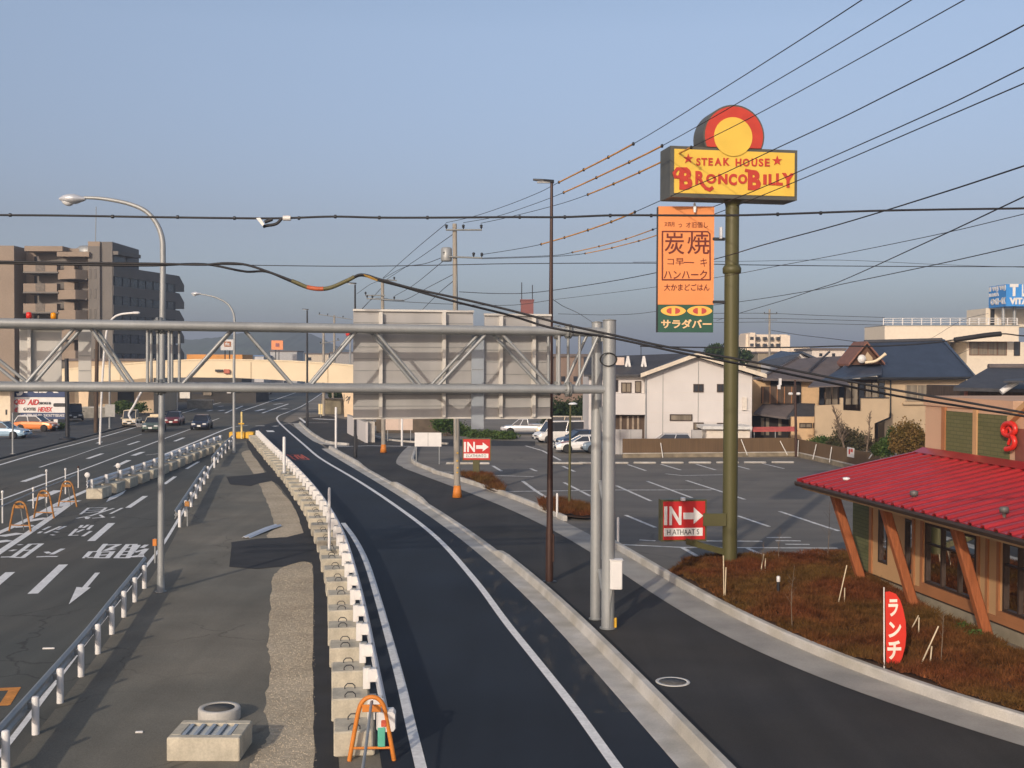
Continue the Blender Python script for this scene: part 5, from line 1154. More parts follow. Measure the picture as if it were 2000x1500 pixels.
mb = MB(); w = face_wall(1560, 1740, JY-3.2, JY-3.2); roofplane(mb, D(1578, 755, JY-4.2), D(1660, 752, JY-4.2), D(1650, 742, JY-2), D(1590, 744, JY-2), .1); mb.build('canopy', m_roofg, jt)
window(JW, jt, 1768, 751, 1839, 784, gl=m_curt, mull=2, fr=mat('light frame', (.35, .28, .2), .6)); window(JW, jt, 1841, 755, 1859, 766)
mb = MB(); JW.rect(mb, 1762, 787, 1842, 790, .002, .3); mb.build('sill_ledge', m_tan, jt)
# brown grey roofed house
BY = 99.0; BW = face_wall(1470, 1600, BY, BY); q = BW.px(1530, 880); bt = thing('house', 'orange walled house with a brown grey roof and wooden balcony', 'house', (q.x, q.y, 0))
m_ow = mat('orange plaster', (.58, .40, .23), .85, var=.06)
mb = MB(); BW.box(mb, BW.st(1466, 780)[0], BW.st(1600, 780)[0], 0, BW.st(1530, 742)[1], -7, 0); mb.build('wall', m_ow, bt)
mb = MB(); roofplane(mb, D(1490, 739, BY-1.2), D(1612, 742, BY-1.2), D(1668, 694, BY+5), D(1560, 700, BY+5), .18); mb.hexa([D(1466, 746, BY+1), D(1490, 739, BY-1.2), D(1560, 700, BY+5), D(1556, 702, BY+6)] + [p + Vector((0, 0, .15)) for p in (D(1466, 746, BY+1), D(1490, 739, BY-1.2), D(1560, 700, BY+5), D(1556, 702, BY+6))]); mb.build('roof', m_roofg, bt)
mb = MB(); mb.tube([D(1620, 687, BY+5), D(1580, 724, BY)], .1, 6); mb.build('roof_joint', m_roofd, bt)
w = face_wall(1480, 1575, BY-1.6, BY-1.6); mb = MB(); w.rect(mb, 1487, 755, 1556, 788, -.1, 0); mb.build('balcony_screen', m_woodd, bt)
mb = MB(); w.rect(mb, 1512, 742, 1572, 790, -1.4, -1.3); mb.build('recess_shade', m_shadow, bt)  # near-black panel painted as the shade of the balcony recess
for x in (1489, 1503, 1517, 1531, 1545): mb = MB(); w.rect(mb, x, 755, x+1.6, 788, .0, .06); mb.build('screen_post', mat('warm wood', (.30, .14, .06), .7), bt)
mb = MB(); w.rect(mb, 1521, 739, 1526, 752, -.1, .1); w.rect(mb, 1518, 752, 1524, 760, -.1, .1); mb.build('hanging_pipe', m_white, bt)
mb = MB(); roofplane(mb, D(1472, 806, BY-3.4), D(1536, 815, BY-3.4), D(1558, 788, BY-1.2), D(1490, 789, BY-1.2), .18); mb.build('lower_roof', m_roofg, bt)
mb = MB(); roofplane(mb, D(1537, 815, BY-3.6), D(1592, 813, BY-3.6), D(1592, 788, BY-1.2), D(1560, 787, BY-1.2), .18); mb.build('lower_roof', m_roofd, bt)
w = face_wall(1470, 1555, BY-2, BY-2); mb = MB(); w.rect(mb, 1470, 812, 1540, 892, -.2, 0); mb.build('room_shade', m_shadow, bt)  # near-black panel painted as the shaded ground floor room
for x in (1486, 1496, 1520): mb = MB(); w.rect(mb, x, 816, x+6, 850, .0, .05); mb.build('glass_door', m_curt, bt)
mb = MB(); w = face_wall(1470, 1575, BY-4, BY-4); w.rect(mb, 1545, 814, 1618, 892, -.25, 0); mb.build('lower_wall', m_ow, bt)
window(w, bt, 1561, 826, 1586, 836, gl=m_curt, mull=1); window(w, bt, 1588, 826, 1616, 836, gl=m_curt, mull=1)
w = face_wall(1465, 1560, BY-6, BY-6); aw = thing('awning', 'long faded red awning above the brown fence', 'awning', tuple(w.px(1512, 842))); mb = MB(); P = [w.px(1467, 834, 0), w.px(1554, 833, 0), w.px(1554, 840, .7), w.px(1467, 841, .7)]; mb.hexa([p - Vector((0, 0, .06)) for p in P] + P); mb.build('canvas', mat('faded red canvas', (.45, .10, .085), .8, var=.15), aw)
for x in (1470, 1511, 1551): mb = MB(); p = w.px(x, 840, .6); mb.tube([p, Vector((p.x, p.y, 0))], .04); mb.build('pole', m_galv, aw)
# blue roofed house farther back
FY = 118.0; w = face_wall(1500, 1590, FY, FY); q = w.px(1550, 800); ft = thing('house', 'small house farther back with a dark blue roof and white gable', 'house', (q.x, q.y, 0))
mb = MB(); w.poly(mb, [(1519, 760), (1519, 712), (1562, 691), (1585, 702), (1585, 760)], -8, 0); mb.build('wall', m_whitew, ft)
mb = MB(); roofplane(mb, D(1479, 707, FY-1), D(1518, 713, FY-1), D(1562, 690, FY-1), D(1525, 685, FY+5), .2); slope(w, mb, (1562, 690), (1590, 702), 1, -8, .2); mb.build('roof', m_roofb, ft)
# grey roofed house at right
RY = 72.0; w = face_wall(1870, 2010, RY, RY); q = w.px(1940, 830); rt_ = thing('house', 'house with a grey tiled roof rising behind the restaurant tower', 'house', (q.x, q.y, 0))
mb = MB(); w.box(mb, w.st(1888, 780)[0], w.st(2100, 780)[0], 0, w.st(1940, 756)[1], -7, 0); mb.build('wall', m_woodd, rt_)
mb = MB(); w.box(mb, w.st(1885.5, 780)[0], w.st(1890, 780)[0], 0, w.st(1940, 757)[1], -.25, .03); mb.build('corner_post', mat('red brown post', (.28, .09, .05), .7), rt_)
mb = MB(); roofplane(mb, D(1862, 757, RY-1.2), D(2080, 762, RY-1.2), D(2080, 718, RY+5), D(1932, 717, RY+5), .2); mb.build('roof', m_roofd, rt_)
mb = MB(); mb.tube([D(1930, 716, RY+5), D(2060, 716, RY+5)], .18, 8); mb.build('ridge', m_roofg, rt_)
w2_ = face_wall(1940, 2010, RY-2.5, RY-2.5); mb = MB(); P = [D(1960, 744, RY-3), D(2060, 743, RY-3), D(2060, 735, RY-1), D(1962, 741, RY-1)]; mb.hexa([p - Vector((0, 0, .1)) for p in P] + P); mb.build('lower_roof', m_roofd, rt_)
mb = MB(); mb.tube([D(1955, 766, RY-2), D(1975, 752, RY-2), D(1988, 747, RY-2)], [.18, .2, .12], 8); mb.build('roof_pipe', m_white, rt_)
# modern white building with a billboard
MY = 140.0; w = face_wall(1728, 2010, MY, MY); q = w.px(1900, 800); mt = thing('building', 'cream white modern building with a curved parapet and roof railing', 'building', (q.x, q.y, 0))
m_mw = mat('cream render', (.68, .60, .48), .7, var=.04)
mb = MB(); w.box(mb, w.st(1888, 700)[0], w.st(2120, 700)[0], 0, w.st(1940, 668)[1], -14, 0); mb.build('wall', m_mw, mt)
mb = MB(); w.box(mb, w.st(1732, 700)[0], w.st(1880, 700)[0], 0, w.st(1940, 668)[1], -14, -4); mb.build('wall', m_mw, mt)
mb = MB(); N = 14; r0, r1 = [], []
xs = [1728 + (1990-1728)*i/N for i in range(N+1)]
front = [D(x, 640, MY - 2.5*math.sin(i/N*math.pi*.5)) for i, x in enumerate(xs)]
for z0, z1, nm, m in ((w.st(1800, 667)[1], w.st(1800, 637)[1], 'parapet', m_mw), (w.st(1800, 637)[1], w.st(1800, 635.5)[1], 'coping', m_galvd)):
    e = .1 if nm == 'coping' else 0
    rings = [[Vector((p.x, p.y-e, z0)), Vector((p.x, p.y-e, z1)), Vector((p.x, p.y+8, z1)), Vector((p.x, p.y+8, z0))] for p in front]; MB().loft(rings).build(nm, m, mt)
zt = w.st(1800, 635)[1]; zr = w.st(1800, 622)[1]
rail_ = MB()
for p in front[::1]:
    mb = MB(); mb.tube([Vector((p.x, p.y+.5, zt)), Vector((p.x, p.y+.5, zr))], .07, 6); mb.build('railing_post', m_white, mt)
for f_ in (.35, .7, 1): MB().tube([Vector((p.x, p.y+.5, zt+(zr-zt)*f_)) for p in front], .035, 6).build('railing', m_white, mt)
window(w, mt, 1893, 667.5, 1966, 694, mull=3, gl=m_curt, fr=mat('brown sash', (.16, .07, .04), .6)); window(w, mt, 1980, 667, 1992, 695, mull=0)
mb = MB(); w.box(mb, w.st(1945, 620)[0], w.st(2040, 620)[0], w.st(1970, 637)[1], w.st(1970, 600)[1], -9, -3); mb.build('stair_tower', m_mw, mt)
mb = MB(); w.rect(mb, 1954, 602, 1962, 634, -3, -2.9); mb.build('door', m_dark, mt)
bw = face_wall(1931, 2030, MY-2, MY-2); bbd = thing('billboard', 'blue rooftop billboard with white lettering on the cream building', 'billboard', tuple(bw.px(1970, 600)))
m_bl = mat('billboard blue', (.045, .25, .62), .5, var=.05)
c0 = bw.st(1965, 575)[0]; h0_, h1_ = bw.st(1960, 598)[1], bw.st(1960, 555)[1]
mb = MB(); bw.box(mb, c0, c0+7.5, h0_, h1_, -5.0, 0); mb.build('panel', m_bl, bbd)
q0, q1 = bw.pt(c0, 0, -5.0), bw.pt(c0, 0, 0); bl_ = Wall(q0.xy, q1.xy)
def z7(x, y): return 1720+x/7.143, 540+y/7.143
for txt, x0, y0, x1, y1 in (('ll WJ WJ', 1515, 135, 1745, 215), ('H DATA', 1515, 232, 1650, 280), ('()(|-((', 1535, 300, 1750, 392), ('T', 1800, 105, 1920, 275), ('VITA', 1795, 295, 2060, 390), ('LL', 1970, 110, 2050, 280)):
    mb = MB(); a, b = z7(x0, y0), z7(x1, y1); (bl_ if x1 < 1755 else bw).text(mb, txt, *a, *b, .0, .05, .06); mb.build('lettering', m_white, bbd)
pass
for x in (1970, 1992): MB().tube([bw.px(x, 598, -1.5), bw.px(x, 636, -1.5)], .2, 8).build('support', m_galv, bbd)
# far apartment at centre right
FYY = 250.0; w = face_wall(1448, 1600, FYY, FYY); q = w.px(1500, 720); t = thing('apartment_building', 'pale distant apartment block with stepped top behind the olive pole', 'apartment building', (q.x, q.y, 0))
m_fa = mat('pale far render', (.70, .60, .48), .8, var=.05)
for x0, y0, x1, d in ((1452, 679, 1582, 0), (1458, 653, 1540, -1), (1463, 650, 1474, .5), (1524, 655, 1542, .4)):
    mb = MB(); w.box(mb, w.st(x0, 680)[0], w.st(x1, 680)[0], 0, w.st(1500, y0)[1], -10, d); mb.build('wall', m_fa, t)
for x in (1467, 1480, 1494, 1507, 1520):
    for y in (661, 674): mb = MB(); w.rect(mb, x-3, y-3, x+4, y+3, -1, .06 if x > 1475 else .56); mb.build('window', m_glass, t)
# grey corrugated hall behind the truss, brown tower with aerials, small far roofs
def simple_building(label, x0, y0, x1, Y, m, name='building', roof=None, extra=(), rh=.3):
    w = face_wall(x0, x1, Y, Y); q = w.px((x0+x1)/2, y0); t = thing(name, label, 'building', (q.x, q.y, 0)); hh = w.st((x0+x1)/2, y0)[1]
    mb = MB(); L = w.st(x1, y0)[0]; w.box(mb, 0, L, 0, hh, -10, 0); mb.build('wall', m, t)
    mb = MB(); w.box(mb, -.2, L+.2, hh-rh+.3, hh+.3, -10.2, .2); mb.build('roof', roof or m_roofg, t)
    for a, b, c, d in extra: mb = MB(); w.rect(mb, a, b, c, d, .0, .06); mb.build('window', m_glass, t)
    return w, t
simple_building('brown grey hall seen through the right end of the truss', 1083, 697, 1195, 120, mat('rusty cladding', (.20, .145, .115), .8, var=.2, scale=.6, stretch=(3, 3, .1)), extra=((1096, 735, 1104, 745), (1120, 735, 1128, 745)))
w, t = simple_building('red brown rooftop tower with two aerials far behind the small board', 1017, 587, 1042, 300, mat('red brown cladding', (.22, .075, .06), .8, var=.1), roof=mat('red brown cladding', (.2, .07, .06)))
for x, y in ((1019, 551), (1040, 556)): MB().tube([w.px(x, 587, -1), w.px(x, y, -1)], .12, 6).build('aerial', m_dark, t)
simple_building('low grey hall under the hill with an orange sign on it', 528, 687, 580, 330, mat('grey hall', (.42, .42, .42), .7))
simple_building('long beige low roof by the distant black lamp post', 596, 692, 642, 300, mat('beige hall', (.52, .45, .35), .8), extra=((602, 698, 608, 704),))
simple_building('small house with a blue tarp roof left of the grey hall', 497, 696, 515, 320, mat('pale house', (.5, .5, .5), .8), roof=mat('blue tarp', (.12, .22, .42), .6))
simple_building('grey far row of roofs right of the slim utility poles', 645, 690, 700, 280, mat('grey far wall', (.30, .29, .28), .8))
simple_building('orange roofed store beyond the cream footbridge', 367, 695, 472, 260, mat('dark store wall', (.06, .055, .05), .8, var=.3), roof=mat('orange store', (.68, .30, .07), .7, var=.15, scale=.3), rh=1.5)  # store wall is a near-black grey below its orange roof
simple_building('pale far building low behind the brown roofs', 1586, 684, 1650, 170, mat('pale far wall', (.62, .55, .48), .8), extra=((1600, 690, 1606, 696), (1625, 690, 1631, 696)))
simple_building('olive brown far building behind the white house roof', 1480, 690, 1530, 200, mat('olive far wall', (.25, .21, .15), .8))
def logo_sign(label, x0, y0, x1, y1, Y, mface, mlogo, txt, legs):
    w = face_wall(x0, x1, Y, Y); t = thing('logo_sign', label, 'sign', tuple(w.px((x0+x1)/2, y1))); mb = MB(); w.rect(mb, x0, y0, x1, y1, -.5, 0); mb.build('face', mface, t)
    mb = MB(); 
    if legs == 'box': w.rect(mb, x0+7, y0+4, x1-5, y1-7, .01, .1); mb.build('logo_panel', mlogo, t); mb = MB(); w.text(mb, txt, x0+9, y0+6, x1-7, y1-9, .1, .16, .03); mb.build('lettering', mface, t)
    else: w.text(mb, txt, x0+8, y0+5, x1-7, y1-6, .01, .12, .03); mb.build('lettering', mlogo, t)
    for x in (x0+8, x1-8): MB().tube([w.px(x, y1, -.2), w.px(x, y1+22, -.2)], .12, 6).build('leg', m_dark, t)
logo_sign('white sign with an orange rounded logo beyond the footbridge', 431, 663, 456, 684, 240, m_white, mat('logo brown orange', (.42, .14, .04), .5), 'fit', 'box')
logo_sign('orange square sign on the low grey hall under the hill', 530, 665, 552.5, 683, 320, mat('orange sign face', (.80, .28, .10), .5), mat('violet brown print', (.35, .14, .16), .5), 'ilili', 'txt')
q = D(684, 650, 250); t = thing('round_sign', 'red and white round tank sign left of the large board', 'sign', tuple(q)); MB().lathe([(.0, -.9), (.8, -.8), (1.0, -.3), (1.0, .1)], q, 20).build('red_half', mat('bright red', (.75, .05, .03), .4), t); MB().lathe([(1.0, .101), (1.0, .7), (0, .75)], q, 20).build('white_half', m_white, t); MB().tube([q + Vector((0, 0, -.8)), Vector((q.x, q.y, 0))], .2).build('pole', m_galv, t)
# ---------------- apartment block at left ----------------
m_ap = mat('brown tile cladding', (.265, .208, .158), .75, var=.06, scale=.3, fine=.06, fscale=4); m_ap2 = mat('grey brown shaded tile cladding', (.155, .143, .130), .75, var=.06, scale=.3, fine=.05, fscale=4)  # second tone is grey brown with the wing's shade put into its colour
AY = 178.0; aw = face_wall(0, 222, AY, AY); q = aw.px(110, 880); ap = thing('apartment_building', 'brown multi storey apartment block with curved balconies and dark ribbon windows', 'apartment building', (q.x, q.y, 0))
def abox(w, x0, x1, y0, y1, d0, d1, name, m, par=None):
    mb = MB(); ym = (y0+y1)/2; w.box(mb, w.st(x0, ym)[0], w.st(x1, ym)[0], w.st((x0+x1)/2, y1)[1], w.st((x0+x1)/2, y0)[1], d0, d1); return mb.build(name, m, par or ap)
GB = 782
abox(aw, -260, 40, 482, GB+10, -14, 2.2, 'end_wall', m_ap)
abox(aw, 40, 180, 486, GB+10, -14, -2.2, 'wall', m_ap)
abox(aw, 54, 128, 482, 492, -3, 1.2, 'roof_slab', m_ap); abox(aw, 120, 182, 494, 503, -4, 1.8, 'roof_slab', m_ap); abox(aw, 128, 152, 484, 494, -6, -1, 'parapet', m_ap)
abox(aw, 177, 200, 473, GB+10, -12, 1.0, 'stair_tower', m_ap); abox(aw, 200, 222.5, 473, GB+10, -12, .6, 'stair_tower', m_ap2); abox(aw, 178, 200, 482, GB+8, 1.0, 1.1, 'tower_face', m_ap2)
for k, y in enumerate((526, 565, 604, 643, 682, 721)):
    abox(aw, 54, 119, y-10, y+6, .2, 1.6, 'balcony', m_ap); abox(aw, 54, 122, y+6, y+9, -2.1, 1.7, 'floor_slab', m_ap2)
    abox(aw, 78, 96, y-10, y+5, 1.6, 1.66, 'balcony_grille', mat('balcony grille', (.13, .11, .09), .6, var=.3, scale=3))
    abox(aw, 56, 66, y-28, y-10, -2.2, -2.1, 'glass_door', m_glass); abox(aw, 68, 90, y-25, y-10, -2.2, -2.12, 'glass_door', m_curt); abox(aw, 107, 118, y-25, y-10, -2.2, -2.1, 'glass_door', mat('bright pane', (.6, .52, .42), .4, var=.3))
    abox(aw, 119, 130, y-3, y+14, -2.2, -1.9, 'glass_door', m_glass)
    # rounded balcony bay
    mb = MB(); rings = []
    s0, s1 = aw.st(120, y)[0], aw.st(178, y)[0]; zz0, zz1 = aw.st(150, y+21)[1], aw.st(150, y+3)[1]
    for i in range(15):
        f = i/14; a = s0+(s1-s0)*f; d = 1.4 + 1.6*math.sin(min(1, f*1.25)*math.pi*.5) - (2.2*max(0, f-.72)/.28)
        rings.append([aw.pt(a, zz0, d), aw.pt(a, zz1, d), aw.pt(a, zz1, d-.25), aw.pt(a, zz0, d-.25)])
    mb.loft(rings); mb.build('curved_balcony', m_ap, ap)
    abox(aw, 121, 176, y+19, y+22, -2.2, 1.4, 'floor_slab', m_ap2)
    abox(aw, 130, 150, y-13, y+3, -2.2, 1.0, 'bay_wall', m_ap)
    abox(aw, 158, 177, y-16, y+3, -2.2, -2.0, 'glass_door', m_glass)
    for x in (180, 190): abox(aw, x-1.5, x+3, y-6+6, y+19, 1.1, 1.16, 'window', m_glass)
mb = MB(); mb.tube([aw.px(163, 492, -5), aw.px(165, 395, -5)], .06, 6); mb.build('aerial', m_galvd, ap)
mb = MB(); c = aw.px(163, 489, -3); mb.lathe([(0, -1), (2.2, -1), (2.3, .4), (1.6, .9), (0, 1.0)], c, 20); mb.build('roof_tank', m_galv, ap)
mb = MB(); c = aw.px(175, 485, -4); mb.lathe([(0, -1), (1.4, -1), (1.4, .8), (0, .9)], c, 20); mb.build('roof_tank', m_white, ap)
a0, a1 = D(222, 700, AY-.5), D(362, 700, 200.0); rw = Wall(a0.xy, a1.xy)
s0 = rw.st(222, 640)[0]; sE = rw.st(346, 640)[0]; s2 = rw.st(249, 600)[0]
H_ = lambda x, y: rw.st(x, y)[1]
floors = [(559, 521)]
top_h = H_(225, 520); dz = 37.5/2260*AY
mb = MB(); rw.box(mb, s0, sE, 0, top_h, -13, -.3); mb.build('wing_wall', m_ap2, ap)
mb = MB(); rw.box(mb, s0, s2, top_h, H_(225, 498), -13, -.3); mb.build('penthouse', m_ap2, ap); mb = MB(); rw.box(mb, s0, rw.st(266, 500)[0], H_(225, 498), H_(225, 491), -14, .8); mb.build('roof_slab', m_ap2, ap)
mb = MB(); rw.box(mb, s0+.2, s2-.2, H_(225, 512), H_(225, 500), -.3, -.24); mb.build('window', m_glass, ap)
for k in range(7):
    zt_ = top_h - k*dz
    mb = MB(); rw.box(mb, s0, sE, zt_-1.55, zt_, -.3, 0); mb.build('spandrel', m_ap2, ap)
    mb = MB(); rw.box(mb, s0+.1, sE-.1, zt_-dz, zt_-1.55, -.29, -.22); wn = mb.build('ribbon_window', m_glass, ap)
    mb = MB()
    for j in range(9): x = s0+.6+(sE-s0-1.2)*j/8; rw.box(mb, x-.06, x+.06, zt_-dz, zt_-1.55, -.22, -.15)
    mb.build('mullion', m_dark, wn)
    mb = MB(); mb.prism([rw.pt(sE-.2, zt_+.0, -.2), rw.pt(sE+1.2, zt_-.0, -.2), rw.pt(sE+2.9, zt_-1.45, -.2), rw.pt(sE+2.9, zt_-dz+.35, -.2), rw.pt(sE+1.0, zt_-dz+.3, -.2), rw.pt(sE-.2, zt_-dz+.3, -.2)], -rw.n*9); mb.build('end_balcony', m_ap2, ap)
# ground floor shop row and cream showroom
w = face_wall(-120, 21, 118, 118); q = w.px(0, 830); t = thing('building', 'cream showroom at the left picture edge beside the white banner', 'building', (q.x, q.y, 0))
mb = MB(); w.box(mb, 0, w.st(20, 790)[0], 0, w.st(10, 762)[1], -9, 0); mb.build('wall', mat('showroom cream', (.72, .62, .47), .7, var=.05), t); mb = MB(); w.rect(mb, -60, 822, 20, 826, 0, .1); mb.build('base_band', m_dark, t)
mb = MB(); w.rect(mb, 11, 800, 14, 810, 0, .05); mb.build('vent', m_dark, t); mb = MB(); w.box(mb, 0, w.st(30, 740)[0], w.st(10, 762)[1], w.st(10, 757)[1], -9, 1.5); mb.build('roof', m_galv, t)
w = face_wall(20, 131, 119, 119); t = thing('banner_board', 'blue and white dealer banner board with red slanted lettering', 'banner', tuple(w.px(75, 819)))
m_nav = mat('navy banner', (.02, .045, .13), .5, var=.05)
mb = MB(); w.rect(mb, 21, 745, 129, 775.5, -.3, 0); mb.build('navy_panel', m_nav, t); mb = MB(); w.rect(mb, 21, 776, 129, 806, -.3, .01); mb.build('white_panel', m_white, t); mb = MB(); w.rect(mb, 40, 806.5, 129, 818, -.3, .005); mb.build('navy_panel', m_nav, t)
mb = MB(); w.text(mb, 'JNIX', 32, 748, 115, 773, .0, .06, .05); mb.build('lettering', m_white, t)
for txt, b, m in (('QED', (28, 780, 50, 791), m_inred), ('AID', (54, 780, 76, 791), m_inred), ('DIBOIGI 86', (76, 785, 100, 790), m_dark), ('HE', (25, 796, 36, 805), m_inred), ('G-YOTES', (46, 796, 70, 802), m_dark), ('HEXEX', (74, 795, 103, 804), m_inred)):
    mb = MB(); w.text(mb, txt, *b, .01, .06, .03, .3 if m is m_inred else 0); mb.build('lettering', m, t)
mb = MB(); w.text(mb, 'ALISER  VA MA  YATATTYEKAKE', 46, 808.5, 126, 814, .005, .05, .02); mb.build('lettering', m_white, t)
mb = MB(); w.rect(mb, 104, 829, 112, 819, -.2, -.1); mb.build('leg', m_white, t)
w, t = simple_building('cream pillared shop front behind the black traffic pole', 131, 705, 300, 150, mat('shop wall', (.48, .37, .25), .8, var=.15, scale=.3), extra=((168, 765, 178, 785), (230, 765, 262, 795)))
for x0, x1 in ((148, 157), (158, 168), (180, 186)): mb = MB(); w.rect(mb, x0, 760, x1, 806, .0, .4); mb.build('pillar', m_cream, t)
m_dkw = mat('dark grey wall', (.045, .042, .038), .85, var=.4, scale=.35)  # near-black grey for the low buildings around the footbridge
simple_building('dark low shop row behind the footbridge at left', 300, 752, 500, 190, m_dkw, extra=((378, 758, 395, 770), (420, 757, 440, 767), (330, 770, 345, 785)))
w = face_wall(300, 500, 190, 190)
for i_, (x0, y0, x1, y1, cm) in enumerate(((352, 764, 372, 778, m_rib), (398, 760, 414, 772, m_curt), (444, 756, 452, 768, m_white), (456, 758, 470, 766, m_yellow), (476, 757, 492, 764, m_rib), (310, 770, 326, 782, m_curt))):
    mb = MB(); w.rect(mb, x0, y0, x1, y1, .02, .3); o = mb.build('shop_sign', cm); tag(o, ['pale shutter on the dark shop row, largest of its panels', 'curtained shop window panel right of the pale shutter', 'small white panel on the dark shop row under the footbridge', 'yellow shop panel under the footbridge', 'rightmost pale panel of the dark shop row', 'leftmost curtained panel of the dark shop row'][i_], 'shop panel')
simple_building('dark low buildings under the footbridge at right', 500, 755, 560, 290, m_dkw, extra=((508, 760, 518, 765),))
for x0, x1, yt, Y, lab in ((160, 210, 796, 138, 'low grey stone wall behind the pavement'), (365, 415, 782, 165, 'low dark garden wall beside the left pavement')):
    w = face_wall(x0, x1, Y, Y); q = w.px(x0, 830); t = thing('garden_wall', lab, 'wall', (q.x, q.y, 0)); mb = MB(); w.box(mb, 0, w.st(x1, yt)[0], 0, w.st(x0, yt)[1], -.4, 0); mb.build('masonry', mat('grey masonry', (.25, .235, .2), .9, var=.25, scale=2), t); mb = MB(); w.box(mb, -.05, w.st(x1, yt)[0]+.05, w.st(x0, yt)[1], w.st(x0, yt)[1]+.1, -.45, .05); mb.build('coping', m_conc, t)
# ---------------- cream footbridge ----------------
t = thing('footbridge', 'cream painted arched footbridge crossing the road in the distance', 'footbridge', tuple(G(675, 814)))
BYd = G(675, 814).y
def bp_(x): # (top, bottom) of the fascia at photo column x
    pts = [(60, 727, 757), (200, 716, 745), (300, 707, 738), (380, 703.5, 737), (460, 703.5, 738), (560, 706, 743), (640, 711, 748), (700, 716, 752), (760, 720, 757)]
    for a, b in zip(pts, pts[1:]):
        if x <= b[0]: k = (x-a[0])/(b[0]-a[0]); return a[1]+(b[1]-a[1])*k, a[2]+(b[2]-a[2])*k
    return pts[-1][1:]
rings = []; rc = []
for x in range(60, 765, 20):
    yt_, yb_ = bp_(x); a, b = D(x, yt_, BYd), D(x, yb_, BYd)
    rings.append([Vector((a.x, BYd, b.z)), Vector((a.x, BYd, a.z)), Vector((a.x, BYd+.25, a.z)), Vector((a.x, BYd+.25, b.z+.9)), Vector((a.x, BYd+3, b.z+.9)), Vector((a.x, BYd+3, b.z))])
    rc.append([Vector((a.x, BYd-.1, a.z)), Vector((a.x, BYd-.1, a.z+.14)), Vector((a.x, BYd+.35, a.z+.14)), Vector((a.x, BYd+.35, a.z))])
MB().loft(rings).build('deck', m_cream, t); MB().loft(rc).build('handrail', mat('cream rail', (.74, .62, .42), .5), t)
MB().loft([[p + Vector((0, 3, 0)) for p in r] for r in rc]).build('handrail', mat('cream rail', (.74, .62, .42)), t)
for x in (235, 490, 640):
    yt_, yb_ = bp_(x); a, b = D(x-.5, yt_+3, BYd-.02), D(x+.5, yb_-1, BYd-.02); mb = MB(); mb.box((a+b)/2, (.12, .06, a.z-b.z)); mb.build('joint', mat('cream joint', (.5, .4, .26), .6), t)
mb = MB(); L_ = [(x, y) for x, y in ((672, 814), (686, 814))]
rings = []
for y, x0, x1 in ((748, 655, 705), (757, 664, 702), (770, 668, 699), (785, 671, 697), (816, 672, 696)):
    a, b = D(x0, y, BYd), D(x1, y, BYd); rings.append([Vector((a.x, BYd+.2, a.z)), Vector((b.x, BYd+.2, b.z)), Vector((b.x, BYd+2.8, b.z)), Vector((a.x, BYd+2.8, a.z))])
mb.loft(rings); pier = mb.build('pier', mat('peach pier paint', (.72, .55, .36), .6, var=.1, scale=.6), t)
w = Wall((rings[0][0].x, BYd+.2), (rings[0][1].x, BYd+.2)); mb = MB(); w.stroke(mb, [(672, 770), (672, 784)], .08, .003, .02); w.stroke(mb, [(675, 778), (679, 774), (682, 780), (676, 783), (684, 774), (680, 788)], .08, .003, .02); mb.build('graffiti', m_dark, pier)
mb = MB(); rings = []
for y, x0, x1 in ((750, 150, 178), (760, 152, 172), (830, 154, 170)):
    a, b = D(x0, y, BYd), D(x1, y, BYd); rings.append([Vector((a.x, BYd+.2, max(a.z, 0))), Vector((b.x, BYd+.2, max(b.z, 0))), Vector((b.x, BYd+2.8, max(b.z, 0))), Vector((a.x, BYd+2.8, max(a.z, 0)))])
mb.loft(rings); mb.build('pier', mat('peach pier paint', (.7, .5, .3)), t)
c = D(436, 725.5, BYd-.3); t = thing('traffic_light', 'small reddish traffic light fixed to the cream footbridge', 'traffic light', tuple(c)); mb = MB(); mb.bbox(c + Vector((.45, 0, 0)), (.75, .25, .55), .06); mb.build('housing', mat('terracotta housing', (.45, .13, .08), .6), t); mb = MB(); mb.bbox(c + Vector((-.5, 0, .1)), (1.0, .2, .28), .04); mb.build('visor', m_dark, t)
# corner by the footbridge pier
for x0, yb, yt, x1, yb1, yt1, lab, m in ((678, 846, 818, 714, 865, 838, 'white slanting wall panel along the side street ramp', m_whitew), (716, 864, 842, 732, 864, 842, 'short grey wall end at the foot of the white ramp wall', mat('grey wall end', (.48, .45, .40), .85, var=.12))):
    a, b = G(x0, yb), G(x1, yb1); w = Wall(a.xy, b.xy); L = (b-a).length; t = thing('garden_wall', lab, 'wall', tuple(a)); mb = MB(); w.box(mb, 0, L, 0, 1.75, -.2, 0); mb.build('panel', m, t); mb = MB(); w.box(mb, 0, L, 1.75, 1.8, -.22, .02); mb.build('coping', m_conc2, t)
def board(label, x0, y0, x1, y1, yb, m, legs, name='notice_board'):
    Y = G((x0+x1)/2, yb).y; w = face_wall(x0, x1, Y, Y); q = w.px((x0+x1)/2, yb); t = thing(name, label, 'board', (q.x, q.y, 0)); mb = MB(); w.rect(mb, x0, y0, x1, y1, -.05, 0); mb.build('panel', m, t)
    mb = MB(); w.rect(mb, (x0+x1)/2-.4, y0+.5, (x0+x1)/2+.4, y1-.5, .001, .008); mb.build('seam', m_galvd, t)
    for x in legs: p = w.px(x, y1, -.08); MB().tube([Vector((p.x, p.y, 0)), p], .04).build('leg', m_galv, t)
board('blank white notice board at the car park corner', 810, 845, 862, 872, 907, m_white, (813, 858))
board('pinkish blank board behind the white pole in the side street', 753, 815, 806, 840, 862, mat('pinkish board', (.58, .46, .38), .7, var=.04), (757, 802))
board('pale yellow plate on the pole at the side street corner', 622, 789, 630, 809, 815, mat('pale yellow plate', (.72, .58, .30), .6), (626,))
for x, yb, yt in ((649, 806, 765), (658, 806, 765)): pass
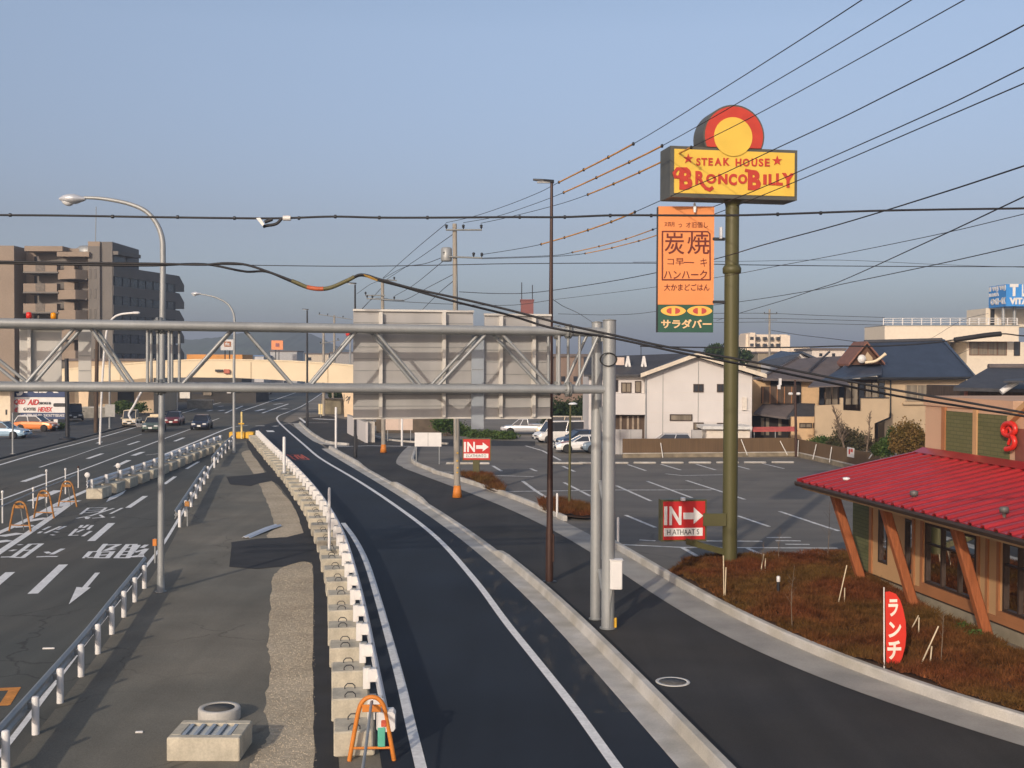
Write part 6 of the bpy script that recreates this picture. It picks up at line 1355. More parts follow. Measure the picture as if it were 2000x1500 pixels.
b = G(650, 806); t = thing('height_gauge', 'yellow pipe frame standing beside the footbridge pier', 'barrier', tuple(b)); MB().tube([b, D(650, 764, b.y)], .16).build('post', m_cream, t); MB().tube([D(634, 801, b.y), D(655, 800, b.y)], .1).build('rail', m_yellow, t)
w = face_wall(600, 690, 150, 150); q = w.px(660, 815); t = thing('garden_wall', 'mossy block wall behind the footbridge pier', 'wall', (q.x, q.y, 0)); mb = MB(); w.box(mb, w.st(628, 790)[0], w.st(900, 790)[0], 0, 2.0, -.3, 0); mb.build('masonry', mat('mossy masonry', (.20, .175, .12), .9, var=.3, scale=1), t); mb = MB(); w.box(mb, w.st(627, 790)[0], w.st(901, 790)[0], 2.0, 2.1, -.35, .05); mb.build('coping', m_conc2, t)
w = face_wall(735, 900, 112, 112); q = w.px(800, 860); t = thing('garden_wall', 'long dark brown wall behind the side street', 'wall', (q.x, q.y, 0)); mb = MB(); w.box(mb, 0, w.st(885, 850)[0], 0, 1.6, -.3, 0); mb.build('masonry', mat('brown wall', (.11, .085, .06), .9, var=.25, scale=1.5), t); mb = MB(); w.box(mb, -.05, w.st(886, 850)[0], 1.6, 1.7, -.35, .05); mb.build('coping', mat('brown coping', (.16, .13, .1), .9), t)
# ---------------- hill ----------------
HYd = 1500.0; rid = [(-300, 700), (100, 690), (250, 672), (340, 664), (400, 662), (440, 658), (480, 650), (520, 643), (555, 640), (585, 644), (610, 655), (640, 670), (680, 685), (740, 694), (900, 699), (1200, 702)]
mb = MB(); P = smooth([D(x, y, HYd) for x, y in rid], 8); rr = random.Random(2)
P = [p + Vector((0, 0, rr.uniform(-.8, .8))) for p in P]
rings = []
for k, (dy, f) in enumerate(((-260, 0), (-190, .35), (-110, .68), (-40, .93), (0, 1.0), (80, .9), (300, 0))): rings.append([Vector((p.x, p.y+dy+rr.uniform(-6, 6), max(-2, p.z*f+rr.uniform(-.6, .6)*f))) for p in P])
mb.loft(rings, caps=False, closed=False, sm=True)
struct(mb.build('hill', mat('wooded hill', (.055, .075, .045), .95, var=.4, scale=.02)))
# ---------------- vehicles ----------------
def paintmat(name, c, metal=.1): return mat('car paint ' + name, c, .28, metal, var=.03, spec=.5, coat=.5)
m_head = mat('headlamp', (.75, .75, .72), .12, var=.0, spec=.7); m_tail = mat('tail lamp', (.35, .02, .02), .25)
def car(label, loc, ang_, col, kind='sedan', group=None, two=None, stripe=None):
    t = thing('parked_car' if group != 'road' else 'car', label, 'car', (0, 0, 0))
    LW = {'sedan': (4.5, 1.7), 'coupe': (4.55, 1.74), 'hatch': (3.9, 1.66), 'van': (4.4, 1.72), 'kei': (3.3, 1.46), 'pickup': (4.6, 1.7)}[kind]; L, w = LW[0]/2, LW[1]/2
    zb = .24
    prof = {'sedan': [(-1, .62, .82), (-.985, .84, .93), (-.62, .92, 1), (0, .92, 1), (.42, .90, 1), (.86, .76, .97), (.98, .62, .86), (1, .5, .8)],
            'coupe': [(-1, .62, .8), (-.97, .82, .93), (-.6, .90, 1), (0, .88, 1), (.36, .86, 1), (.82, .72, .96), (.97, .58, .84), (1, .46, .74)],
            'hatch': [(-1, .6, .85), (-.985, .86, .94), (-.6, .95, 1), (0, .95, 1), (.5, .93, 1), (.86, .80, .97), (.98, .62, .87), (1, .5, .8)],
            'van': [(-1, .6, .92), (-.99, .95, .97), (-.5, 1.0, 1), (0, 1.0, 1), (.6, 1.0, 1), (.9, .86, .98), (.985, .66, .92), (1, .5, .88)],
            'kei': [(-1, .72, .95), (-.98, .78, 1), (-.2, .78, 1), (0, .80, 1), (.5, .92, 1), (.93, .9, .98), (.99, .7, .95), (1, .45, .92)],
            'pickup': [(-1, .80, .95), (-.98, .86, 1), (-.3, .86, 1), (0, .88, 1), (.4, .88, 1), (.85, .8, .97), (.98, .65, .9), (1, .5, .85)]}[kind]
    rings = []
    for f, zt, wf in prof:
        x = f*L; ww = w*wf; zl = zb + (.10 if abs(f) > .97 else 0)
        rings.append([Vector((x, a, z)) for a, z in ((-ww*.90, zl), (ww*.90, zl), (ww, zl+.14), (ww, zl+(zt-zl)*.62), (ww*.95, zt-.045), (ww*.86, zt), (-ww*.86, zt), (-ww*.95, zt-.045), (-ww, zl+(zt-zl)*.62), (-ww, zl+.14))])
    MB().loft(rings, True, False).build('body', col, t)
    gh = {'sedan': (-.72, .42, -.42, .10, .90, 1.40), 'coupe': (-.74, .40, -.34, .06, .86, 1.28), 'hatch': (-.96, .48, -.80, .12, .93, 1.46), 'van': (-.985, .70, -.95, .44, .98, 1.82), 'kei': (-.05, .95, .0, .72, .90, 1.72), 'pickup': (-.14, .56, -.10, .24, .86, 1.46)}[kind]
    b0, b1, r0, r1, z0, z1 = gh; bw, rw_ = w*.86, w*.70
    if kind in ('van', 'kei'): rw_ = w*.80
    B = [Vector((b0*L, -bw, z0)), Vector((b1*L, -bw, z0)), Vector((b1*L, bw, z0)), Vector((b0*L, bw, z0))]
    R_ = [Vector((r0*L, -rw_, z1)), Vector((r1*L, -rw_, z1)), Vector((r1*L, rw_, z1)), Vector((r0*L, rw_, z1))]
    MB().loft([B, R_]).build('windows', m_glass, t)
    c2 = two or col
    rr = [[Vector((a*L, s*rw_*k, z)) for a, s in ((r0-.02, -1), (r1+.03, -1), (r1+.03, 1), (r0-.02, 1))] for z, k in ((z1-.03, 1.04), (z1+.02, 1.0), (z1+.05, .85))]
    ro = MB().loft(rr).build('roof', c2, t)
    pm = MB()
    for s in (-1, 1):
        ed = lambda f: (B[0 if s < 0 else 3].lerp(B[1 if s < 0 else 2], f), R_[0 if s < 0 else 3].lerp(R_[1 if s < 0 else 2], f))
        for f in (0, .5, 1): a, b = ed(f); o_ = Vector((0, s*.008, 0)); pm = MB(); pm.tube([a+o_, b+o_], .034 if f != .5 else .04, 6); pm.build('pillar', c2, t)
    if kind == 'pickup' or kind == 'kei':
        mb = MB(); 
        mb.box((-.55*L, 0, .84 if kind == 'kei' else .93), (.86*L, w*1.92, .10)); mb.build('load_bed', col, t)
        if kind == 'kei':
            mb = MB(); mb.box((-.1*L, 0, 1.28), (.05, w*1.8, .72)); mb.build('headboard', m_galv, t)
    for sx in (-.62, .60):
        for sy in (-1, 1):
            c = Vector((sx*L, sy*(w-.10), .30)); mb = MB(); mb.lathe([(.19, -.10), (.29, -.10), (.305, -.07), (.305, .07), (.29, .10), (.19, .10)], c, 20, 'Y'); wh = mb.build('wheel', m_tyre, t)
            MB().lathe([(.0, -.085), (.17, -.085), (.19, -.06), (.19, .06), (.17, .085), (0, .085)], c, 16, 'Y').build('rim', m_hub, wh)
            c = Vector((sx*L, sy*(w-.02), .32)); MB().lathe([(.0, -.01), (.365, -.01), (.365, .024), (0, .024)] if sy > 0 else [(.0, -.024), (.365, -.024), (.365, .01), (0, .01)], c, 20, 'Y').build('wheel_arch', m_black, t)
            c.y = sy*(w+.012-.10)
    for o in [ch for ch in t.children if ch.name.startswith('wheel') and not ch.name.startswith('wheel_arch')]:
        for v in o.data.vertices: v.co.y += (.055 if v.co.y > 0 else -.055)
        for g_ in o.children:
            for v in g_.data.vertices: v.co.y += (.06 if v.co.y > 0 else -.06)
    for sy in (-1, 1):
        MB().bbox((L*.985, sy*w*.62, .62), (.10, w*.42, .15), .03).build('headlight', m_head, t); MB().bbox((-L*.985, sy*w*.66, .74), (.10, w*.34, .14), .03).build('tail_light', m_tail, t)
    MB().bbox((L*.995, 0, .40), (.12, w*1.72, .17), .04).build('front_bumper', m_dark if kind != 'sedan' else col, t); MB().bbox((-L*.995, 0, .42), (.12, w*1.72, .17), .04).build('rear_bumper', m_dark if kind != 'sedan' else col, t)
    MB().bbox((L*1.03, 0, .44), (.02, .34, .17), .005).build('number_plate', m_plate, t); MB().bbox((L*.99, 0, .60), (.06, w*.7, .12), .02).build('grille', m_dark, t)
    for sy in (-1, 1): MB().bbox((b1*L*.92, sy*(w+.07), z0+.05), (.10, .16, .11), .03).build('mirror', c2, t)
    if stripe:
        mb = MB(); zf = lambda f: [p for p in prof if p[0] >= f][0][1]
        for sy in (.12, .42):
            P = []
            for f in (.46, .6, .75, .86):
                zz = np.interp(f, [p[0] for p in prof], [p[1] for p in prof]); P.append((f*L, zz+.006))
            for (xa, za), (xb, zb_) in zip(P, P[1:]): mb.add([(xa, sy*w-.07, za), (xa, sy*w+.07, za), (xb, sy*w+.07, zb_), (xb, sy*w-.07, zb_)], [(0, 3, 2, 1)]); mb.add([(xa, -sy*w-.07, za), (xa, -sy*w+.07, za), (xb, -sy*w+.07, zb_), (xb, -sy*w-.07, zb_)], [(0, 3, 2, 1)])
        mb.build('stripe', stripe, t)
    t.location = (loc.x, loc.y, loc.z); t.rotation_euler = (0, 0, ang_)
    return t
def head(dx, dy): return math.atan2(dy, dx)
RD = head(.14, -1)
c_wh = paintmat('white', (.78, .77, .75)); c_nv = paintmat('navy', (.015, .02, .045)); c_lb = paintmat('light blue', (.30, .45, .58)); c_or = paintmat('orange', (.72, .22, .05)); c_gr = paintmat('grey green', (.10, .145, .12)); c_bl = paintmat('dark blue', (.02, .045, .10)); c_si = paintmat('silver', (.50, .51, .53), .5); c_rd = paintmat('dark red', (.20, .02, .02)); c_cr = paintmat('cream', (.68, .58, .42)); c_bk = paintmat('black', (.02, .02, .022))
def at(x, y): v = G(x, y); v.z = .006; return v
car('dark navy sedan with bright headlights driving alone towards the camera', at(394, 838), RD, c_nv, 'sedan', 'road')
tx = car('grey green taxi with a cream roof sign driving towards the camera', at(301, 842), RD, c_gr, 'sedan', 'road', two=c_cr); MB().bbox((-.35, 0, 1.53), (.22, .9, .22), .05).build('roof_sign', m_cream, tx)
car('cream small flatbed truck on the left lane by the pavement', at(258, 833), RD, c_cr, 'kei', 'road')
car('dark red and blue car half hidden behind the near street lamp', at(340, 830), RD, c_rd, 'sedan', 'road', two=c_bl)
def onp(x, y): v = G(x, y); v.z = .105; return v
car('light blue sedan parked at the left picture edge', onp(6, 858), head(1, -.08), c_lb, 'sedan')
car('orange hatchback with a white roof parked before the dealer banner', onp(72, 844), head(1, -.12), c_or, 'hatch', two=c_wh)
car('black van parked behind the thick black traffic pole', onp(146, 822), head(.4, -1), c_bk, 'van')
car('silver pickup parked at the far end of the side street', at(1026, 848), head(-1, .06), c_si, 'pickup')
car('white van with its nose towards the street behind the brown lamp post', at(1092, 864), head(-.94, -.35), c_wh, 'van')
car('dark blue car parked between the white van and the striped white car', at(1132, 875), head(-.95, -.3), c_bl, 'hatch')
car('white coupe with two red bonnet stripes beside the gantry post', at(1139, 883), head(-1, -.12), c_wh, 'coupe', stripe=mat('red stripe paint', (.50, .04, .05), .3))
car('blue grey car whose tail shows right of the gantry post', at(1182, 884), head(-1, -.15), paintmat('blue grey', (.16, .22, .28)), 'hatch')
car('silver car with only its roof showing above the brown fence', G(1302, 884, 0), head(-1, 0), c_si, 'hatch')
car('white box van parked beyond the row of cars', at(1093, 851), head(-1, .1), c_cr, 'van')
car('white car under the footbridge heading this way', at(521, 770), RD, c_wh, 'sedan', 'road')
car('silver car on the far road left of the white one', at(478, 772), RD, c_si, 'van', 'road')
car('pale car farthest along the road under the footbridge', at(500, 764), RD, c_cr, 'hatch', 'road')
car('white van standing at the far roadside beyond the footbridge', at(560, 757), RD, c_wh, 'van', 'road')
# ---------------- plants ----------------
m_heath = mat('bronze heather', (.135, .045, .018), .95, var=.45, scale=2.2, col2=(.12, .066, .020), cscale=.35, spec=.1, fine=.3, fscale=14)
m_soil = mat('bed soil', (.085, .045, .025), .95, var=.3, scale=2.5, fine=.3, fscale=15)
def bed(label, px, n, h, hz_=.22, seed=1, name='heather_bed', mound=.12, edge=None):
    P = smooth(g2(px + [px[0]]), 4)[:-1] if edge is None else smooth(g2(px), 4) + edge; xs = [p.x for p in P]; ys = [p.y for p in P]
    cx, cy = sum(xs)/len(xs), sum(ys)/len(ys)
    bump = lambda x, y: mound*(.5+.5*np.sin(x*1.3+.7)*np.cos(y*.9)) + .045*np.sin(x*4.1+y*2.3)*np.cos(y*3.3-x*1.7) + .03*np.sin(x*9+1)*np.sin(y*8)
    # soil sheet as a grid clipped to the bed
    mb = MB(); st = .5
    gx = np.arange(min(xs), max(xs)+st, st); gyy = np.arange(min(ys), max(ys)+st, st)
    mb.poly(P, z=hz_-.02)
    o = mb.build('planting_soil', m_soil); struct(o)
    b = blades(P, n, h, .011, hz_-.03, seed, bump)
    o = b.build(name, m_heath); tag(o, label, 'ground cover', kind='stuff')
    return P
big = bed('reddish brown heather carpet in front of the restaurant', [(1325, 1117), (1345, 1104), (1425, 1100), (1560, 1096), (1655, 1093), (1690, 1128), (1720, 1152), (1800, 1198), (1910, 1250), (2000, 1295), (2150, 1350), (2250, 1420)], 110000, .11, .215, 1, mound=.16, edge=[p for p in reversed(offset(kk, -.17)) if G(2220, 1480).y < p.y < G(1325, 1125).y])
bed('small heather patch under the small red sign', [(897, 934), (935, 930), (960, 940), (980, 957), (978, 966), (940, 953)], 7000, .22, .15, 2, mound=.2)
bed('small heather patch around the dark car park lamp post', [(1050, 990), (1085, 983), (1122, 987), (1152, 1001), (1152, 1017), (1098, 1013), (1060, 1001)], 8000, .2, .15, 3, mound=.2)
def shrub(name, label, blobs, n, size, m, seed, trunk=True, group=None):
    c = blobs[0]; t = thing(name, label, 'shrub', (c[0], c[1], 0), group)
    leaves(blobs, n, size, seed).build('foliage', m, t)
    if trunk:
        rr = random.Random(seed)
        for k in range(4):
            a = rr.uniform(0, 6.28); b = blobs[k % len(blobs)]
            MB().tube([Vector((c[0]+.1*math.cos(a), c[1]+.1*math.sin(a), 0)), Vector(((c[0]+b[0])/2, (c[1]+b[1])/2, b[2]*.6)), Vector((b[0]+.3*math.cos(a), b[1]+.3*math.sin(a), b[2]+b[5]*.3))], [.06, .045, .02], 6).build('stem', m_bark, t)
def blob(px, py, Y, rx, rz, ry=None):
    p = D(px, py, Y); k = Y/F; return (p.x, p.y, p.z, rx*k, (ry or rx)*k, rz*k)
shrub('round_shrub', 'rounded bronze green shrub against the restaurant tower', [blob(1772, 855, 66, 30, 32), blob(1760, 868, 66, 22, 20), blob(1788, 862, 66, 24, 28)], 9000, .07, m_leafo, 11)
shrub('green_shrub', 'bright green spiky shrub left of the bronze shrub', [blob(1732, 872, 67, 18, 18), blob(1742, 852, 67, 9, 20), blob(1715, 878, 67, 14, 12)], 6000, .06, m_leafg, 12)
shrub('green_shrub', 'low green bush behind the fence left of the bare tree', [blob(1604, 864, 88, 20, 12), blob(1585, 868, 88, 14, 9), blob(1628, 868, 88, 12, 9)], 4000, .08, m_leafg, 13)
shrub('tangled_shrub', 'brown green tangled shrub before the tan house', [blob(1648, 858, 84, 22, 26), blob(1672, 862, 84, 20, 22), blob(1695, 866, 84, 14, 18), blob(1625, 866, 84, 12, 14)], 4200, .09, mat('twiggy leaf', (.075, .055, .03), .9, var=.5, scale=5, col2=(.05, .055, .02), cscale=1.2), 14)
shrub('hedge', 'dark green hedge behind the parked cars', [blob(1085, 812, 116, 30, 30), blob(1112, 812, 116, 22, 30), blob(1140, 808, 116, 22, 34), blob(1160, 815, 116, 18, 26)], 9000, .14, m_leafd, 15)
shrub('green_shrub', 'green bush behind the blank white notice board', [blob(868, 828, 108, 24, 16), blob(895, 838, 108, 16, 14), blob(918, 846, 108, 18, 11)], 4500, .11, m_leafg, 16)
shrub('hedge', 'long low green verge left of the silver pickup', [blob(952, 850, 104, 26, 10), blob(985, 851, 104, 26, 9), blob(925, 852, 104, 14, 9)], 4500, .1, m_leafg, 17)
shrub('hedge', 'green hedge on the left pavement behind the pickup truck', [blob(238, 795, 142, 20, 12), blob(260, 798, 142, 18, 9), blob(275, 796, 142, 12, 10)], 3000, .14, m_leafg, 18)
shrub('green_shrub', 'small green plant between the orange hatchback and the black pole', [blob(118, 832, 112, 9, 7)], 700, .08, m_leafg, 19, False)
shrub('tangled_shrub', 'olive bush on the bank behind the footbridge pier', [blob(700, 826, 128, 14, 9), blob(725, 832, 126, 16, 9), blob(742, 836, 125, 12, 8)], 2600, .1, m_leafo, 20)
shrub('dark_tree', 'dark tree crown rising behind the white house roof', [blob(1400, 688, 180, 22, 14), blob(1425, 690, 180, 22, 13), blob(1455, 696, 180, 14, 12)], 4000, .28, m_leafd, 21)
shrub('dark_tree', 'dark foliage beside the footbridge pier', [blob(655, 768, 160, 12, 12), blob(668, 775, 160, 10, 10)], 1500, .2, m_leafd, 22)
# bare tree and saplings
def branchy(name, label, base, h, seed, r0=.04, lean=0, twigs=26, cat='tree'):
    rr = random.Random(seed); t = thing(name, label, cat, tuple(base)); top = base + Vector((lean, 0, h))
    TP = smooth([base, base.lerp(top, .5) + Vector((rr.uniform(-.08, .08)*h*.4, 0, 0)), top], 4); MB().tube(TP, [r0*(1-.7*i/8) for i in range(9)], 6).build('trunk', m_bark, t)
    mb = MB()
    for k in range(twigs):
        f = rr.uniform(.3, 1); p = TP[int(f*8)].lerp(TP[min(8, int(f*8)+1)], f*8-int(f*8)); a = rr.uniform(0, 6.28); L = h*rr.uniform(.12, .34)*(1.25-f)
        q = p + Vector((math.cos(a)*L*.6, math.sin(a)*L*.6, L*.8)); mb.tube([p, p.lerp(q, .5) + Vector((0, 0, .04*L)), q], [r0*.32, r0*.22, r0*.1], 4, False)
        for j in range(2):
            p2 = p.lerp(q, rr.uniform(.4, .9)); q2 = p2 + Vector((rr.uniform(-.4, .4)*L, rr.uniform(-.4, .4)*L, rr.uniform(.1, .5)*L)); mb.tube([p2, q2], [r0*.16, r0*.06], 3, False)
    mb.build('twigs', m_bark, t); return t
bt_ = D(1655, 800, 83); b = Vector((bt_.x, 83, 0)); branchy('bare_tree', 'leafless tree with fine twigs before the tan house', b, D(1640, 795, 83).z, 5, .1, -1.0, 70)
b = G(1690, 895); branchy('bare_tree', 'smaller leafless tree right of the twiggy one', Vector((D(1690, 880, 82).x, 82, 0)), 3.4, 6, .07, .3, 40)
def sap(x, y, yt, label, seed, lean=.05):
    b = G(x, y, .25); h = D(x, yt, b.y).z - .25; branchy('sapling', label, b, h, seed, .013, lean, 12, 'sapling')
sap(1547, 1225, 1105, 'bare sapling in the heather near the kerb, right of the garden light', 31, .05)
sap(1521, 1096, 1032, 'bare sapling at the back edge of the bed by the pole', 32)
sap(1617, 1085, 980, 'taller bare sapling left of the first slanted column', 33)
sap(1488, 1118, 1060, 'thin bare sapling right of the olive pole', 34)
sap(1838, 1290, 1190, 'bare sapling under the second slanted column', 35)
def stakes(pairs, label):
    (x0, y0, x1, y1), (x2, y2, x3, y3) = pairs; a = G(x0, y0, .2); t = thing('plant_stakes', label, 'stakes', tuple(a))
    for u0, v0, u1, v1 in pairs: p = G(u0, v0, .2); q = D(u1, v1, p.y+.05); MB().tube([p, q], .017, 6).build('stake', mat('pale bamboo', (.55, .46, .32), .7, var=.15), t)
stakes([(1414, 1170, 1413, 1085), (1416, 1170, 1418, 1108)], 'pair of white stakes tied together before the olive pole')
stakes([(1485, 1121, 1492, 1082), (1494, 1118, 1495, 1090)], 'short pale stakes right of the olive pole')
stakes([(1636, 1184, 1654, 1104), (1649, 1180, 1650, 1148)], 'leaning pale stakes beside the first slanted column')
stakes([(1774, 1240, 1794, 1202), (1794, 1248, 1795, 1206)], 'pale stakes behind the red banner flag')
stakes([(1795, 1306, 1833, 1223), (1816, 1303, 1820, 1262)], 'long leaning pale stakes right of the red banner flag')
b = G(1520, 1160, .2); t = thing('garden_light', 'short black garden light with a white top in the heather', 'garden light', tuple(b)); MB().tube([b, b + Vector((0, 0, .36))], .045).build('post', m_dark, t); MB().lathe([(.05, .36), (.055, .37), (.055, .5), (.03, .53), (0, .53)], b, 14).build('lamp', m_white, t)
# small weeds by the plinth
for x, y, s_, lab in ((1880, 1233, 21, 'small fresh green weed under the restaurant window'), (1902, 1248, 22, 'green weed beside the third slanted column')):
    p = G(x, y, .2); leaves([(p.x, p.y, .3, .22, .18, .15)], 260, .035, s_).build('weed', m_leafg); o = bpy.data.objects['weed'] if s_ == 21 else bpy.data.objects['weed.001']; tag(o, lab, 'weed')
# banner flag
fb = G(1727, 1305, .22); FWl = Wall((fb.x, fb.y), (fb.x+math.cos(.08), fb.y+math.sin(.08))); t = thing('banner_flag', 'red curved banner flag with white vertical lettering by the kerb', 'banner', tuple(fb))
MB().tube([fb, FWl.px(1726.5, 1147)], [.018, .014]).build('pole', m_white, t)
P = [(1729, 1156), (1738, 1155), (1750, 1160), (1758, 1172), (1764, 1190), (1769, 1215), (1770, 1240), (1768, 1262), (1762, 1285), (1755, 1299), (1744, 1298), (1731, 1296)]
mb = MB(); FWl.poly(mb, P, -.004, .004); mb.build('cloth', mat('red banner cloth', (.62, .035, .02), .7, var=.06), t)
for ch, bx in (('ラ', (1735, 1170, 1754, 1204)), ('ン', (1735, 1214, 1760, 1245)), ('チ', (1733, 1251, 1760, 1288))):
    mb = MB(); FWl.text(mb, ch, *bx, .0045, .008, .035); mb.build('lettering', mat('banner lettering', (.80, .72, .62), .6), t)
# ---------------- overhead wires ----------------
def wire(label, px, r=.012, h=None, Y=None, sleeves=(), knots=None, m=m_wire, name='overhead_wire'):
    pts = []
    n = len(px)
    for i, (x, y) in enumerate(px):
        if h: Yd = (h-CH)/((HZ + ROLL*(x-1000)) - y)*F
        elif isinstance(Y, tuple): Yd = Y[0]+(Y[1]-Y[0])*(x-px[0][0])/(px[-1][0]-px[0][0])
        else: Yd = Y
        pts.append(D(x, y, Yd))
    P = smooth(pts, 5); o = thing(name, label, 'wire', tuple(P[0])); MB().tube(P, r, 6).build('cable', m, o)
    k = 5
    for x0, x1, mm, rr in sleeves:
        Q = [p for p in P if x0-3 <= CX + F*(p-CAM).dot(rt)/(p-CAM).dot(fw) <= x1+3]
        def atx(x):
            for a, b in zip(P, P[1:]):
                xa, xb = (CX + F*(q-CAM).dot(rt)/(q-CAM).dot(fw) for q in (a, b))
                if min(xa, xb) <= x <= max(xa, xb): return a.lerp(b, (x-xa)/(xb-xa+1e-9))
        Q = [q for q in (atx(x) for x in np.linspace(x0, x1, 14)) if q is not None]
        if len(Q) > 1: MB().tube(Q, rr, 8).build('guard_sleeve', mm, o)
        if knots:
            for x in np.linspace(x0, x1, knots):
                q = atx(x)
                if q is not None: MB().lathe([(0, -.05), (rr*2.0, -.03), (rr*2.0, .03), (0, .05)], q, 8, 'X').build('clamp', m_wire, o)
    return o
SLV = m_sleeve
wire('upper power wire with an orange sleeve, topmost at right', [(871, 435), (924, 423), (993, 400), (1055, 375), (1080, 362), (1237, 281), (1400, 181), (1500, 118), (1683, 0), (1760, -55)], .013, h=14.0, sleeves=[(1092, 1237, SLV, .030)], knots=4)
wire('second power wire with an orange sleeve below the topmost', [(905, 435), (965, 424), (1039, 400), (1101, 376), (1188, 336), (1293, 285), (1500, 167), (1780, 0), (1850, -45)], .013, h=13.9, sleeves=[(1101, 1293, SLV, .030)], knots=4)
wire('third power wire with an orange sleeve before the yellow sign', [(939, 436), (986, 426), (1088, 400), (1148, 380), (1237, 342), (1350, 288), (1500, 212), (1883, 0), (1950, -40)], .013, h=13.8, sleeves=[(1148, 1350, SLV, .030)], knots=5)
wire('power wire crossing the lower half of the yellow sign', [(942, 497), (1000, 488), (1057, 477), (1184, 437), (1308, 384), (1410, 340), (1516, 290), (1640, 232), (1750, 177), (1880, 112), (2000, 49), (2060, 15)], .014, h=12.4, sleeves=[(1057, 1240, SLV, .030)], knots=5)
wire('power wire passing under the yellow sign to the upper right', [(942, 504), (1080, 499), (1118, 493), (1205, 472), (1290, 443), (1350, 420), (1458, 379), (1558, 336), (1640, 300), (1850, 206), (2000, 132), (2060, 104)], .014, h=12.2, sleeves=[(1118, 1275, SLV, .022)], knots=4)
wire('power wire just below the one under the yellow sign', [(942, 505.5), (1080, 501), (1143, 495), (1235, 474), (1290, 457), (1380, 424), (1458, 394), (1558, 353), (1640, 318), (1800, 249), (2000, 163), (2060, 138)], .014, h=12.2, sleeves=[(1143, 1300, SLV, .022)], knots=4)
wire('wire crossing the orange board towards the right edge', [(897, 570), (960, 573), (1020, 573), (1100, 564), (1240, 541), (1400, 505), (1492, 478), (1640, 438), (1845, 375), (2000, 324), (2060, 304)], .016, h=10.5)
wire('faint thin wire at mid height right of the olive pole', [(1084, 585), (1240, 566), (1350, 550), (1445, 534), (1516, 520), (1640, 497), (1845, 455), (2000, 418)], .008, h=9.8)
wire('thin wire low behind the green board panel', [(1090, 613), (1200, 615), (1284, 608), (1440, 590), (1600, 565), (1640, 556), (1845, 513), (2000, 478)], .010, h=9.2)
wire('thin wire crossing the other low wires towards the right edge', [(1400, 626), (1440, 613), (1535, 585), (1600, 563), (1640, 550), (1845, 457), (2000, 384)], .010, h=9.0)
wire('thin level wire behind the olive pole from left to right', [(330, 515), (440, 517), (560, 519), (700, 520), (850, 518), (1000, 515), (1300, 514), (1440, 517), (1700, 520), (2000, 521)], .015, Y=44)
wire('second thin level wire above the double cable at right', [(1236, 512), (1440, 510.5), (1640, 508), (1840, 517), (2000, 522)], .008, Y=46)
lw = wire('thick level cable with small clips across the whole sky', [(-60, 419), (0, 420), (120, 421), (300, 424), (500, 426.5), (560, 426), (650, 423), (740, 425), (860, 425), (1000, 424), (1100, 424), (1200, 420.5), (1400, 421), (1500, 419), (1700, 412), (1850, 409), (2000, 407), (2060, 406)], .024, Y=26)
for x, y in ((20, 420), (220, 423), (347, 424), (458, 426), (584, 426), (655, 423), (741, 425), (835, 425), (1015, 424), (1103, 424), (1192, 421), (1272, 421), (1519, 418.5), (1603, 416)): MB().tube([D(x-2.2, y, 26), D(x+2.2, y, 26)], .042, 8).build('clamp', m_dark, lw)
q = D(520, 435, 26); t = thing('cable_terminal', 'white triangular cable terminal hanging from the thick level cable', 'cable terminal', tuple(q)); mb = MB(); mb.loft([[D(500, 426, 26+e), D(508, 425, 26+e), D(516, 437, 26+e), D(513, 442, 26+e)] for e in (-.12, .12)]); mb.build('cover', m_white, t)
MB().tube(smooth([D(514, 443, 26), D(520, 441, 26), D(540, 437, 26), D(551, 426, 26)], 4), .035, 8).build('loop', m_wire, t); MB().tube([D(517, 434, 26), D(532, 428, 26)], .04, 8).build('connector', m_wire, t); MB().tube([D(553, 426, 26), D(568, 426, 26)], .06, 8).build('sleeve', m_white, t)
m_olv = mat('olive sleeve', (.12, .11, .05), .6); m_rsl = mat('red orange sleeve', (.42, .10, .04), .55)
wire('upper strand of the sagging double cable across the picture', [(-60, 510), (0, 511), (200, 514), (300, 515), (400, 517), (440, 514), (480, 517), (530, 533), (580, 552), (605, 562), (640, 563), (680, 547), (705, 536), (740, 545), (800, 562), (850, 573), (920, 588), (1000, 607), (1100, 633), (1200, 655), (1300, 677), (1450, 703), (1600, 733), (1750, 762), (1900, 788), (2000, 806), (2060, 818)], .022, Y=22, sleeves=[(600, 632, m_rsl, .042), (632, 692, m_olv, .037), (570, 600, m_olv, .034)])
wire('lower strand of the sagging double cable across the picture', [(-60, 513), (0, 514), (200, 518), (300, 518.5), (400, 516), (480, 530.5), (520, 530.5), (560, 546), (605, 564), (640, 565), (680, 549), (705, 538), (740, 548), (790, 561), (830, 573), (900, 592), (1000, 617), (1075, 640), (1200, 661), (1330, 689), (1450, 712), (1600, 743), (1750, 773), (1900, 797), (2000, 813), (2060, 824)], .022, Y=22.3)
q = D(725, 543, 22); o = MB().loft([[D(710, 536+e, 22+f) for e, f in ((0, -.03), (2, 0), (0, .03), (-1, 0))], [D(724, 541+e*2, 22+f*2) for e, f in ((0, -.03), (2, 0), (0, .03), (-1, 0))], [D(737, 547+e*1.2, 22+f) for e, f in ((0, -.03), (2, 0), (0, .03), (-1, 0))]]).build('cable_cover', mat('cable cover yellow', (.70, .42, .10), .5)); tag(o, 'yellow leaf shaped cover hung on the double cable', 'cable cover')
nw = wire('low cable with a thick dark splice before the cream building', [(1250, 676), (1330, 678), (1460, 679), (1572, 678), (1633, 676), (1720, 676), (1818, 670), (1863, 664), (1955, 652), (2000, 656), (2060, 654)], .035, Y=60, sleeves=[(1864, 1955, m_wire, .13)])
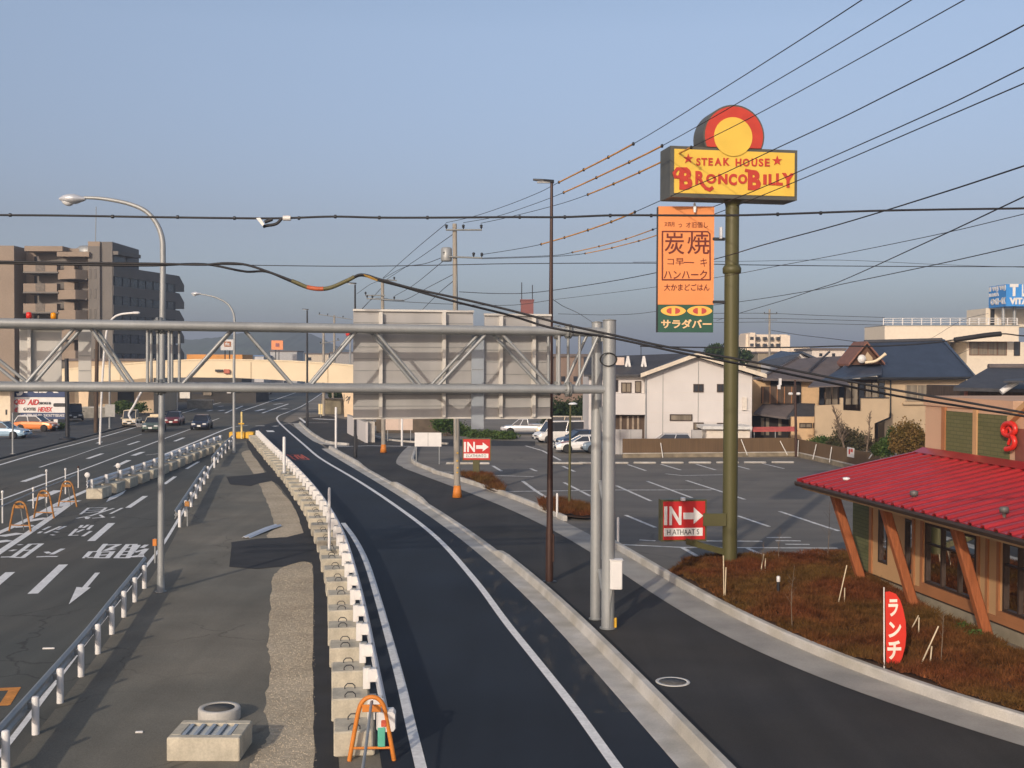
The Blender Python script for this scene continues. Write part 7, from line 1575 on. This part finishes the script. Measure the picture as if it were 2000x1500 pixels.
for lab, L in (('uppermost wire of the distant trio at the slim far pole', [(1300, 612), (1400, 612), (1503, 612), (1600, 616), (1728, 620)]), ('middle wire of the distant trio at the slim far pole', [(1300, 622), (1400, 622), (1503, 622), (1600, 624), (1728, 628)]), ('lowest wire of the distant trio at the slim far pole', [(1300, 630), (1400, 630), (1503, 629), (1600, 632), (1728, 635)])): wire(lab, L, .03, Y=150)
wire('thin wire dropping from the slim far pole to the brown roofs', [(1506, 645), (1560, 654), (1620, 661), (1684, 669)], .03, Y=(150, 100))
wire('service wire from the cream building down to the blue roof', [(1930, 612), (1880, 625), (1810, 665), (1735, 684)], .02, Y=(130, 105))
wire('service wire crossing the big window of the cream building', [(1925, 668), (1870, 692), (1800, 706), (1725, 714)], .02, Y=(128, 106))
for lab, L in (('steepest wire from the tall pole down to the middle pole', [(871, 437), (810, 488), (748, 543)]), ('second wire from the tall pole down to the middle pole', [(884, 458), (820, 503), (756, 545)]), ('wire from the transformer to the middle pole', [(866, 502), (830, 515), (790, 522), (748, 544)]), ('low slanting wire from the transformer to the middle pole', [(868, 508), (806, 558), (771, 578)]), ('wire from the tall pole to the right arm of the middle pole', [(889, 534), (835, 562), (790, 586), (768, 586)]), ('lowest slanting wire from the tall pole behind the board', [(889, 546), (860, 570), (820, 610)])): wire(lab, L, .018, Y=(YM, Y2))
wire('level wire from the middle pole past the tall pole', [(750, 587), (800, 590), (880, 594), (1000, 596), (1078, 586)], .016, Y=75)
for lab, L in (('left most wire from the middle pole to the black lamp post', [(747, 546), (722, 556), (697, 574)]), ('lower wire from the middle pole to the black lamp post', [(770, 585), (728, 584), (706, 604)]), ('thin wire from the middle pole towards the slim pole', [(747, 560), (720, 590), (690, 622)])): wire(lab, L, .02, Y=(Y2, 110))
wire('thin wire from the brown lamp post down to the gantry end', [(1080, 585), (1100, 598), (1130, 612), (1155, 628)], .012, Y=(36, 60))
# ---------------- air ----------------
hz_d = .0005
me = bpy.data.meshes.new('haze'); mbx = MB(); mbx.box((0, 1400, 37), (5000, 3300, 78)); me.from_pydata(mbx.v, [], mbx.f); hz_o = bpy.data.objects.new('haze', me); COL.objects.link(hz_o); hz_o['kind'] = 'stuff'; hz_o['label'] = 'pale bluish haze over the whole town'
mh = bpy.data.materials.new('haze air'); mh.use_nodes = True; nn = mh.node_tree; nn.nodes.remove(nn.nodes['Principled BSDF'])
pv = nn.nodes.new('ShaderNodeVolumePrincipled'); pv.inputs['Color'].default_value = (.76, .85, 1.0, 1); pv.inputs['Density'].default_value = hz_d; pv.inputs['Anisotropy'].default_value = .2
nn.links.new(pv.outputs[0], nn.nodes['Material Output'].inputs['Volume']); me.materials.append(mh)
